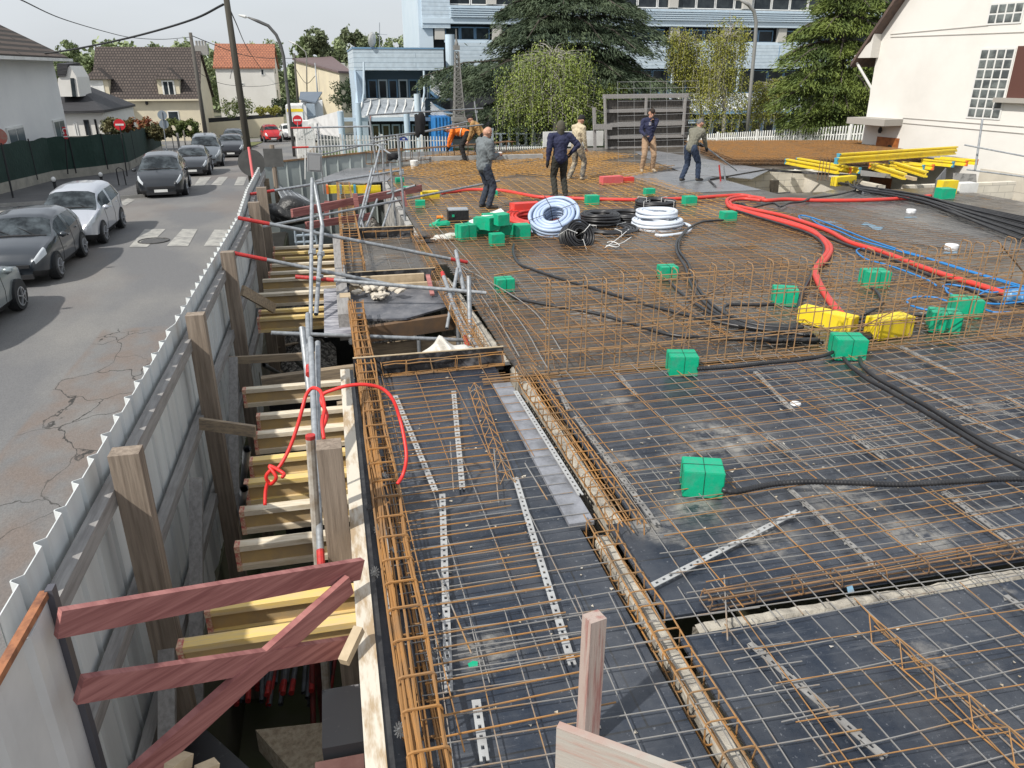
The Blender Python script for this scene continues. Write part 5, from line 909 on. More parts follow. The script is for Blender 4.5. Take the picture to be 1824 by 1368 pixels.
# ---- grey-white house at the left
gb = gz(45)
h1 = thing('grey_house', 'two storey grey white rendered house with dark tiled hip roof at the left edge', 'house', (-19, 42, gb))
c1 = PX(126, 262, -14.0); yc = 48.75; ze = 3.45
mb = MB(); mb.bb(-25, 30, gb-.5, -14, yc, ze); mb.build('wall', M_greyr, h1)
mb = MB(); e = ze-.05; a = [(-13.3, 29, e), (-13.3, yc+.35, e), (-26, yc+.35, e), (-26, 29, e), (-19.6, 35, 7.5), (-19.6, 43.2, 7.5)]
mb.add(a+[(x, y, z+.14) for x, y, z in a], [(6, 7, 11, 10), (7, 8, 11), (8, 9, 10, 11), (9, 6, 10), (3, 2, 1, 0), (0, 1, 7, 6), (1, 2, 8, 7), (2, 3, 9, 8), (3, 0, 6, 9)]); mb.build('roof', brickmat('dark_wave_tile', (.115, .085, .068), (.085, .064, .052), (.03, .024, .02), 6, .36, (0, 0, R(90)), .09, .85, 1., bdist=.08), h1)
mb = MB(); mb.bar((-13.2, 29, e+.0), (-13.2, yc+.45, e+.0), .14, .14); mb.bar((-13.3, yc+.45, e), (-20, yc+.45, e), .14, .14); mb.build('gutter', M_white, h1)
for (y0_, y1_, z0_, z1_) in [(39.9, 42.0, -.62, .50), (46.4, 48.2, -.62, .46)]:
    mb = MB(); mb.bb(-14.02, y0_, z0_, -13.93, y1_, z1_); w_ = mb.build('window', M_white, h1)
    mb = MB(); ym = (y0_+y1_)/2; mb.bb(-13.94, y0_+.1, z0_+.1, -13.91, ym-.06, z1_-.1); mb.bb(-13.94, ym+.06, z0_+.1, -13.91, y1_-.1, z1_-.1); mb.build('pane', mat('net_curtain_glass', (.13, .16, .18), .12), w_)
    mb = MB(); mb.bb(-14.02, y0_-.15, z0_-.1, -13.8, y1_+.15, z0_-.005); mb.build('sill', M_white, w_)
# ---- small white house behind it with dark roof
h2 = thing('white_house', 'small white house with black tiled roof between the grey and brown roofed houses', 'house', (-15.6, 62, gz(62)))
Y = 58.0; a = PY(187, 200, Y); l = PY(110, 208, Y); zg = gz(60)-.3
mb = MB(); mb.bb(l.x-3, Y, zg, a.x-.15, Y+9, a.z); mb.build('wall', M_whiter, h2)
tp = PY(141, 160, Y+4); mb = MB(); mb.prism([(l.x-4, Y-.35, a.z-.1), (a.x+.05, Y-.35, a.z), PY(141, 160, Y+4), (l.x-4, Y+4, tp.z)], (0, 0, .15)); mb.prism([(a.x+.05, Y-.35, a.z), (a.x+.05, Y+9, a.z), (tp.x-.4, Y+6, tp.z+.3), tuple(tp)], (0, 0, .15)); mb.build('roof', mat('black_tile', (.035, .035, .04), .7, (.02, .02, .022), 3, 1., bump=.8, stretch=(.3, 4, 4), bdist=.06), h2)
dm = PY(104, 112, Y+1); mb = MB(); q = [PY(103, 172, Y+1), PY(142, 172, Y+1), PY(136, 137, Y+1), PY(124, 117, Y+1), PY(103, 140, Y+1)]; mb.prism(q, (0, 3, 0)); d_ = mb.build('dormer', M_whiter, h2)
mb = MB(); q = [PY(125, 139, Y+.98), PY(132, 139, Y+.98), PY(136, 172, Y+.98), PY(129, 172, Y+.98)]; mb.prism(q, (0, -.03, 0)); mb.build('window', M_glass, d_)
mb = MB(); q = [PY(101, 113, Y+.9), PY(121, 114, Y+.9), PY(117, 136, Y+.9), PY(102, 136, Y+.9)]; mb.prism(q, (0, 3, .1)); mb.build('dormer_roof', MATS['black_tile'], h2)
for (u0, u1, v0, v1) in [(131, 141, 218, 243), (149, 163, 214, 243), (168, 176, 213, 242)]:
    p, q = PY(u0, v0, Y), PY(u1, v1, Y); window(h2, p.x, q.x, Y-.02, q.z, p.z, cols=1, frame=M_dark if u0 != 131 else M_white)
# ---- brown roofed cream house
Y = 84.0; h3 = thing('cream_house', 'long cream house with a brown tiled roof, two dormers and an orange door', 'house', (-17, 88, gz(85)))
L_, R_, T = PY(166, 178, Y), PY(354, 177, Y), PY(164, 87, Y+5); zb = gz(85)-.4; ze = L_.z; zr = T.z+.05
mb = MB(); x0, x1 = L_.x+.1, R_.x-.05; mb.bb(x0, Y, zb, x1, Y+10, ze); mb.prism([(x1-.3, Y+.02, ze), (x1-.3, Y+9.98, ze), (x1-.3, Y+5, zr-.05)], (.3, 0, 0)); mb.prism([(x0, Y+.02, ze), (x0, Y+9.98, ze), (x0, Y+5, zr-.05)], (.3, 0, 0)); mb.build('wall', M_cream, h3)
mb = MB(); gable(mb, x0, x1, Y, Y+10, ze+.1, zr, 'x', .15, .25); rf = mb.build('roof', M_tile, h3)
mb = MB(); mb.bb(x0-.3, Y-.42, ze-.12, x1+.3, Y-.27, ze+.02); mb.build('gutter', M_cream, h3)
for (cx_, op) in [(177, 0), (303, 1)]:
    a = PY(cx_, 173, Y+.25); b_ = PY(cx_, 141, Y+.25); w2 = .98; dr = MB(); dr.bb(a.x-w2, Y+.25, a.z, a.x+w2, Y+3.9, b_.z); d_ = dr.build('dormer', M_cream, h3)
    window(d_, a.x-.55, a.x+.55, Y+.23, a.z+.12, b_.z-.12, cols=2 if op else 1, glass=M_glass if op else M_white, fr=.12, name='window')
    mb = MB(); t_ = PY(cx_, 121, Y+1.2); zz = b_.z-.02; e = 1.25
    mb.add([(a.x-e, Y-.05, zz), (a.x+e, Y-.05, zz), (a.x+.1, Y+.9, t_.z), (a.x+.1, Y+5, t_.z), (a.x-e, Y+4.6, zz), (a.x+e, Y+4.6, zz)], [(0, 1, 2), (1, 5, 3, 2), (4, 0, 2, 3), (0, 4, 5, 1)]); mb.build('dormer_roof', M_tile, d_)
a, b_ = PY(222, 198, Y), PY(237, 225, Y); mb = MB(); mb.bb(a.x, Y-.03, b_.z, b_.x, Y+.02, a.z); mb.build('door', mat('orange_wood', (.50, .17, .04), .6), h3)
mb = MB(); a = PY(210, 194, Y); b_ = PY(238, 194, Y); mb.bb(a.x, Y-1.0, a.z-.05, b_.x, Y-.01, a.z+.12); mb.build('porch_canopy', mat('grey_canopy', (.45, .43, .38), .7), h3)
a, b_ = PY(298, 198, Y), PY(320, 215, Y); window(h3, a.x, b_.x, Y-.02, b_.z, a.z, cols=1)
for px in (180, 262): a = PY(px, 183, Y); mb = MB(); mb.lathe([(.06, 0), (.13, .1), (.13, .3), (.05, .42)], (a.x, Y-.2, a.z-.2), 8); mb.build('wall_lamp', M_dark, h3)
a = PY(359, 86, Y+5); mb = MB(); mb.bb(a.x-.6, Y+4.6, a.z-.6, a.x+.6, Y+5.4, a.z+.25)
for k in range(4): mb.lathe([(.1, 0), (.12, .45)], (a.x-.42+k*.28, Y+5, a.z+.25), 8)
mb.build('chimney', mat('chimney_render', (.3, .29, .27), .9), h3)
# ---- white house with red roof
Y = 98.0; h4 = thing('red_roofed_house', 'white rendered house with an orange red tiled roof beyond the street corner', 'house', (-7.5, 102, gz(95)))
L_, R_, T = PY(383, 121, Y), PY(487, 121, Y), PY(391, 81, Y+4.5); ze = L_.z; zr = PY(391, 80, Y+4.5).z; zb = gz(100)-1
mb = MB(); x0, x1 = L_.x, R_.x; mb.bb(x0, Y, zb, x1, Y+9, ze); mb.prism([(x1-.25, Y+.02, ze), (x1-.25, Y+8.98, ze), (x1-.25, Y+4.5, zr-.1)], (.25, 0, 0)); mb.prism([(x0, Y+.02, ze), (x0, Y+8.98, ze), (x0, Y+4.5, zr-.1)], (.25, 0, 0)); mb.build('wall', M_whiter, h4)
mb = MB(); gable(mb, x0, x1, Y, Y+9, ze+.05, zr, 'x', .15, .2); mb.build('roof', M_tiler, h4)
a, b_ = PY(464, 123, Y), PY(471, 134, Y); window(h4, a.x, b_.x, Y-.02, b_.z, a.z, cols=1); a, b_ = PY(427, 148, Y), PY(435, 152, Y); window(h4, a.x, b_.x, Y-.02, b_.z, a.z, cols=1)
mb = MB(); mb.bb(x1+.001, Y+2.2, ze-4.2, x1+.04, Y+3.2, ze-2.4); mb.build('window', M_glass, h4); mb = MB(); mb.bb(x1+.001, Y+2.4, ze-.6, x1+.04, Y+3.0, ze+1.0); mb.build('window', M_glass, h4)
# ---- long beige building
h5 = thing('beige_building', 'long plain beige building with a low tiled roof slope behind the lorry', 'building', (2, 104, gz(100)))
p0, p1 = PY(526, 107, 118), PY(604, 130, 96); mb = MB(); q = [(p0.x, 118), (p1.x, 96)]; zb = gz(100)-1; e2 = PY(622, 131, 98)
mb.add([(p0.x, 118, zb), (p1.x, 96, zb), (e2.x, 98, zb), (p0.x+4, 119, zb), (p0.x, 118, p0.z), (p1.x, 96, p1.z), (e2.x, 98, e2.z), (p0.x+4, 119, p0.z)], [(0, 1, 5, 4), (1, 2, 6, 5), (2, 3, 7, 6), (3, 0, 4, 7), (4, 5, 6, 7)]); mb.build('wall', M_cream, h5)
mb = MB(); mb.prism([(p0.x-.4, 118, p0.z), (p1.x-.1, 95.5, p1.z), (e2.x+.3, 97.6, e2.z), (p0.x+5, 119, p0.z+.3)], (0, 0, .22)); mb.build('roof', mat('purple_brown_tile', (.14, .10, .10), .8), h5)
h6 = thing('low_block', 'white speckled low building roof glimpsed behind the beige building', 'building', (4, 130, -3)); a, b_ = PY(578, 112, 130), PY(628, 133, 130); mb = MB(); mb.bb(a.x, 130, -8, b_.x, 140, a.z); mb.build('wall', mat('speckled', (.6, .6, .58), .9, (.15, .15, .15), 2.4, 1., lo=.5, hi=.55), h6)
# ---- garden wall with dark fence on top
gw = thing('garden_wall', 'pale rendered garden wall with dark panels on top along the far pavement', 'wall', PY(440, 240, 89))
Y = 89; mb = MB(); q = [PY(364, 250, Y), PY(505, 252, Y+1), PY(505, 208, Y+1), PY(364, 219, Y)]; mb.prism([(v.x, v.y, v.z if i > 1 else -6) for i, v in enumerate(q)], (0, .25, 0)); mb.build('wall', M_cream, gw)
mb = MB(); q = [PY(364, 219, Y), PY(505, 208, Y+1), PY(505, 202, Y+1), PY(364, 211, Y)]; mb.prism(q, (0, .12, 0)); mb.build('fence_panel', M_dark, gw)
# carport roof
cpn = thing('garage', 'small garage with a dark blue grey ribbed roof behind the white lorry', 'garage', PY(555, 190, 88)); mb = MB(); mb.prism([PY(533, 178, 87), PY(563, 184, 86), PY(574, 166, 92), PY(535, 166, 92)], (0, 0, .15)); mb.build('roof', mat('slate_sheet', (.13, .16, .20), .6, bump=.8, stretch=(8, .1, .1)), cpn)
a, b_ = PY(535, 180, 87.2), PY(574, 180, 87.2); mb = MB(); mb.bb(a.x, 87.2, -7, b_.x, 91, a.z); mb.build('wall', M_greyr, cpn)
# ================================================================ green screened fence
gp = [G(-60, 372), G(0, 352), G(100, 325), G(175, 316), G(232, 307), G(290, 273)]
gf = thing('screened_fence', 'low pale wall carrying a dark green windbreak fence along the left pavement', 'fence', gp[2]); gp = [Vector((p.x, p.y, gz(p.y)+.13)) for p in gp]
mw = MB(); ms = MB()
for k, (a, b_) in enumerate(zip(gp[:-1], gp[1:])):
    z0, z1 = a.z-.2, b_.z-.2; hw = .42; hs = 1.95; s = Vector((0, .12, 0))
    mw.prism([Vector((a.x, a.y, z0)), Vector((b_.x, b_.y, z1)), Vector((b_.x, b_.y, b_.z+hw)), Vector((a.x, a.y, a.z+hw))], s)
    n = max(2, int((b_-a).length/.5)); base = len(ms.v)
    for i in range(n+1):
        c = a+(b_-a)*i/n+Vector((0, .05+random.uniform(-.02, .02), 0)); sag = .05*math.sin(i*1.3)
        for zz in (hw-.05, hw+.8+random.uniform(-.03, .03), hw+hs-.42+sag): ms.v.append((c.x, c.y+random.uniform(-.015, .015), c.z+zz))
    for i in range(n):
        for j in range(2): q = base+i*3+j; ms.f.append((q, q+3, q+4, q+1))
mw.build('base_wall', mat('old_plinth', (.36, .34, .29), .9, (.25, .24, .21), 1.5, 1.), gf); ms.build('screen', mat('green_netting', (.008, .030, .022), .85, (.014, .042, .032), 1.2, 1., bump=.5, bscale=6, bdist=.05), gf)
for k in range(7):
    t_ = k/6*(len(gp)-1.001); a = gp[int(t_)]; c = a+(gp[int(t_)+1]-a)*(t_-int(t_)); mb = MB(); mb.rod(c+Vector((0, -.03, .2)), c+Vector((0, -.03, 2.02)), .03, 6); mb.build('post', M_dark, gf)
# low walls behind: garden wall at px 120-220
o = thing('garden_wall', 'pale low garden wall behind the green screened fence', 'wall', PY(170, 250, 54)); mb = MB(); a, b_ = PY(122, 243, 54), PY(222, 240, 56); mb.prism([(a.x, 54, -3), (b_.x, 56, -3), tuple(b_), tuple(a)], (0, .3, 0)); mb.build('wall', MATS['old_plinth'], o)
o = thing('picket_gate', 'grey wooden gate panels between stone piers at the corner garden', 'gate', PY(320, 250, 60))
for (u0, u1, v0, v1) in [(305, 312, 240, 276), (313, 322, 237, 270), (325, 333, 232, 268)]: a, b_ = PY(u0, v0, 58), PY(u1, v1, 58); mb = MB(); mb.bb(a.x, 58, b_.z-.4, b_.x, 58.12, a.z); mb.build('gate_panel' if u0 != 325 else 'pier', M_woodg if u0 != 325 else mat('stone_pier', (.3, .28, .25), .9, (.12, .11, .1), 5, 1.), o)
# ================================================================ white house at the right
N_ = Vector((21.2, 20.4, 0)); dW = Vector((-.167, .986, 0)).normalized(); nW = Vector((dW.y, -dW.x, 0))     # nW points into the house
hw_ = thing('white_gabled_house', 'big white rendered house with glass block windows at the right edge', 'house', tuple(N_)); hw_.location.z = -1.8
def VW(px, py, off=0.): v = vplane(px, py, N_+nW*off, dW); return v
Ce = VW(1567, 66); t1 = (Ce-N_).dot(dW); ze = Ce.z; Cr = VW(1640, -40); tr = (Cr-N_).dot(dW); slope = (Cr.z-ze)/(t1-tr)
tc0 = t1-4.6; zr = ze+slope*4.6
def wp(t, z, off=0.): return N_+dW*t+nW*off+Vector((0, 0, z))
t0 = t1-9.2
mb = MB(); mb.prism([wp(t1, -2.2), wp(t0, -2.2), wp(t0, ze), wp(tc0, zr), wp(t1, ze)], nW*10); mb.build('wall', M_whiter, hw_)
mb = MB(); u = Vector((0, 0, .16))
for s in (1, -1):
    te = tc0+s*5.35; zz = zr-slope*5.35; mb.prism([wp(te, zz, -.45), wp(tc0, zr, -.45), wp(tc0, zr, 10.4), wp(te, zz, 10.4)], u)
rf = mb.build('roof', mat('roof_brown', (.12, .08, .065), .8, (.07, .05, .045), 6, 1.), hw_)
mb = MB(); te = t1+.65; mb.prism([wp(t1, ze-.15, -.4), wp(te, ze-.62, -.4), wp(te, ze-.70, -.4), wp(t1-.1, ze-.70, -.4), wp(t1-.1, ze+.1, -.4)], nW*.39); mb.build('eave_box', mat('soffit_white', (.62, .60, .56), .8), hw_)
mb = MB(); mb.tube([wp(te+.06, ze-.60, -.3), wp(te+.02, ze-.85, -.25), wp(t1+.08, ze-1.75, .1), wp(t1+.07, ze-2.0, .15), wp(t1+.07, -2, .15)], .05, 8); mb.build('downpipe', M_white, hw_)
def glassblocks(x_tl, y_tl, x_tr, y_tr, x_bl, y_bl, cols, rows):
    a, b_, c = VW(x_tl, y_tl), VW(x_tr, y_tr), VW(x_bl, y_bl); ta, tb_ = (a-N_).dot(dW), (b_-N_).dot(dW); za, zb_ = a.z, c.z; w_ = MB(); w_.prism([wp(ta+.03, za+.03, -.01), wp(tb_-.03, za+.03, -.01), wp(tb_-.03, zb_-.03, -.01), wp(ta+.03, zb_-.03, -.01)], nW*-.012); fr_ = w_.build('window', mat('joint_white', (.66, .66, .64), .7), hw_)
    g = MB()
    for i in range(cols):
        for j in range(rows):
            u0 = ta+(tb_-ta)*(i+.09)/cols; u1 = ta+(tb_-ta)*(i+.91)/cols; v0 = za+(zb_-za)*(j+.08)/rows; v1 = za+(zb_-za)*(j+.92)/rows
            um, vm = (u0+u1)/2, (v0+v1)/2; b0 = len(g.v); g.v += [tuple(wp(*q)) for q in [(u0, v0, -.026), (u1, v0, -.026), (u1, v1, -.026), (u0, v1, -.026), (u0+(um-u0)*.3, v0+(vm-v0)*.3, -.034), (u1+(um-u1)*.3, v0+(vm-v0)*.3, -.034), (u1+(um-u1)*.3, v1+(vm-v1)*.3, -.034), (u0+(um-u0)*.3, v1+(vm-v1)*.3, -.034)]]
            g.f += [(b0+4, b0+5, b0+6, b0+7), (b0, b0+1, b0+5, b0+4), (b0+1, b0+2, b0+6, b0+5), (b0+2, b0+3, b0+7, b0+6), (b0+3, b0, b0+4, b0+7)]
    g.build('glass_block_panel', mat('glass_block', (.07, .08, .082), .3, (.17, .19, .185), 1.7, .8, lo=.45, hi=.6), fr_)
glassblocks(1749, 88, 1809, 88, 1729, 209, 4, 7); glassblocks(1766, 8, 1826, 6, 1760, 43, 4, 2)
a, b_ = VW(1815, 82), VW(1850, 176); ta, tb_ = (a-N_).dot(dW), (b_-N_).dot(dW)
mb = MB(); mb.prism([wp(ta, a.z, -.01), wp(tb_, a.z, -.01), wp(tb_, b_.z, -.01), wp(ta, b_.z, -.01)], nW*-.03); w_ = mb.build('window', mat('shutter_brown', (.10, .04, .03), .6), hw_)
mb = MB(); mb.prism([wp(ta+.3, b_.z, -.002), wp(tb_, b_.z, -.002), wp(tb_, b_.z-.14, -.002), wp(ta+.3, b_.z-.14, -.002)], nW*-.22); mb.build('sill', mat('sill_grey', (.34, .32, .29), .85), w_)
a, b_ = VW(1545, 208), VW(1608, 219); ta, tb_ = (a-N_).dot(dW), (b_-N_).dot(dW)
mb = MB(); mb.prism([wp(ta+.1, a.z, 0), wp(tb_, a.z, 0), wp(tb_, a.z-.22, 0), wp(ta+.1, a.z-.22, 0)], nW*-.9); mb.build('door_canopy', MATS['sill_grey'], hw_)
a, b_ = VW(1564, 243), VW(1593, 300); ta, tb_ = (a-N_).dot(dW), (b_-N_).dot(dW)
mb = MB(); mb.prism([wp(ta, a.z, -.01), wp(tb_, a.z, -.01), wp(tb_, -1.8, -.01), wp(ta, -1.8, -.01)], nW*-.03); d_ = mb.build('door', mat('orange_door', (.36, .12, .03), .5, (.22, .07, .02), 6, 1.), hw_)
c = (wp((ta+tb_)/2-.12, a.z-.45, -.05)); mb = MB(); mb.lathe([(.2, 0), (.2, .02)], c, 16, 'X', Matrix.Rotation(0, 3, 'Z')); mb.build('door_window', M_glass, d_)
a = VW(1573, 232); mb = MB(); mb.lathe([(.05, -.1), (.08, .0), (.04, .12)], a-nW*.15, 8); mb.build('wall_lamp', M_dark, hw_)
for (ya, yb) in [((1586, 61), (1760, 45)), ((1586, 66), (1824, 57)), ((1608, 210), (1824, 226)), ((1608, 219), (1824, 238))]:
    mb = MB(); p, q = VW(*ya, -.02), VW(*yb, -.02); mb.rod(p, q, .009, 4); mb.build('wall_groove', MATS['sill_grey'], hw_)
# ================================================================ white picket fences
def pickets(label, p, q, z0, z1, pitch, grp=None, rails=True, zq=None, posts=2.6, pw=.05):
    t = thing('picket_fence', label, 'fence', p); d = (Vector(q)-Vector(p)); L = d.length; d.normalize(); n = int(L/pitch); mb = MB(); zq = zq or (z0, z1); bk = Vector((-d.y, d.x, 0))*.04
    for i in range(n+1):
        c = Vector(p)+d*i*pitch; k = i/n; a = z0+(zq[0]-z0)*k; b_ = z1+(zq[1]-z1)*k; mb.box((c.x, c.y, (a+b_)/2), (pw, .025, b_-a), math.atan2(d.y, d.x))
    mb.build('pickets', M_white, t); mb = MB()
    for f_ in (.18, .82): a = Vector(p)+bk; b_ = Vector(q)+bk; mb.bar((a.x, a.y, z0+(z1-z0)*f_), (b_.x, b_.y, zq[0]+(zq[1]-zq[0])*f_), .03, .06)
    mb.build('rail', M_white, t)
    for i in range(int(L/posts)+1): c = Vector(p)+d*i*posts; k = i*posts/L; a = z0+(zq[0]-z0)*k; b_ = z1+(zq[1]-z1)*k; m_ = MB(); m_.box((c.x, c.y, (a+b_)/2-.1), (.12, .12, b_-a+.35), math.atan2(d.y, d.x)); m_.build('post', M_white, t)
    return t
a, b_ = PY(534, 288, 50), PY(800, 285, 51.5)
pickets('white picket fence at the left before the blue wing, above the far hoarding', (a.x, 50, 0), (b_.x, 51.5, 0), PY(534, 290, 50).z, PY(560, 239, 50).z, .20, zq=(PY(810, 285, 51.5).z, PY(810, 243, 51.5).z), pw=.06)
a = PY(534, 288, 50); c = PY(606, 195, 88)
pickets('white picket fence running away along the far pavement', (a.x-.05, 50.1, 0), (PY(560, 236, 72).x, 72, 0), PY(534, 290, 50).z, PY(560, 238, 50).z, .22, zq=(-4, PY(562, 218, 72).z))
t_ = thing('sheet_gate', 'white ribbed sheet gate beyond the left picket fence', 'gate', PY(580, 230, 74)); mb = MB(); mb.prism([PY(548, 236, 74), PY(610, 245, 66), PY(610, 196, 66), PY(549, 213, 74)], (0, .1, 0)); mb.build('panel', M_sheetw, t_)
a, b_ = PY(868, 274, 44), PY(968, 272, 44)
pickets('short white picket panel behind the man with the notepad', (a.x, 44, 0), (b_.x, 44, 0), PY(868, 276, 44).z, PY(868, 262, 44).z, .13, posts=6)
a, b_ = PY(1215, 262, 46), PY(1545, 262, 33.5)
pickets('long white picket fence behind the stack of mats, rising to the house', (a.x, 46, 0), (b_.x, 33.5, 0), -2.2, PY(1215, 241, 46).z, .165, zq=(-1.8, PY(1543, 222, 33.5).z), pw=.07, posts=3)
o = thing('direction_sign', 'small dark blue direction sign with white writing on the picket fence', 'sign', PY(720, 248, 49.5)); mb = MB(); y = 49.6
mb.prism([PY(712, 244, y), PY(723, 244, y), PY(727, 248, y), PY(725, 252, y), PY(712, 252, y)], (0, .03, 0)); mb.build('panel', mat('navy_paint', (.03, .05, .22), .5), o)
mb = MB(); mb.prism([PY(713, 250.4, y), PY(725, 250.4, y), PY(725, 251.4, y), PY(713, 251.4, y)], (0, -.01, 0)); mb.prism([PY(717, 246.5, y), PY(721, 246.5, y), PY(721, 248.2, y), PY(717, 248.2, y)], (0, -.01, 0)); mb.build('lettering', M_white, o)
# bars fence of the school behind the cedar
sf = thing('school_railing', 'pale blue grey railing of wide slats under the big cedar', 'fence', PY(950, 250, 52)); mb = MB()
for px in list(range(862, 965, 15)): mb.bar(PY(px, 262, 52), PY(px, 228 if px % 2 else 236, 52), .16, .05, (0, 1, 0))
mb.build('slats', mat('pale_blue_slat', (.34, .40, .46), .6), sf); mb = MB(); mb.bar(PY(855, 238, 52.1), PY(968, 238, 52.1), .05, .08); mb.bar(PY(855, 260, 52.1), PY(968, 260, 52.1), .05, .08); mb.build('rail', MATS['pale_blue_slat'], sf)
# ================================================================ school: main block
M_blue = mat('pale_blue_panel', (.45, .56, .66), .5, (.42, .52, .62), .3, 1.); M_bluel = mat('lighter_blue_panel', (.55, .64, .71), .5, (.50, .60, .68), .3, 1.)
M_blued = mat('mid_blue_frame', (.16, .29, .44), .45); M_darkr = mat('dark_recess', (.045, .048, .055), .8, (.03, .032, .036), 1, 1.)
M_slat = brickmat('blue_cladding', (.53, .615, .68), (.51, .60, .67), (.30, .38, .45), 400.0, .33, (R(90), 0, 0), .02, .5, .3)
Y = 76.0; sc = thing('school_building', 'long pale blue clad multi storey building across the back', 'building', (28, 80, gz(76)))
zt = lambda py: PY(1130, py, Y).z
xl = PY(752, 40, Y).x; x2 = PY(802, 40, Y).x; xr = 62
mb = MB(); mb.bb(xl, Y+1.2, gz(76)-1, xr, Y+16, 14); mb.build('inner_wall', M_darkr, sc)
for k, (z0, z1, m_, x0_, yo) in enumerate([(zt(122), zt(78), M_slat, xl+2.5, 0), (zt(46), zt(37), M_bluel, xl+.02, -.1), (zt(37), zt(15), M_slat, x2, -.12), (zt(-28), zt(-80), M_slat, xl, 0)]):
    mb = MB(); mb.bb(x0_, Y+yo, z0, xr, Y+1.2, z1-.01); mb.build('cladding_band', m_, sc)
mb = MB(); mb.bb(xl+.01, Y-.02, zt(54), x2, Y+1.3, 14.2); mb.build('end_cladding', M_slat, sc)
mb = MB(); mb.bb(xl-.3, Y+.3, gz(76)-1, xl+1.0, Y+15, 14.1); mb.build('corner_tower', M_bluel, sc)
for k in range(5):                                   # louvres on the upper band
    zz = zt(36)+(zt(17)-zt(36))*(k+.5)/5; mb = MB(); mb.bb(x2+.05, Y-.28, zz-.05, xr, Y-.13, zz+.03); mb.build('louvre', M_bluel, sc)
mb = MB()
for px in (1020, 1220, 1387): x = PY(px, 100, Y).x; mb.bb(x-.03, Y-.015, zt(120), x+.03, Y+.01, zt(79))
mb.build('panel_joint', M_blued, sc)
def winrow(y_top, y_bot, xs, cw, pane, off=.45):
    z1, z0 = zt(y_top), zt(y_bot)
    for px in xs:
        a = PY(px, 60, Y).x; mb = MB(); mb.bb(a, Y+off-.35, z0, a+.9, Y+off+.1, z1); mb.build('column', mat('pale_column', (.50, .48, .44), .8), sc)
def panes(px0, px1, y_top, y_bot, wd, off=.9, frame=None):
    z1, z0 = zt(y_top), zt(y_bot); a, b_ = PY(px0, 60, Y).x, PY(px1, 60, Y).x; n = max(1, round((b_-a)/wd)); w_ = (b_-a)/n
    for i in range(n): window(sc, a+i*w_+.05, a+(i+1)*w_-.05, Y+off, z0+.05, z1-.05, cols=1, frame=frame or M_blued, fr=.07)
winrow(47, 73, [775, 878, 1195, 1287, 1388], .9, None)
for (u, v) in [(795, 876), (900, 1190), (1213, 1284), (1303, 1386), (1402, 1500)]: panes(u, v, 50, 74, 1.7)
panes(802, 1500, -28, 14, 2.0, .5, M_white)
winrow(-20, 12, [868, 1030, 1190, 1320], .6, None)
mb = MB(); mb.bb(xl+2, Y+.15, zt(78), xr, Y+.4, zt(73)); mb.build('sill_band', M_bluel, sc)
panes(1110, 1500, 124, 168, 1.9, 1.0)
for px in (1195, 1312, 1425): x = PY(px, 140, Y).x; mb = MB(); mb.lathe([(.14, gz(76)-.5), (.14, zt(110))], (x, Y-.3, 0), 12); mb.build('pole', M_bluel, sc)
# right hand glazed canopy
cn = thing('glass_canopy', 'sloping glass canopy with white ribs in front of the blue building, right', 'canopy', PY(1330, 200, 70)); z_t = PY(1300, 170, 72).z; z_m = PY(1300, 186, 70.5).z; z_b = PY(1300, 200, 68).z; xa, xb = PY(1222, 170, 70).x, PY(1425, 170, 70).x
mb = MB(); mb.prism([(xa, 72.5, z_t), (xb, 72.5, z_t), (xb, 70.5, z_m), (xa, 70.5, z_m)], (0, 0, .05)); mb.prism([(xa, 70.5, z_m), (xb, 70.5, z_m), (xb, 68, z_b), (xa, 68, z_b)], (0, 0, .05)); mb.build('glazing', mat('canopy_glass', (.34, .37, .40), .25, (.22, .24, .26), 2, 1.), cn)
mb = MB()
for k in range(9): x = xa+(xb-xa)*k/8; mb.tube([(x, 72.5, z_t+.08), (x, 70.5, z_m+.08), (x+.3, 68, z_b+.08)], .07, 6)
mb.bar((xa, 72.5, z_t+.1), (xb, 72.5, z_t+.1), .15, .15); mb.build('rib', M_white, cn); mb = MB(); mb.bar((xa, 68, z_b), (xb, 68, z_b), .2, .3); mb.bar((xa, 69.2, z_b-.75), (xb, 69.2, z_b-.75), .12, .12); mb.build('beam', M_blued, cn)
dr = thing('entrance_glazing', 'blue framed glass entrance doors under the right canopy', 'doors', ((xa+xb)/2, 69.5, -4)); n = 9
mb = MB(); mb.bb(xa, 69.9, -5, xb, 70.2, z_b-.2); mb.build('dark_interior', M_darkr, dr)
for k in range(n): w_ = (xb-xa)/n; window(dr, xa+k*w_+.04, xa+(k+1)*w_-.04, 69.5, -4.6, z_b-.9, cols=1, frame=M_blued if k % 2 else M_bluel, fr=.12, name='door')
# ---- left wing
Y2 = 62.0; wg = thing('school_wing', 'low pale blue wing with recessed windows, glass canopy and a roof dish', 'building', (7, 66, gz(62)))
A = lambda px, py, y=Y2: PY(px, py, y)
x0 = A(629, 100).x; x1 = A(790, 100).x; zt1, zt0 = A(690, 87).z, A(690, 125).z; zb = gz(62)-.5
mb = MB(); mb.bb(x0, Y2, zt0, x1, Y2+12, zt1); mb.build('fascia', M_slat, wg)
mb = MB(); mb.bb(x0-.05, Y2-.05, zt1, x1+.05, Y2+12.1, zt1+.1); mb.build('roof_edge', M_blued, wg)
mb = MB(); mb.bb(x0+.9, Y2+2.2, zb, x1, Y2+12, zt0-.01); mb.build('recess_wall', mat('blue_dark_wall', (.10, .15, .20), .7), wg)
mb = MB(); mb.bb(x0, Y2+.02, zb, x0+.75, Y2+12, zt0-.01); mb.build('side_wall', M_blue, wg)
zs1, zs0 = A(700, 142, Y2+2.1).z, A(700, 176, Y2+2.1).z; n = 7
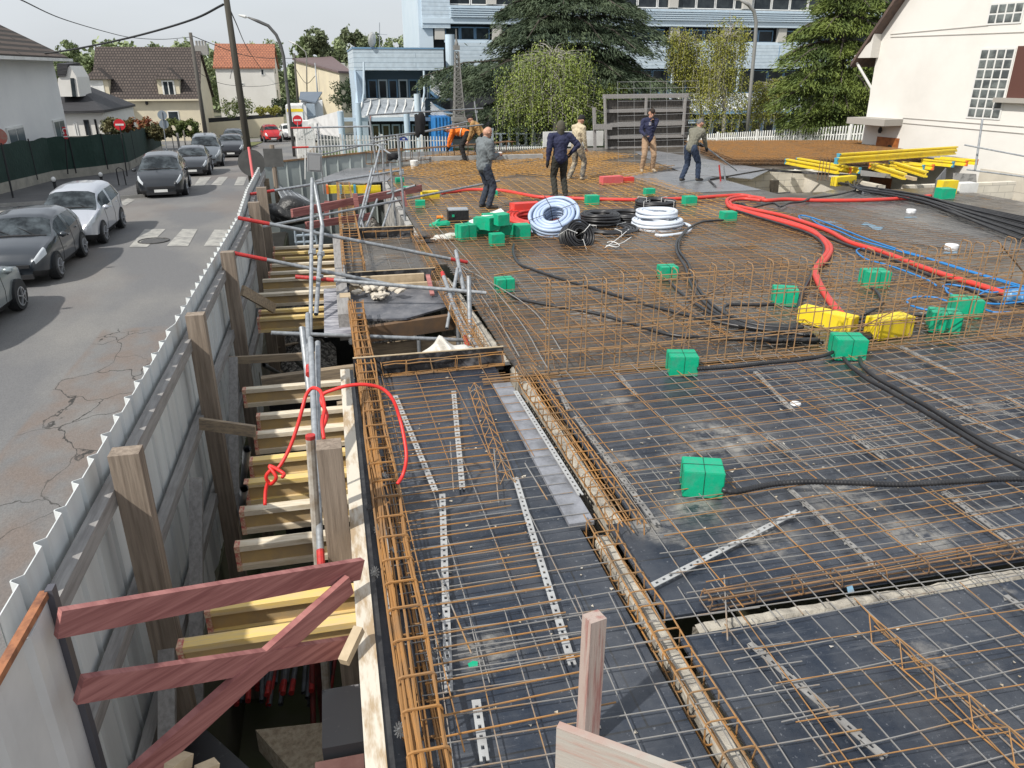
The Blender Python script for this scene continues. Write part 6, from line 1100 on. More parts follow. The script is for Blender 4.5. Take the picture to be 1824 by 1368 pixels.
for k in range(n): w_ = (x1-x0-1.2)/n; window(wg, x0+1.0+k*w_+.05, x0+1.0+(k+1)*w_-.05, Y2+2.1, zs0, zs1, cols=1, frame=M_bluel if k % 2 else M_blued, fr=.09)
mb = MB(); mb.prism([A(641, 178, 61.5), A(757, 177, 61.5), A(757, 205, 59), A(638, 208, 59)], (0, 0, .05)); mb.build('canopy_glass', MATS['canopy_glass'], wg)
mb = MB(); mb.bar(A(640, 177, 61.6), A(758, 176, 61.6), .12, .12); mb.bar(A(638, 208, 59), A(757, 206, 59), .12, .12)
for k in range(8): u = 645+k*15.5; mb.tube([A(u, 178, 61.4), A(u, 192, 60.4)+Vector((0, 0, .25)), A(u-7, 207, 59)], .055, 6); mb.tube([A(u-7, 207, 59), A(u+4, 192, 60.4)], .035, 5)
mb.build('canopy_rib', M_white, wg)
mb = MB(); mb.bar(A(610, 213, 58.8), A(775, 212, 58.8), .2, .25); mb.build('canopy_beam', M_blue, wg)
for k in range(6): a, b_ = A(662+k*18, 222, 61), A(678+k*18, 258, 61); window(wg, a.x, b_.x, 61, -4.3, a.z, cols=1, frame=M_bluel, fr=.09, glass=mat('warm_glass', (.10, .08, .03), .1, (.03, .03, .03), .8, 1.))
mb = MB(); mb.bb(x0+.8, 61.4, -4.5, x1, 61.6, A(700, 215, 61).z); mb.build('ground_wall', M_darkr, wg)
for k, (px, yt, r_, y) in enumerate([(606, 199, .22, 58), (637, 184, .22, 58.4), (724, 201, .22, 58), (743, 168, .24, 58.3), (801, 62, .38, 66)]):
    a = A(px, yt, y); mb = MB(); M2 = Matrix.Identity(3); mb.lathe([(r_, -a.z-5 if k < 4 else -3.2), (r_, 0)], (a.x, y, a.z), 16); mb.lathe([(r_*1.02, 0), (r_*1.02, .03)], (a.x, y, a.z), 16); mb.build('round_duct', M_bluel if k > 2 else M_blue, wg)
for pts in [[(648, 110), (648, 165), (644, 190), (641, 205)], [(755, 126), (756, 165), (752, 190), (748, 205)]]: mb = MB(); mb.tube([A(*q, 60.9) for q in pts], .08, 8); mb.build('curved_pipe', M_bluel, wg)
mb = MB(); mb.prism([A(629, 125, 61.8), A(633, 125, 61.8), A(646, 160, 61.5), A(640, 205, 60), A(632, 205, 60), A(634, 160, 61.5)], (0, .3, 0)); mb.build('curved_fin', M_blue, wg)
sd_ = thing('satellite_dish', 'white satellite dish on the roof edge of the blue wing', 'dish', A(664, 87)); a = A(664, 71); mb = MB(); prof = [(.02, -.12), (.25, -.10), (.42, -.02), (.54, .08)]; mb.lathe(prof, (0, 0, 0), 24, 'Z'); Mr = Matrix.Rotation(R(78), 3, 'X'); mb.v = [tuple(Vector(v)) for v in mb.v]
mr = Matrix.Rotation(R(55), 3, 'Z') @ Matrix.Rotation(R(-85), 3, 'X'); mb.v = [tuple(mr @ Vector(v)+a) for v in mb.v]; mb.build('reflector', M_white, sd_); mb = MB(); mb.rod(a+Vector((0, .1, 0)), A(664, 88), .05, 6); mb.build('mast', M_galv, sd_)
o = thing('roof_aerial', 'thin aerial mast on the roof of the blue wing', 'aerial', A(678, 86)); mb = MB(); mb.rod(A(676, 88, 66), A(676, 40, 66), .03, 5); mb.rod(A(668, 60, 66), A(690, 62, 66), .02, 4); mb.build('mast', M_galv, o)
# curved white louvres right of the wing
lv = thing('curved_louvres', 'curved blue screens with white edges between the wing and the cedar', 'screen', A(785, 180, 60))
for k in range(7):
    for (y0_, y1_) in ((134+k*4, 152+k*4.2), (182+k*4, 204+k*2)):
        mb = MB(); mb.tube(spline([A(767, y0_, 60), A(778, (y0_+y1_)/2, 60), A(795, y1_-1, 60), A(812, y1_, 60.4)], 4), .06, 5); mb.build('slat', M_white, lv)
mb = MB(); mb.prism(spline([A(766, 134, 60.3), A(780, 152, 60.3), A(812, 160, 60.5), A(812, 178, 60.5), A(780, 176, 60.3), A(766, 165, 60.3)], 2), (0, .1, 0)); mb.prism([A(768, 182, 60.3), A(812, 204, 60.3), A(812, 225, 60.3), A(768, 212, 60.3)], (0, .1, 0)); mb.build('screen_panel', M_blued, lv)
o = thing('blue_container', 'bright blue ribbed steel container behind the picket fence', 'container', A(785, 260, 57)); mb = MB(); a, b_ = A(772, 209, 57), A(806, 262, 57); corrugated(mb, (b_.x, 57), (a.x, 57), -4, a.z, .25, .05, .5); mb.bb(a.x, 57.07, -4, b_.x, 60, a.z-.02); mb.build('body', mat('container_blue', (.03, .20, .52), .5), o)
# ================================================================ lattice tower
tw = thing('lattice_tower', 'tall slim grey lattice tower with two platforms before the cedar', 'tower', PY(818, 235, 49)); Y = 49.0
top = PY(814, 70, Y); zz_ = lambda py: PY(815, py, Y).z; xc = lambda py: PY(813+(py-80)*.035, py, Y).x
lev = [(228, 24, ), (215, 20.5), (205, 17.5), (180, 14.5), (155, 12), (130, 9.5), (110, 7.8), (92, 6.2)]
hwd = lambda w_: w_/2/1457*50
legs = MB(); br = MB()
for sx in (-1, 1):
    for sy in (-1, 1): legs.tube([(xc(py)+sx*hwd(w_), Y+sy*hwd(w_), zz_(py)) for py, w_ in lev], .045, 4)
for (p0, w0), (p1, w1) in zip(lev[:-1], lev[1:]):
    n = 3 if p0 > 200 else max(2, int((p0-p1)/7))
    for i in range(n):
        q0, q1 = p0+(p1-p0)*i/n, p0+(p1-p0)*(i+1)/n; v0, v1 = w0+(w1-w0)*i/n, w0+(w1-w0)*(i+1)/n
        for fx, fy in ((1, 0), (0, 1)):
            for s in (-1, 1):
                def cr(t, py, w_): h = hwd(w_); return (xc(py)+(t*h if fx else s*h), Y+(s*h if fx else t*h), zz_(py))
                br.rod(cr(-1, q0, v0), cr(1, q1, v1), .025, 3); br.rod(cr(1, q0, v0), cr(-1, q1, v1), .025, 3); br.rod(cr(-1, q1, v1), cr(1, q1, v1), .022, 3)
                if v0 > 9: br.rod(cr(-1, q0, v0), cr(0, (q0+q1)/2, (v0+v1)/2), .018, 3); br.rod(cr(0, q0, v0), cr(0, q1, v1), .018, 3)
M_lat = mat('lattice_grey', (.22, .215, .205), .6, (.16, .155, .145), 3, 1.)
legs.build('leg', M_lat, tw); br.build('bracing', M_lat, tw)
for py, w_ in ((216, 25), (89, 10)):
    h = hwd(w_); mb = MB(); mb.bb(xc(py)-h, Y-h, zz_(py), xc(py)+h, Y+h, zz_(py)+.25); mb.build('platform', M_lat, tw)
h = hwd(4.5); mb = MB(); mb.lathe([(h*1.5, 0), (h*1.5, .25), (h*.9, .4), (h*.5, .55), (.04, .65), (.02, 1.05)], (xc(85), Y, zz_(86)), 8); mb.build('cupola', M_lat, tw)
# ================================================================ street furniture
def pole(label, pts, r0, r1, m, cat='pole', name='utility_pole'):
    mb = MB(); n = len(pts); mb.tube(pts, [r0+(r1-r0)*i/(n-1) for i in range(n)], 10); t = mb.build(name, m, smooth=True); return tag(t, label, cat)
M_polew = mat('tarred_pole', (.032, .029, .022), .85, (.055, .05, .038), 1.5, 1., bump=.3, stretch=(6, 6, .6))
tp_ = PY(401, -18, 33.4); bs = PY(454, 352, 33.4); bs.z = -2; pb = bs
tpole = pole('tall dark timber telegraph pole leaning above the hoarding', [bs, bs+(tp_-bs)*.5, tp_], .155, .11, M_polew, name='telegraph_pole')
t2 = PY(339, 58, 66); b2 = PY(370, 262, 66)
pole2 = pole('grey concrete pole with cross holes before the brown roofed house', [b2, t2], .17, .12, mat('pole_concrete', (.095, .088, .078), .9), name='utility_pole')
t3, b3 = PY(524, 95, 95), PY(533, 215, 95); pole('thin grey pole by the lorry', [b3, t3], .15, .1, MATS['pole_concrete'], name='utility_pole')
t4, b4 = PY(561, 112, 92), PY(569, 205, 92); pole('thin dark lamp mast before the beige building', [b4, t4], .10, .06, M_galv, name='lamp_mast')
def lamp(label, base, arc, r, head, y, m):
    t = thing('street_lamp', label, 'street lamp', base); mb = MB(); mb.tube([base]+arc, [r]*(len(arc))+[r*.5], 8); mb.build('post', m, t, smooth=True)
    mb = MB(); a, b_ = head; mb.tube([a, a+(b_-a)*.3, b_], [.03, .11, .05], 8); mb.build('lamp_head', mat('lamp_white', (.7, .7, .68), .4), t); return t
y = 57; bz = PY(525, 284, y)
lamp('curved dark street lamp at the far pavement, left of the no entry sign', bz, [PY(515, 190, y), PY(505, 100, y), PY(500, 80, y), PY(492, 62, y), PY(478, 46, y), PY(460, 38, y), PY(442, 31, y)], .11, (PY(442, 31, y), PY(425, 27, y)), y, mat('lamp_post_dark', (.10, .10, .10), .5))
y = 47; lamp('tall grey swan neck street lamp before the blue building', PY(1330, 245, y), [PY(1337, 160, y), PY(1345, 75, y), PY(1347, 40, y), PY(1343, 20, y), PY(1333, 8, y), PY(1318, 0, y)], .11, (PY(1318, 0, y), PY(1300, -6, y)), y, mat('lamp_post_grey', (.24, .24, .23), .5))
y = 105; lamp('small far street lamp over the beige building', PY(547, 180, y), [PY(546, 100, y), PY(544, 92, y), PY(530, 80, y)], .08, (PY(530, 80, y), PY(514, 73, y)), y, MATS['lamp_post_grey'])
# cables
def cable(label, pts, r): mb = MB(); mb.tube(spline(pts, 8), r, 5); return tag(mb.build('cable', M_dark), label, 'cable')
cable('thick black cable bundle from the telegraph pole to the grey house', [PY(398, 8, 33.4), PY(340, 36, 36), PY(236, 66, 40), PY(130, 88, 45), PY(60, 97, 46), PY(-20, 99, 46)], .045)
cable('thin cable sagging from the upper left to the grey concrete pole', [PY(-10, -20, 20), PY(36, -1, 24), PY(110, 33, 34), PY(190, 57, 45), PY(236, 67, 52), PY(290, 70, 60), PY(339, 66, 66)], .018)
cable('cable from the concrete pole past the telegraph pole', [PY(343, 64, 66), PY(390, 83, 72), PY(430, 97, 80), PY(470, 103, 88), PY(524, 104, 95)], .03)
cable('cable dropping from the telegraph pole top to the red roofed house', [PY(404, 5, 33.5), PY(420, 40, 50), PY(440, 85, 75), PY(465, 123, 97.8)], .03)
cable('cable looped beside the telegraph pole', [PY(404, 8, 33.5), PY(412, 60, 40), PY(417, 100, 50), PY(410, 140, 33.2)], .012)
cable('low cable from the concrete pole to the beige building', [PY(345, 125, 66), PY(400, 150, 75), PY(470, 153, 90), PY(524, 140, 95)], .02)
cable('low cable from the thin pole to the lamp mast', [PY(525, 120, 95), PY(545, 148, 95), PY(562, 135, 92)], .03)
# signs
def noentry(label, c, r_, base, tilt=0):
    t = thing('no_entry_sign', label, 'road sign', base); mb = MB(); mb.lathe([(r_, -.012), (r_, .012)], c, 28, 'Y'); mb.build('disc', mat('sign_red', (.55, .02, .03), .4), t)
    mb = MB(); mb.bb(c.x-r_*.72, c.y-.02, c.z-r_*.16, c.x+r_*.72, c.y-.013, c.z+r_*.16); mb.build('white_bar', M_white, t); mb = MB(); mb.rod((c.x, c.y+.04, c.z+.2), base, .03, 8); mb.build('post', M_galv if 'right' in label else M_dark, t)
c = PY(213, 222, 43.5); noentry('red no entry sign on a leaning post before the green fence', c, .27, PY(229, 330, 43.2))
c = PY(530, 214, 56.5); noentry('red no entry sign at the right of the far street', c, .32, PY(533, 288, 56.3))
t = thing('fire_point_sign', 'red rectangular sign with a white omega shaped mark on a dark post', 'road sign', PY(120, 300, 42)); y = 42
mb = MB(); a, b_ = PY(110.5, 226, y), PY(121, 247.5, y); mb.bb(a.x, y, b_.z, b_.x, y+.02, a.z); mb.build('panel', MATS['sign_red'], t); c = PY(115.6, 233, y-.01)
mb = MB(); mb.tube([c+Vector((.10*math.sin(k), 0, .10*math.cos(k))) for k in [R(-150+i*25) for i in range(13)]], .022, 5); mb.bb(c.x-.13, y-.015, c.z-.15, c.x-.04, y-.004, c.z-.10); mb.bb(c.x+.04, y-.015, c.z-.15, c.x+.13, y-.004, c.z-.10); mb.bb(c.x-.13, y-.013, c.z-.29, c.x+.13, y-.004, c.z-.24); mb.build('mark', M_white, t)
mb = MB(); mb.rod(PY(116, 247, y+.03), PY(121, 310, y+.03), .03, 8); mb.build('post', M_dark, t)
t = thing('road_sign', 'edge of a reddish round sign on a dark leaning post at the left edge', 'road sign', PY(24, 352, 34.5)); a = PY(-3, 243, 35); mb = MB(); mb.lathe([(.32, -.01), (.32, .01)], a, 20, 'Y'); mb.build('disc', mat('faded_sign', (.42, .10, .08), .5, (.3, .25, .2), 3, 1.), t); mb = MB(); mb.rod(PY(2, 255, 35), PY(24, 355, 34.6), .035, 8); mb.build('post', M_dark, t)
t = thing('road_sign', 'two round grey sign backs stacked on one post at the corner', 'road sign', PY(297, 275, 52)); mb = MB(); a = PY(289, 205, 52); mb.lathe([(.27, -.01), (.27, .01)], a, 20, 'Y'); b_ = PY(292, 221, 52.05); mb.lathe([(.27, -.01), (.27, .01)], b_, 20, 'Y'); mb.build('disc', mat('sign_back_blue', (.24, .28, .32), .4), t); mb = MB(); mb.rod(a+Vector((0, -.03, .2)), PY(298, 276, 52), .03, 8); mb.build('post', M_galv, t)
t = thing('road_sign', 'small round red rimmed sign edge on a thin post behind the scaffold', 'road sign', PY(660, 275, 48)); a = PY(660, 211, 48); mb = MB(); mb.lathe([(.2, -.01), (.2, .01)], a, 16, 'X'); mb.build('disc', MATS['faded_sign'], t); mb = MB(); mb.rod(a, PY(661, 290, 48), .025, 6); mb.build('post', M_galv, t)
for k, (u, yt, yb, lb_) in enumerate([(98, 314, 350, 'left of the silver hatchback roof'), (180, 306, 336, 'right of the silver hatchback, with a bright head')]):
    b_ = G(u+4, yb, .13); t = thing('bollard', 'dark bollard with a white ball head, '+lb_, 'bollard', b_, 'pavement bollards'); hgt = PY(u, yt, b_.y).z-b_.z; mb = MB(); mb.lathe([(.07, 0), (.055, .1), (.055, hgt-.25), (.08, hgt-.2)], b_, 12); mb.build('post', M_dark, t); mb = MB(); mb.lathe([(.05, 0), (.085, .06), (.085, .12), (.04, .18)], b_+Vector((0, 0, hgt-.2)), 12); mb.build('head', M_white, t)
b_ = G(210, 330, .13); t = thing('parking_barrier', 'thin dark hoop barrier on the pavement by the green fence', 'barrier', b_); a, c = PY(206, 298, b_.y), PY(214, 335, b_.y); mb = MB(); mb.tube([(a.x, b_.y, b_.z), (a.x, b_.y, a.z-.1), (a.x+.1, b_.y, a.z), (a.x+.28, b_.y, a.z-.1), (a.x+.3, b_.y, b_.z)], .025, 6); mb.build('hoop', M_dark, t)
# ================================================================ cars
def car(label, loc, rz, L=4.0, W=1.74, Hh=1.46, col=(.03, .03, .035), metal=.5, kind='hatch', grp='cars parked along the street', far=False, rim=(.42, .43, .45), name='parked_car', plate=True, rot_front=0):
    t = thing(name, label, 'car', loc, grp); pm = mat('car_paint_%d_%d_%d' % tuple(int(c*999) for c in col), col, .28, coat=.8, metal=metal)
    if kind == 'hatch': S = [0, .02, .07, .16, .26, .44, .6, .80, .91, .97, 1]; T = [.38, .49, .585, .645, .69, .955, 1, .97, .87, .66, .46]; B = [.36, .46, .55, .60, .625, .635, .65, .68, .68, .6, .43]
    elif kind == 'mpv': S = [0, .02, .07, .14, .20, .39, .6, .86, .94, .98, 1]; T = [.36, .46, .55, .61, .655, .955, 1, .98, .88, .66, .46]; B = [.36, .46, .54, .59, .61, .62, .64, .67, .68, .6, .43]
    elif kind == 'sedan': S = [0, .02, .07, .18, .29, .42, .58, .72, .84, .97, 1]; T = [.40, .50, .60, .67, .73, .96, 1, .95, .74, .68, .5]; B = [.38, .47, .56, .62, .65, .66, .68, .69, .70, .66, .47]
    else: S = [0, .02, .08, .16, .2, .34, .6, .88, .95, .98, 1]; T = [.38, .5, .58, .66, .70, .96, 1, .97, .85, .62, .45]; B = [.36, .46, .52, .56, .58, .6, .63, .66, .64, .58, .42]
    Wd = [.62, .78, .90, .96, .985, 1, 1, .985, .95, .88, .74]; Rw = [.52, .66, .76, .82, .82, .72, .71, .68, .68, .7, .6]
    ns = 20 if far else 44; s = np.unique(np.concatenate([np.linspace(0, 1, ns), [.01, .03, .985]])); f = lambda a: np.interp(s, S, a)
    def sm(a): b_ = a.copy(); b_[1:-1] = (a[:-2]+2*a[1:-1]+a[2:])/4; return b_
    tp, be, wd, rw = sm(f(T))*Hh, sm(f(B))*Hh, sm(f(Wd))*W/2, sm(f(Rw))*W/2; zb_ = .19+.06*(1-np.minimum(1, np.minimum(s, 1-s)*12)); seg = [1, 1, 2, 2, 4, 2, 3]; rings = []; cls = []
    for i in range(len(s)):
        w_, b1, t1_, z0 = wd[i], be[i], tp[i], zb_[i]; g = min(1, max(0, (t1_-b1)/(.25*Hh)))
        pts = [(0, z0), (w_*.86, z0), (w_*.975, z0+.14), (w_, z0+(b1-z0)*.55), (w_*(.965-.02*g), b1), (rw[i]+(w_*.9-rw[i])*(1-g), t1_-.05*Hh*(.3+.7*g)), ((rw[i]+(w_*.9-rw[i])*(1-g))*.72, t1_-.008), (0, t1_+.012)]
        ring = [pts[0]]
        for k, n in enumerate(seg):
            for j in range(1, n+1): u = j/n; ring.append((pts[k][0]+(pts[k+1][0]-pts[k][0])*u, pts[k][1]+(pts[k+1][1]-pts[k][1])*u+(.012*math.sin(math.pi*u) if k in (3, 4) else 0)))
        rings.append([(x, s[i]*L-L/2, z) for x, z in ring]+[(-x, s[i]*L-L/2, z) for x, z in reversed(ring[:-1])][:-1] if False else [(x, s[i]*L-L/2, z) for x, z in ring]+[(-x, s[i]*L-L/2, z) for x, z in reversed(ring[1:-1])])
    n1 = sum(seg)+1; nr = len(rings[0]); cow = S[4]-.005; rs_ = S[5]-.02; re_ = S[7]+.01; rr_ = S[9]-.035 if kind != 'sedan' else S[8]-.01
    segi = []; [segi.extend([k]*n) for k, n in enumerate(seg)]; segi = segi+segi[::-1]
    rowin = []; [rowin.extend(range(n)) for n in seg]; rowin = rowin+rowin[::-1]
    F_ = {c: MB() for c in ('body', 'side_window', 'windscreen', 'rear_window', 'headlight', 'tail_light', 'sill')}
    for i in range(len(s)-1):
        sm_ = (s[i]+s[i+1])/2
        for j in range(nr):
            j2 = (j+1) % nr; q = [rings[i][j], rings[i][j2], rings[i+1][j2], rings[i+1][j]]; k = segi[j]; rI = rowin[j]; c = 'body'
            if k in (5, 6) and cow < sm_ < rs_: c = 'windscreen'
            elif k in (5, 6) and re_ < sm_ < rr_: c = 'rear_window'
            elif k == 4 and rI in (0, 1, 2) and sm_ > .2:
                if cow+.10 < sm_ < S[8]-.055 and abs(sm_-.585) > .022: c = 'side_window'
            elif ((k == 3 and rI == 1) or k == 4) and .012 < sm_ < .095: c = 'headlight'
            elif k in (3, 4) and sm_ > .955 and kind != 'x' and rI >= 1: c = 'tail_light'
            elif k in (0, 1): c = 'sill'
            F_[c].add(q, [(0, 3, 2, 1)])
    F_['body'].add(rings[0], [tuple(range(nr))]); F_['body'].add(rings[-1], [tuple(reversed(range(nr)))])
    mm_ = {'body': pm, 'side_window': M_glass, 'windscreen': mat('windscreen_glass', (.012, .016, .019), .07, (.07, .085, .095), 1.9, 1., spec=.3, lo=.42, hi=.62, bump=.05, bscale=1.5, bdist=.3), 'rear_window': M_glass, 'headlight': mat('headlight_glass', (.50, .53, .56), .12, spec=.8), 'tail_light': mat('tail_red', (.35, .01, .01), .2), 'sill': mat('black_plastic', (.018, .018, .02), .6)}  # windscreen: reflections and dim interior painted into the glass colour as noise patches
    for c, b_ in F_.items():
        if not b_.v: continue
        o_ = MB()                                                        # merge shared verts so shading is smooth; left and right pieces apart
        groups = [b_] if c in ('body', 'windscreen', 'rear_window', 'sill') else []
        if not groups:
            for sg_ in (1, -1):
                g = MB()
                for fc in b_.f:
                    if sg_*sum(b_.v[v][0] for v in fc) > 0: g.add([b_.v[v] for v in fc], [(0, 1, 2, 3)])
                groups.append(g)
        for g in groups:
            if not g.v: continue
            idx = {}; nv = []; nf = []
            for fc in g.f:
                r_ = []
                for v in fc:
                    key = tuple(round(a_, 5) for a_ in g.v[v])
                    if key not in idx: idx[key] = len(nv); nv.append(g.v[v])
                    if idx[key] not in r_: r_.append(idx[key])
                if len(r_) > 2: nf.append(tuple(r_))
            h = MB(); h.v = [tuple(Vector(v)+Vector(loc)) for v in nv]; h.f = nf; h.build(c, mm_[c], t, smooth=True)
    Lc = Vector(loc)
    def P_(x, y, z): return Lc+Vector((x, y, z))
    i_ = int(np.searchsorted(s, cow)); mb = MB(); yc_ = s[i_]*L-L/2
    mb.tube([P_(a, yc_-.02+.10*(a/(W/2))**2, tp[i_]+.016-.05*(a/(W/2))**2) for a in [(k-4)/4*W*.38 for k in range(9)]], .022, 6); mb.build('cowl', mm_['sill'], t)
    for a in (-.1, .42): mb = MB(); mb.rod(P_(a, yc_+.02, tp[i_]+.03), P_(a-.42, yc_+.30, tp[i_]+.16), .009, 4); mb.build('wiper', M_dark, t)
    if plate: mb = MB(); mb.box(P_(0, -L/2-.035, .36), (.50, .02, .11)); mb.build('number_plate', M_white, t)
    mb = MB(); mb.box(P_(0, -L/2+.0, .50), (W*.55, .09, .07)); mb.box(P_(0, -L/2+.0, .26), (W*.60, .10, .10)); mb.build('grille', mm_['sill'], t)
    for sx in (-1, 1):
        i_ = np.searchsorted(s, cow+.07); v, f_ = lump((sx*(wd[i_]+.08), s[i_]*L-L/2, be[i_]+.05), .1, .05, 1, (1.1, .6, .75)); mb = MB(); mb.add([P_(*a) for a in v], f_); mb.build('wing_mirror', pm, t, smooth=True)
        for yy in (-L/2+L*.20, L/2-L*.19):
            r_ = .30 if L > 3 else .27; x = sx*(W/2-.09)
            mb = MB(); mb.lathe([(r_*1.08, -.12), (r_*1.08, .093)], P_(x, yy, r_+.045), 22, 'X'); mb.build('wheel_arch', M_dark, t)
            mb = MB(); mb.lathe([(r_*.9, -.10), (r_, -.07), (r_, .07), (r_*.93, .103)], P_(x, yy, r_), 24, 'X'); wv = mb.build('wheel', M_black, t, smooth=False)
            mb = MB(); xo = x+sx*.104; mb.lathe([(r_*.68, -.012), (r_*.68, 0)] if sx > 0 else [(r_*.68, 0), (r_*.68, .012)], P_(xo, yy, r_), 20, 'X'); mb.build('rim', mat('rim_dark', (.07, .07, .075), .4), wv)
            mb = MB()
            for k in range(5): a = k*2*math.pi/5+.3; mb.bar(P_(xo+sx*.008, yy, r_), P_(xo+sx*.008, yy+r_*.66*math.cos(a), r_+r_*.66*math.sin(a)), .02, .075*r_/.31, (1, 0, 0))
            mb.tube([P_(xo+sx*.006, yy+r_*.64*math.cos(a), r_+r_*.64*math.sin(a)) for a in [k*math.pi/9 for k in range(18)]], .018, 4, closed=True); mb.build('spokes', mat('rim_metal', rim, .3, metal=.6), wv)
        if not far:
            mb = MB()
            for sv in (.33, .585, .80):
                i_ = np.searchsorted(s, sv); mb.tube([P_(sx*(a[0]+.001), a[1], a[2]) for a in rings[i_][2:8]], .006, 4)
            mb.build('door_seam', M_dark, t); mb = MB()
            for sv in (.53, .74): i_ = np.searchsorted(s, sv); mb.box(P_(sx*(wd[i_]*.985), s[i_]*L-L/2, be[i_]-.12), (.03, .16, .03))
            mb.build('door_handle', pm, t)
    t.rotation_euler.z = rz; return t
def gp_(x, y, off=.01): return (x, y, gz(y)+off)
car('silver green hatchback cut by the left edge, nearest parked car', gp_(-7.45, 16.15), R(179), 4.1, 1.72, 1.45, (.30, .34, .35), .6)
car('dark blue grey hatchback between two silver cars', gp_(-7.50, 21.25), R(2), 3.97, 1.76, 1.47, (.035, .042, .052), .3)
car('light silver rounded hatchback parked behind the dark one', gp_(-7.42, 25.45), R(1), 3.88, 1.68, 1.53, (.55, .57, .62), .5, 'mpv')
car('black tall family car parked nearest the far zebra crossing', gp_(-6.98, 36.0), R(6), 4.35, 1.86, 1.66, (.014, .017, .022), .1, 'mpv')
p = G(357, 314); car('dark grey hatchback right behind the black family car', gp_(p.x-.55, p.y+2.0), R(5), 4.25, 1.77, 1.43, (.03, .034, .042), .2)
p = G(370, 299); car('grey people carrier with silver roof in the row of parked cars', gp_(p.x-.3, p.y+2.6), R(6), 4.5, 1.85, 1.82, (.16, .18, .20), .5, 'mpv')
p = G(409, 281); car('very dark saloon facing the viewer, farthest in the row but one', gp_(p.x, p.y+2.3), R(3), 4.75, 1.86, 1.48, (.02, .022, .028), .5, 'sedan', far=True)
p = G(412, 268); car('dark car half hidden behind the very dark saloon', gp_(p.x-.1, p.y+3.8), R(3), 4.4, 1.8, 1.52, (.03, .035, .05), .5, far=True)
p = G(482, 254); car('tiny bright red two seat car at the far corner', gp_(p.x, p.y+1.4), R(14), 2.7, 1.6, 1.58, (.48, .015, .02), .1, 'city', far=True)
p = G(515, 250); car('white car half hidden behind the tiny red car', gp_(p.x, p.y+2.4), R(12), 4.1, 1.75, 1.5, (.7, .7, .7), .0, far=True)
lr = thing('lorry', 'white box lorry with a yellow band parked beyond the red car', 'lorry', G(540, 246)); Y = 78
a, b_ = PY(508, 188, Y), PY(543, 242, Y); mb = MB(); mb.bb(a.x, Y, gz(Y)+.5, b_.x, Y+6, a.z); mb.build('cargo_box', M_white, lr)
c, d_ = PY(511, 194, Y), PY(540, 199, Y); mb = MB(); mb.bb(c.x, Y-.02, d_.z, d_.x, Y-.001, c.z); mb.build('yellow_band', M_brighty, lr)
a, b_ = PY(546, 187, Y-2), PY(556, 240, Y-2); mb = MB(); mb.bb(PY(512, 0, Y).x, Y-1.9, gz(Y)+.4, PY(541, 0, Y).x, Y-.05, PY(520, 214, Y).z); mb.build('cab', M_white, lr); mb = MB(); q, w_ = PY(515, 217, Y-1.9), PY(538, 228, Y-1.9); mb.bb(q.x, Y-1.93, w_.z, w_.x, Y-1.901, q.z); mb.build('windscreen', M_glass, lr)
for sx in (0, 1):
    for yy in (-1.2, 4.5): mb = MB(); mb.lathe([(.45, -.12), (.45, .12)], (PY(514+sx*25, 0, Y).x, Y+yy, gz(Y)+.45), 16, 'X'); mb.build('wheel', M_black, lr)
vn = thing('van', 'grey blue van side behind the lorry', 'van', G(565, 240)); a, b_ = PY(545, 186, 84), PY(563, 216, 84); mb = MB(); mb.bb(a.x, 84, gz(84)+.4, b_.x, 88.5, a.z); mb.bb(a.x+.1, 82.8, gz(84)+.4, b_.x-.1, 84, a.z-1.0); mb.build('body', mat('grey_van_paint', (.34, .40, .46), .4, coat=.5), vn)
mb = MB(); mb.lathe([(.36, -.1), (.36, .1)], (b_.x, 84.6, gz(84)+.4), 14, 'X'); mb.build('wheel', M_black, vn)
# ================================================================ vegetation
def leafmat(name, c1, c2, scale=.8, rough=.7):
    m = mat(name, c1, rough, c2, scale, 1., lo=.35, hi=.65, detail=6); b = m.node_tree.nodes['Principled BSDF']; return m
def leaves(name, m, parent, C_, D_, ln, wd, loc):
    """C_ (N,3) centres, D_ (N,3) long axes; small pointed leaf faces"""
    N = len(C_); D_ = D_/np.linalg.norm(D_, axis=1, keepdims=True); rnd = rng.normal(size=(N, 3)); S_ = np.cross(D_, rnd); S_ /= np.linalg.norm(S_, axis=1, keepdims=True)+1e-9
    l = ln*rng.uniform(.6, 1.3, (N, 1)); w_ = wd*rng.uniform(.6, 1.3, (N, 1)); V = np.stack([C_-D_*l*.5, C_+S_*w_*.5, C_+D_*l*.5, C_-S_*w_*.5], 1).reshape(-1, 3)-np.array(loc)
    me = bpy.data.meshes.new(name); me.vertices.add(N*4); me.vertices.foreach_set('co', V.astype(np.float32).ravel()); me.loops.add(N*4); me.loops.foreach_set('vertex_index', np.arange(N*4, dtype=np.int32)); me.polygons.add(N); me.polygons.foreach_set('loop_start', np.arange(0, N*4, 4, dtype=np.int32)); me.polygons.foreach_set('loop_total', np.full(N, 4, dtype=np.int32)); me.update(); me.validate()
    me.materials.append(m); o = bpy.data.objects.new(name, me); C.objects.link(o); o.parent = parent; return o
M_bark = mat('bark', (.06, .05, .042), .9, (.10, .085, .07), 3, 1., bump=.6); M_birch = mat('birch_bark', (.40, .38, .34), .8, (.10, .09, .08), 6, 1., lo=.52, hi=.6)
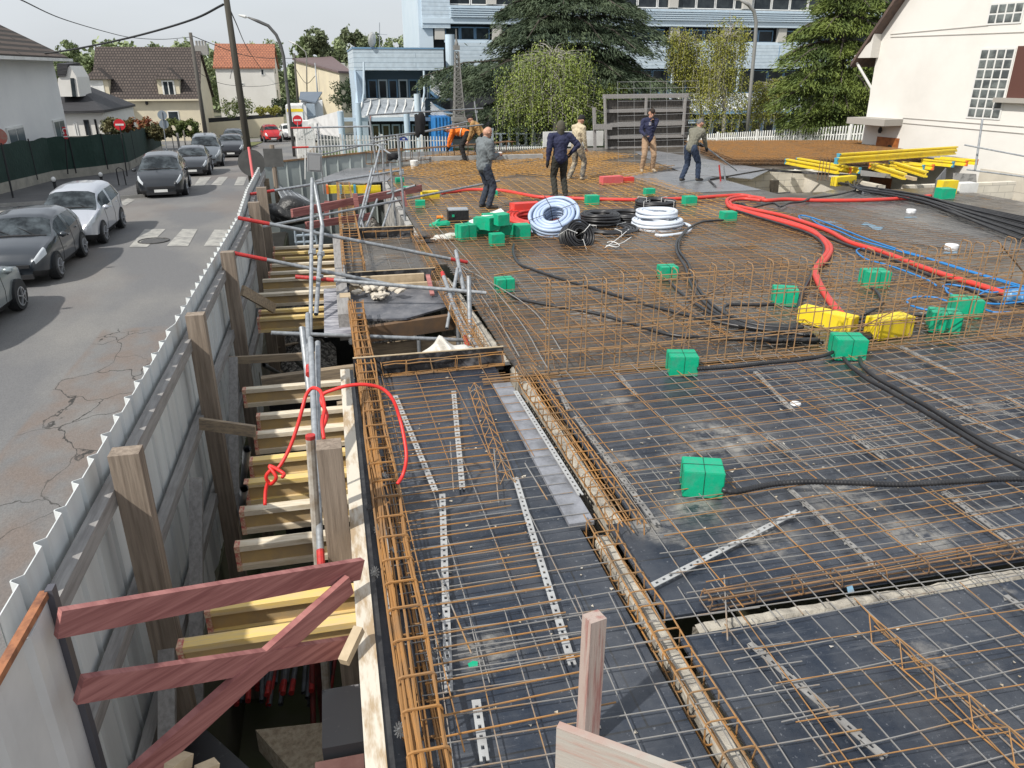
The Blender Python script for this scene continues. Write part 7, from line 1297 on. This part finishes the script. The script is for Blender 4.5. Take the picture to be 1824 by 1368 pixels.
def cedar(label, base, top, tiers, seed, m, dens=1., ln=.34, wd=.055, leaves_n=900):
    rr = np.random.default_rng(seed); t = thing('cedar_tree', label, 'tree', base); b = Vector(base); tb = MB(); tb.tube([b, b+Vector((.1, 0, (top-b.z)*.35)), b+Vector((-.1, .1, (top-b.z)*.7)), Vector((b.x, b.y, top))], [.42, .34, .22, .05], 8); CC = []; DD = []; n_b = 0
    for (z, rad, droop, asym) in tiers:
        nb = 11
        for k in range(nb):
            az = k*2*math.pi/nb+rr.uniform(-.3, .3); L = rad*rr.uniform(.72, 1.12)*(1+asym*math.cos(az)); d = np.array([math.cos(az), math.sin(az), 0]); sd_ = np.array([-d[1], d[0], 0]); z0 = z+rr.uniform(-.35, .35); o_ = np.array([b.x, b.y, z0])
            f = lambda u: o_+d*L*u+np.array([0, 0, .10*L*math.sin(u*2.2)-droop*u*u]); tb.tube([Vector(f(u)) for u in (0, .35, .7, 1)], [.12, .08, .05, .02], 5)
            n = int(leaves_n*dens*L/5); u = rr.beta(2.2, 1.25, n); lat = rr.normal(0, 1, n)*(.10+.20*(1-abs(u-.6)))*L*.85
            P0 = o_[None]+d[None]*(L*u)[:, None]+sd_[None]*lat[:, None]; P0[:, 2] += .10*L*np.sin(u*2.2)-droop*u*u-np.abs(lat)*.22+rr.normal(0, .06, n)-rr.exponential(.16, n)*(u > .2)
            # bunch into sprays
            q = (np.sin(P0[:, 0]*4.1+k)+np.sin(P0[:, 1]*3.7+seed)+np.sin(P0[:, 2]*7)) > -.9; P0 = P0[q]; n = len(P0); dirs = d[None]*.7+sd_[None]*(np.sign(lat[q])*.55)[:, None]+rr.normal(0, .28, (n, 3)); dirs[:, 2] -= .42; CC.append(P0); DD.append(dirs)
    tb.build('trunk', M_bark, t); leaves('crown', m, t, np.concatenate(CC), np.concatenate(DD), ln, wd, b); return t
M_ced = leafmat('cedar_green', (.028, .050, .025), (.085, .115, .058), .6); M_ced2 = leafmat('bright_cedar_green', (.16, .205, .035), (.05, .085, .022), .7)  # cedar_green: darker noise tone puts shaded gaps between sprays into the leaf colour
bx = PY(1000, 250, 56); zg = gz(56)
tz = lambda py: PY(1000, py, 56).z
cedar('huge dark cedar with drooping tiers before the blue building', (bx.x, 56, zg), 12.5, [(tz(-75), 3.2, .5, 0), (tz(-35), 4.4, .8, .1), (tz(0), 5.8, 1.3, .15), (tz(42), 7.2, 2.0, .2), (tz(85), 6.0, 1.4, -.05), (tz(112), 7.6, 1.4, -.24), (tz(128), 7.6, 1.6, -.2), (tz(140), 6.6, 1.6, .3), (tz(172), 7.0, 1.6, -.1), (tz(205), 6.2, 1.5, 0)], 3, M_ced, 1.5, .36, .062, 1500)
bx = PY(1500, 230, 37); tz2 = lambda py: PY(1508, py, 37).z
cedar('bright green cedar beside the white house', (bx.x, 38, -2), 7.5, [(tz2(-60), 1.8, .3, 0), (tz2(-10), 2.2, .5, 0), (tz2(35), 2.5, .8, -.1), (tz2(80), 2.7, 1., -.2), (tz2(120), 3.0, 1.1, -.3), (tz2(160), 3.2, 1.1, -.2), (tz2(200), 2.7, .8, -.15)], 5, M_ced2, 1.6, .27, .05, 1500)
def weeping(label, base, pts, r0, m, seed, n_str, Lm, wd=(1.5, 1.2), ln=.12, hgt=None, ctr=None, per=26):
    rr = np.random.default_rng(seed); t = thing('birch_tree', label, 'tree', base); b = Vector(base); tb = MB(); tb.tube(pts, [r0, r0*.75, r0*.4, r0*.15][:len(pts)], 7); CC = []; DD = []; top = pts[-1]
    for k in range(n_str):
        u = rr.uniform(.25, 1); i = min(len(pts)-2, int(u*(len(pts)-1))); f_ = u*(len(pts)-1)-i; o_ = pts[i]+(pts[i+1]-pts[i])*f_; az = rr.uniform(0, 2*math.pi); L = rr.uniform(.25, 1.)*(1.15-.55*u); e = o_+Vector((math.cos(az)*wd[0]*L, math.sin(az)*wd[1]*L, rr.uniform(-.5, .75)-.28*L*L*wd[0]*.6))
        if k % 3 == 0: tb.tube([o_, o_+(e-o_)*.5+Vector((0, 0, .18)), e], [.03, .02, .008], 4)
        D = rr.uniform(.25, 1.)*Lm; m_ = per; v = np.linspace(0, 1, m_); drift = rr.normal(0, .10, 2); p = np.stack([e.x+drift[0]*v+rr.normal(0, .15, m_), e.y+drift[1]*v+rr.normal(0, .15, m_), e.z-D*v+.12*np.sin(v*3)], 1); CC.append(p); dd = rr.normal(0, .45, (m_, 3)); dd[:, 2] -= .7; DD.append(dd)
        if k % 3 == 0: tb.tube([e, e+Vector((drift[0]*.5, drift[1]*.5, -D*.5)), e+Vector((drift[0], drift[1], -D))], .007, 3)
    tb.build('trunk', M_birch, t); leaves('crown', m, t, np.concatenate(CC), np.concatenate(DD), ln, ln*.75, b)
M_brl = leafmat('birch_leaf', (.26, .31, .06), (.16, .22, .05), 1.5); M_brl2 = leafmat('birch_leaf_yellow', (.26, .25, .04), (.19, .21, .035), 1.5)
y = 50; weeping('weeping birch with fine yellow green hanging shoots before the cedar', PY(985, 275, y), [PY(985, 275, y), PY(992, 180, y), PY(975, 130, y), PY(985, 92, y)], .16, M_brl, 4, 820, 2.3, (4.3, 2.6), .115, per=24)
weeping('lower right part birch with bent pale branches beside the weeping birch', PY(1040, 272, y+1), [PY(1030, 272, y+1), PY(1040, 190, y+1), PY(1075, 160, y+1), PY(1095, 170, y+1)], .12, M_brl, 6, 420, 1.7, (2.2, 1.8), .12)
y = 50; weeping('slim birch with bare white top and yellow shoots beside the swan neck lamp', PY(1288, 262, y), [PY(1288, 262, y), PY(1290, 180, y), PY(1288, 95, y), PY(1305, 45, y)], .15, M_brl2, 8, 380, 2.2, (2.1, 1.6), .12)
weeping('yellow green birch left of the slim birch', PY(1225, 262, y+2), [PY(1262, 262, y+2), PY(1240, 150, y+2), PY(1225, 90, y+2), PY(1210, 66, y+2)], .12, M_brl2, 9, 420, 2.2, (1.7, 1.4), .12)
weeping('yellow green birch right of the swan neck lamp', PY(1372, 258, y+2), [PY(1350, 262, y+2), PY(1355, 190, y+2), PY(1375, 160, y+2), PY(1395, 155, y+2)], .10, M_brl2, 10, 300, 1.6, (2.0, 1.4), .12)
t = bpy.data.objects.new('x', None)
mb = MB(); y = 50.2
for q in [[(1288, 95), (1285, 70), (1302, 45), (1300, 20)], [(1290, 80), (1310, 60), (1322, 50)], [(1288, 100), (1318, 78), (1340, 55)], [(1286, 90), (1270, 75), (1255, 72)]]: mb.tube([PY(*a, y) for a in q], [.05, .04, .03, .012][:len(q)], 5)
o = [x for x in bpy.data.objects if x.get('label', '').startswith('slim birch')][0]; mb.build('bare_branches', M_birch, o)
def bush_tree(name, label, cat, base, blobs, m, n, ln, seed, grp=None, trunk=True):
    rr = np.random.default_rng(seed); t = thing(name, label, cat, base, grp); CC = []
    vol = np.array([r_[3]**2 for r_ in blobs]); vol = vol/vol.sum()
    for (x, y, z, r_), f_ in zip(blobs, vol):
        k = int(n*f_); d = rr.normal(size=(k, 3)); d /= np.linalg.norm(d, axis=1, keepdims=True); rad = r_*(1-.55*rr.random(k)**1.6)*(1+.22*np.sin(d[:, 0]*5+seed)*np.cos(d[:, 2]*6+x)+.12*np.sin(d[:, 1]*11)); p = np.array([x, y, z])+d*rad[:, None]*np.array([1, 1, .9]); p = p[(np.sin(p[:, 0]*3.3/ln*.3)+np.sin(p[:, 2]*3.1/ln*.3+y)) > -1.2]; CC.append(p)
    P_ = np.concatenate(CC); leaves('crown' if trunk else 'foliage', m, t, P_, rr.normal(0, 1, (len(P_), 3))-np.array([0, 0, .3]), ln, ln*.7, base)
    if trunk: mb = MB(); b = Vector(base); mb.tube([b, b+Vector((0, 0, blobs[0][2]-b.z))], [.3, .12], 6); [mb.rod(b+Vector((0, 0, (blobs[0][2]-b.z)*.6)), Vector(q[:3]), .06, 4) for q in blobs[1:5]]; mb.build('trunk', M_bark, t)
    return t
M_far1 = leafmat('far_leaf', (.19, .24, .10), (.12, .16, .07), .25); M_far2 = leafmat('far_leaf_light', (.27, .32, .16), (.20, .25, .12), .25); M_far3 = leafmat('far_leaf_dark', (.11, .14, .07), (.15, .18, .09), .3)
R_ = random.Random(3)
def fartree(px0, px1, ytop, y, m, k, lb_):
    a, b_ = PY(px0, ytop, y), PY(px1, ytop, y); w_ = b_.x-a.x; cx = (a.x+b_.x)/2; zt_ = a.z; zg_ = -5; H_ = zt_-zg_; bl = []
    for i in range(9): u = R_.uniform(-.5, .5); bl.append((cx+u*w_*.75, y+R_.uniform(-1.5, 1.5), zt_-w_*.2-R_.uniform(0, .5)*H_*(.5+abs(u)), w_*R_.uniform(.2, .32)))
    bush_tree('broadleaf_tree', lb_, 'tree', (cx, y, zg_), bl, m, 5200, .42, k, 'trees on the skyline')
fl = [(85, 150, 76, 120, M_far1, 'left of the brown roofed house, tall'), (125, 190, 92, 112, M_far1, 'right behind the dormer of the white house'), (60, 110, 84, 130, M_far2, 'above the roof of the small white house'), (185, 250, 78, 150, M_far2, 'pale, above the left half of the brown roof'), (230, 290, 70, 140, M_far1, 'above the middle of the brown roof'), (275, 335, 71, 145, M_far2, 'above the right half of the brown roof'), (325, 385, 70, 140, M_far2, 'pale, behind the chimney of the brown roofed house'),
      (372, 410, 78, 150, M_far1, 'between the brown and the red roof'), (430, 500, 74, 150, M_far2, 'above the red roof'), (505, 560, 62, 125, M_far1, 'right of the red roofed house'), (540, 592, 45, 120, M_far3, 'tall and dark above the beige building'), (578, 625, 66, 135, M_far2, 'pale, above the right end of the beige building'), (605, 655, 42, 118, M_far3, 'tall and narrow, left of the white dish'), (640, 700, 60, 125, M_far1, 'behind the white dish'), (680, 740, 68, 140, M_far2, 'right of the white dish'), (720, 770, 72, 150, M_far1, 'at the corner of the blue building')]
for k, (a, b_, yt, y, m_, lb_) in enumerate(fl): fartree(a, b_, yt, y, m_, 30+k, 'broadleaf tree on the skyline, '+lb_)
rng2 = np.random.default_rng(5); n = 60000; X = rng2.uniform(-190, 60, n); Yv = rng2.uniform(160, 190, n); Z = gz(150)+rng2.beta(1.6, 1.2, n)*(9.5+1.6*np.sin(X*.12)+1.2*np.sin(X*.31+1)+.8*np.sin(X*.77))
tw_ = bpy.data.objects.new('far_wood', None); C.objects.link(tw_); tw_.location = (0, 165, -4); tw_['kind'] = 'stuff'; leaves('foliage', M_far2, tw_, np.stack([X, Yv, Z], 1), rng2.normal(size=(n, 3)), 1.0, .8, (0, 165, -4))
# hedges and shrubs
def hedge(label, px0, px1, y0_, y1_, y, m, seed, depth=1.2, n=4500, ln=.16, name='hedge'):
    a, b_ = PY(px0, y0_, y), PY(px1, y1_, y); L = b_.x-a.x; H_ = a.z-b_.z; k = max(2, int(L/H_*1.6)); bl = [(a.x+L*(i+.5)/k, y+depth*R_.uniform(-.2, .2), b_.z+H_*R_.uniform(.36, .48), H_*.44) for i in range(k)]
    return bush_tree(name, label, name, ((a.x+b_.x)/2, y, b_.z-.2), bl, m, n, ln, seed, None, trunk=False)
M_redl = leafmat('red_shoots', (.30, .045, .03), (.10, .12, .03), 2.2); M_hedge = leafmat('hedge_green', (.06, .10, .02), (.12, .13, .03), 1.5); M_hbr = leafmat('hedge_brown', (.14, .11, .04), (.06, .08, .03), 1.5); M_hd = leafmat('hedge_dark', (.02, .04, .012), (.04, .06, .02), 1.5)
hedge('hedge with bright red young shoots behind the green screened fence', 218, 278, 205, 246, 58, M_redl, 1); hedge('mixed yellow green and brown hedge before the cream house', 262, 300, 214, 250, 57, M_hbr, 2); hedge('clipped green hedge at the corner before the cream house', 296, 352, 206, 245, 60, M_hedge, 3); hedge('brown leafed shrub left of the red hedge', 186, 215, 203, 240, 57, M_hbr, 4, n=2500)
hedge('trimmed round dark green hedge before the beige building', 487, 528, 168, 204, 84, M_hd, 5, name='shrub'); hedge('dark green conifer between the beige building and the blue wing', 608, 634, 125, 195, 74, M_hd, 6, n=4000); hedge('yellow flowering shrub above the garden wall', 455, 500, 185, 205, 80, M_brl2, 7, n=1800, name='shrub'); hedge('small sparse green shrub beside the telegraph pole', 395, 448, 165, 208, 78, M_hedge, 8, n=1600, name='shrub'); hedge('low dark shrub under the big cedar', 880, 950, 225, 262, 54, M_hd, 9, n=4000); hedge('low green shrub under the bright cedar', 1420, 1500, 205, 240, 41, M_hedge, 10, n=3500)
# ================================================================ people
def capsules(chains, infl=0.):
    mb = MB()
    for ch in chains:
        if len(ch) == 1: p, r_ = ch[0]; v, f = lump((0, 0, 0), 1, 0, 2); mb.add([tuple(Vector(a)*(r_+infl)+Vector(p)) for a in v], f); continue
        for (p, r1), (q, r2) in zip(ch[:-1], ch[1:]):
            r1 += infl; r2 += infl; p = Vector(p); q = Vector(q); mb.tube([p, q], [r1, r2], 12)
            for c, r_ in ((p, r1), (q, r2)): v, f = lump((0, 0, 0), 1, 0, 2); mb.add([tuple(Vector(a)*r_*.995+c) for a in v], f)
    return mb
def fuse(mb, name, m, parent, vox=.014, smooth_it=3, wr=0.):
    me = bpy.data.meshes.new('t'); me.from_pydata(mb.v, [], mb.f); o = bpy.data.objects.new('t', me); C.objects.link(o)
    md = o.modifiers.new('r', 'REMESH'); md.mode = 'VOXEL'; md.voxel_size = vox; ms_ = o.modifiers.new('s', 'SMOOTH'); ms_.iterations = smooth_it; ms_.factor = .5
    dg = bpy.context.evaluated_depsgraph_get(); m2 = bpy.data.meshes.new_from_object(o.evaluated_get(dg)); bpy.data.objects.remove(o); m2.name = name
    if wr:
        n_ = len(m2.vertices); co_ = np.empty(n_*3, np.float32); no_ = np.empty(n_*3, np.float32); m2.vertices.foreach_get('co', co_); m2.vertex_normals.foreach_get('vector', no_); co_ = co_.reshape(-1, 3); x, y, z = co_.T
        h_ = np.sin(31*z+9*x+6*np.sin(13*x+11*y))*np.sin(17*x-14*y+4*np.sin(19*z))*.5+.35*np.sin(52*z+23*y+3*np.sin(27*x)); co_ += no_.reshape(-1, 3)*(wr*.45*h_)[:, None]; m2.vertices.foreach_set('co', co_.ravel()); m2.update()
    m2.shade_smooth(); m2.materials.clear(); m2.materials.append(m); r_ = bpy.data.objects.new(name, m2); C.objects.link(r_); r_.parent = parent; return r_
M_skin = mat('skin', (.50, .28, .19), .55, (.44, .23, .16), 14, 1.)
def limb(a, b_, l1, l2, bend):
    """two-bone joint position, bend = preferred direction"""
    a = Vector(a); b_ = Vector(b_); d = b_-a; D = min(d.length, l1+l2-.005); d = d.normalized(); b_ = a+d*D; x = (l1*l1-l2*l2+D*D)/(2*D); h = math.sqrt(max(0, l1*l1-x*x)); bd = Vector(bend); bd = (bd-d*bd.dot(d)).normalized(); return a+d*x+bd*h, b_
def person(label, base, face, Ht, pose, top, trouser, shoe, hair=None, hat=None, hood=False, glove=None, extra=None, bulk=1.):
    """local frame: +y forward, +x right; face = world heading of forward (radians about z from +y)"""
    s = Ht/1.75; t = thing('person', label, 'person', tuple(base)); t.rotation_euler.z = face; S = lambda v: Vector(v)*s
    lean = pose.get('lean', 0.); hipz = pose.get('hip', .92); hip = Vector((0, pose.get('hipy', 0), hipz)); up = Vector((pose.get('side', 0), math.sin(lean), math.cos(lean))).normalized(); fw = Vector((0, math.cos(lean), -math.sin(lean)))
    chest = hip+up*.36; neck = hip+up*.545; hl = pose.get('headlean', lean*.6); hup = Vector((pose.get('headside', 0), math.sin(hl), math.cos(hl))); hfw = Vector((0, math.cos(hl), -math.sin(hl))); head = neck+hup*.155
    sh = {k: neck-up*.065+Vector((k*.185*bulk, 0, 0)) for k in (-1, 1)}; hj = {k: hip+Vector((k*.095, 0, -.03)) for k in (-1, 1)}
    hands = pose['hands']; feet = pose['feet']; A = {}; Lg = {}
    for k in (-1, 1):
        el, wr = limb(sh[k], hands[k], .29, .265, pose.get('elbow', {}).get(k, (k*.5, -.8, -.3))); kn, an = limb(hj[k], Vector(feet[k])+Vector((0, 0, .09)), .43, .42, (k*.1, 1, 0)); A[k] = (el, wr); Lg[k] = (kn, an)
    body = [[(S(hip), .125*s), (S(hip+up*.2), .115*s), (S(chest), .13*s)], [(S(neck-up*.03), .062*s), (S(neck+hup*.06), .056*s)], [(S(head-hup*.055+hfw*.022), .062*s), (S(head+hup*.025), .088*s)], [(S(head-hup*.01-hfw*.02), .088*s)], [(S(head+hfw*.088-hup*.012), .014*s), (S(head+hfw*.105-hup*.03), .016*s)], [(S(head+hfw*.06-hup*.075), .036*s)]]
    for k in (-1, 1):
        el, wr = A[k]; kn, an = Lg[k]; body += [[(S(sh[k]), .056*s), (S(el), .043*s), (S(wr), .028*s)], [(S(hj[k]), .085*s), (S(kn), .055*s), (S(an), .04*s)], [(S(head+Vector((k*.088, 0, 0))-hup*.01), .018*s)]]
        d = (wr-el).normalized(); pal = wr+d*.075; sd_ = d.cross(Vector((0, 0, 1))); sd_ = sd_.normalized() if sd_.length > .1 else Vector((0, 1, 0)); cu = d.cross(sd_).normalized()*(1 if d.cross(sd_).y > 0 else -1)
        body.append([(S(wr), .028*s), (S(pal), .034*s)])
        for i, (o_, ll) in enumerate(((-.028, .062), (-.010, .075), (.010, .07), (.027, .055))):
            a0 = pal+sd_*o_; a1 = a0+(d*.8+cu*.3)*ll*.6; a2 = a1+(d*.35+cu*.8)*ll*.6; body.append([(S(a0), .0105*s), (S(a1), .0095*s), (S(a2), .0085*s)])
        body.append([(S(wr+d*.03+sd_*.028*(-k)), .013*s), (S(wr+d*.065+sd_*.055*(-k)+cu*.02), .011*s)])
    fuse(capsules(body), 'body', M_skin, t, .0095*s, 1)
    tp = [[(S(hip+up*.0), .135*s*bulk), (S(hip+up*.18), .135*s*bulk), (S(chest), .150*s*bulk), (S(neck-up*.085), .10*s)], [(S(chest+Vector((-.07, 0, 0))), .125*s*bulk), (S(chest+Vector((.07, 0, 0))), .125*s*bulk)], [(S(hip+Vector((-.05, 0, .0))), .118*s*bulk), (S(hip+Vector((.05, 0, 0))), .118*s*bulk)], [(S(sh[-1]), .078*s), (S(neck-up*.04), .085*s), (S(sh[1]), .078*s)], [(S(neck-up*.01), .072*s), (S(neck+hup*.015), .068*s)]]
    for k in (-1, 1): el, wr = A[k]; tp.append([(S(sh[k]), .078*s*bulk), (S(el), .060*s*bulk), (S(wr-(wr-el)*.06), .046*s)])
    jk = fuse(capsules(tp), 'jacket', top, t, .014*s, 3, .022)
    tr = [[(S(hj[-1]+Vector((0, 0, .03))), .108*s), (S(hj[1]+Vector((0, 0, .03))), .108*s)]]
    for k in (-1, 1): kn, an = Lg[k]; tr.append([(S(hj[k]), .108*s), (S(hj[k]+(kn-hj[k])*.5), .098*s), (S(kn), .078*s), (S(kn+(an-kn)*.5), .075*s), (S(an+Vector((0, 0, .02))), .068*s)])
    fuse(capsules(tr), 'trousers', trouser, t, .014*s, 3, .022)
    for k in (-1, 1):
        an = Vector(feet[k])+Vector((0, 0, .08)); toe = Vector(pose.get('toe', {}).get(k, (k*.04, .17, 0))); fuse(capsules([[(S(an+Vector((0, -.03, -.02))), .05*s), (S(Vector(feet[k])+toe*.5+Vector((0, 0, .05))), .045*s), (S(Vector(feet[k])+toe+Vector((0, 0, .038))), .038*s)]]), 'shoe', shoe, t, .012*s, 2)
        if glove: el, wr = A[k]; d = (wr-el).normalized(); fuse(capsules([[(S(wr-d*.02), .04*s), (S(wr+d*.08), .045*s)], [(S(wr+d*.08), .04*s), (S(wr+d*.14), .028*s)]]), 'glove', glove, t, .010*s, 1)
    if hat: fuse(capsules([[(S(head+hup*.045-hfw*.015), .100*s), (S(head+hup*.06), .092*s)], [(S(head+hup*.01-hfw*.04), .085*s)]]), 'hat', hat, t, .012*s, 2)
    elif hood: fuse(capsules([[(S(neck-fw*.02), .082*s), (S(head-hfw*.03-hup*.03), .100*s), (S(head+hup*.04-hfw*.02), .100*s)]]), 'hood', hood, t, .012*s, 2)
    elif hair: fuse(capsules([[(S(head+hup*.045-hfw*.02), .090*s), (S(head+hup*.055+hfw*.02), .078*s)], [(S(head-hfw*.045-hup*.005), .074*s)]]), 'hair', hair, t, .010*s, 2)
    for k in (-1, 1):
        mb = MB(); e = S(head+hfw*.083+hup*.008+Vector((k*.032, 0, 0))); v, f = lump(tuple(e+wloc(t)), .011*s, 0, 1); mb.add(v, f); mb.build('eye', M_dark, t)
    if extra: extra(t, S, A, hip, up, fw, head)
    return t
cloth = lambda n, c, c2=None: mat(n, c, .9, c2 or tuple(v*.82 for v in c), 7, 1., bump=.5, bscale=9, bdist=.03)
M_gj, M_jean, M_dj = cloth('grey_jacket', (.15, .17, .18)), cloth('dark_work_trousers', (.035, .045, .065)), cloth('dark_jeans', (.025, .04, .075)); M_navy, M_ol = cloth('navy_sweater', (.022, .026, .065)), cloth('olive_trousers', (.035, .035, .028)); M_crm, M_tan = cloth('cream_top', (.50, .43, .30)), cloth('tan_trousers', (.36, .24, .15)); M_blk = cloth('black_fabric', (.015, .015, .016)); M_or = cloth('hivis_orange', (.85, .20, .02), (.75, .16, .02)); M_boot = cloth('boot', (.05, .045, .04)); M_bootl = cloth('light_boot', (.36, .30, .22)); M_hairb = cloth('brown_hair', (.03, .02, .014)); M_vest = cloth('olive_vest', (.17, .165, .13)); M_tj = cloth('tan_jacket', (.36, .21, .08))
def notepad(t, S, A, hip, up, fw, head):
    mb = MB(); c = S((A[1][1]+A[-1][1])/2+Vector((0, .07, .02)))+wloc(t); mb.box(c, (.16, .11, .012), 0, R(25)); mb.build('notepad', M_white, t)
NB = lambda px, py: P(px, py, .03)
person('bald man in a grey jacket looking down at a notepad in his hands', NB(863, 372), R(-75), 1.78, dict(lean=.06, headlean=.45, hands={-1: (-.09, .27, 1.14), 1: (.10, .30, 1.14)}, feet={-1: (-.12, .0, 0), 1: (.12, .05, 0)}), M_gj, M_jean, M_boot, bulk=1.26, extra=notepad)
person('worker seen from behind in a navy sweater and khaki hood, hand on his hip', NB(996, 352), R(2), 1.78, dict(lean=.02, hands={-1: (-.30, .02, .80), 1: (.26, .02, 1.0)}, elbow={1: (1, -.35, -.2)}, feet={-1: (-.10, .0, 0), 1: (.17, .06, 0)}), M_navy, M_ol, M_boot, hood=cloth('khaki_hood', (.08, .075, .055)), glove=M_blk, bulk=1.2)
person('worker in a black cap and cream sweater looking down', NB(1026, 321), R(-65), 1.76, dict(lean=.08, headlean=.55, hands={-1: (-.18, .25, .85), 1: (.15, .22, .80)}, feet={-1: (-.14, -.12, 0), 1: (.10, .14, 0)}), M_crm, cloth('patched_trousers', (.10, .10, .10), (.40, .33, .22)), M_bootl, hat=M_blk)
def hoodie_mark(t, S, A, hip, up, fw, head):
    mb = MB(); c = S(hip+up*.42+fw*.158)+wloc(t)
    for dx, w_ in ((-.06, .02), (-.02, .018), (.02, .02), (.06, .018)): mb.box(c+Vector((dx, 0, 0)), (w_, .012, .07))
    mb.box(c+Vector((0, 0, -.04)), (.15, .012, .012)); mb.build('chest_lettering', mat('print_grey', (.45, .45, .48), .8), t)
person('dark haired man in a navy hooded top with white lettering and brown trousers', NB(1152, 306), R(172), 1.84, dict(lean=.0, headlean=.35, headside=-.15, hands={-1: (-.02, .24, 1.38), 1: (.16, .26, 1.02)}, feet={-1: (-.16, .0, 0), 1: (.16, .04, 0)}), M_navy, M_tan, M_bootl, hair=M_hairb, glove=M_blk, extra=hoodie_mark)
def barhold(t, S, A, hip, up, fw, head):
    mb = MB(); a = S(A[1][1])+wloc(t); b_ = S(A[-1][1])+wloc(t); d = Vector((.25, .95, -.55)); mb.rod(a-d*.25, a+d*1.25, .02, 8); mb.build('lever_bar', M_galv, t)
person('stooping worker in an olive vest and jeans levering with a long bar', NB(1230, 323), R(-60), 1.76, dict(lean=.50, headlean=.55, hip=.90, hipy=-.12, hands={-1: (-.05, .36, .95), 1: (.12, .44, .88)}, feet={-1: (-.15, -.22, 0), 1: (.14, .12, 0)}), M_vest, M_dj, M_boot, hair=mat('grey_hair', (.12, .12, .12), .8), glove=M_blk, extra=barhold)
def stripes(t, S, A, hip, up, fw, head):
    for z_ in (.22, .36): mb = MB(); c = S(hip+up*z_)+wloc(t); M_ = Matrix.Rotation(0, 3, 'X'); mb.tube([c+S(Vector((.155*math.cos(a), 0, 0))+fw*.15*math.sin(a)) for a in [k*math.pi/8 for k in range(16)]], .018, 5, closed=True); mb.build('reflective_band', mat('reflective', (.62, .55, .42), .4), t)
person('worker in an orange high visibility jacket bending far down at the slab edge', NB(829, 288), R(68), 1.76, dict(lean=1.35, headlean=1.5, hip=.90, hipy=-.10, hands={-1: (-.14, .62, .28), 1: (.14, .66, .25)}, elbow={-1: (-.6, .3, .3), 1: (.6, .3, .3)}, feet={-1: (-.14, -.02, 0), 1: (.14, .08, 0)}), M_or, M_blk, M_boot, hair=M_hairb, glove=M_blk, extra=stripes)
person('worker in a tan jacket and dark cap half hidden behind the bald man', NB(857, 290), R(60), 1.74, dict(lean=.75, headlean=.7, hip=.88, hipy=-.1, hands={-1: (-.14, .45, .55), 1: (.14, .5, .6)}, feet={-1: (-.14, -.05, 0), 1: (.14, .1, 0)}), M_tj, M_blk, M_boot, hat=M_blk)
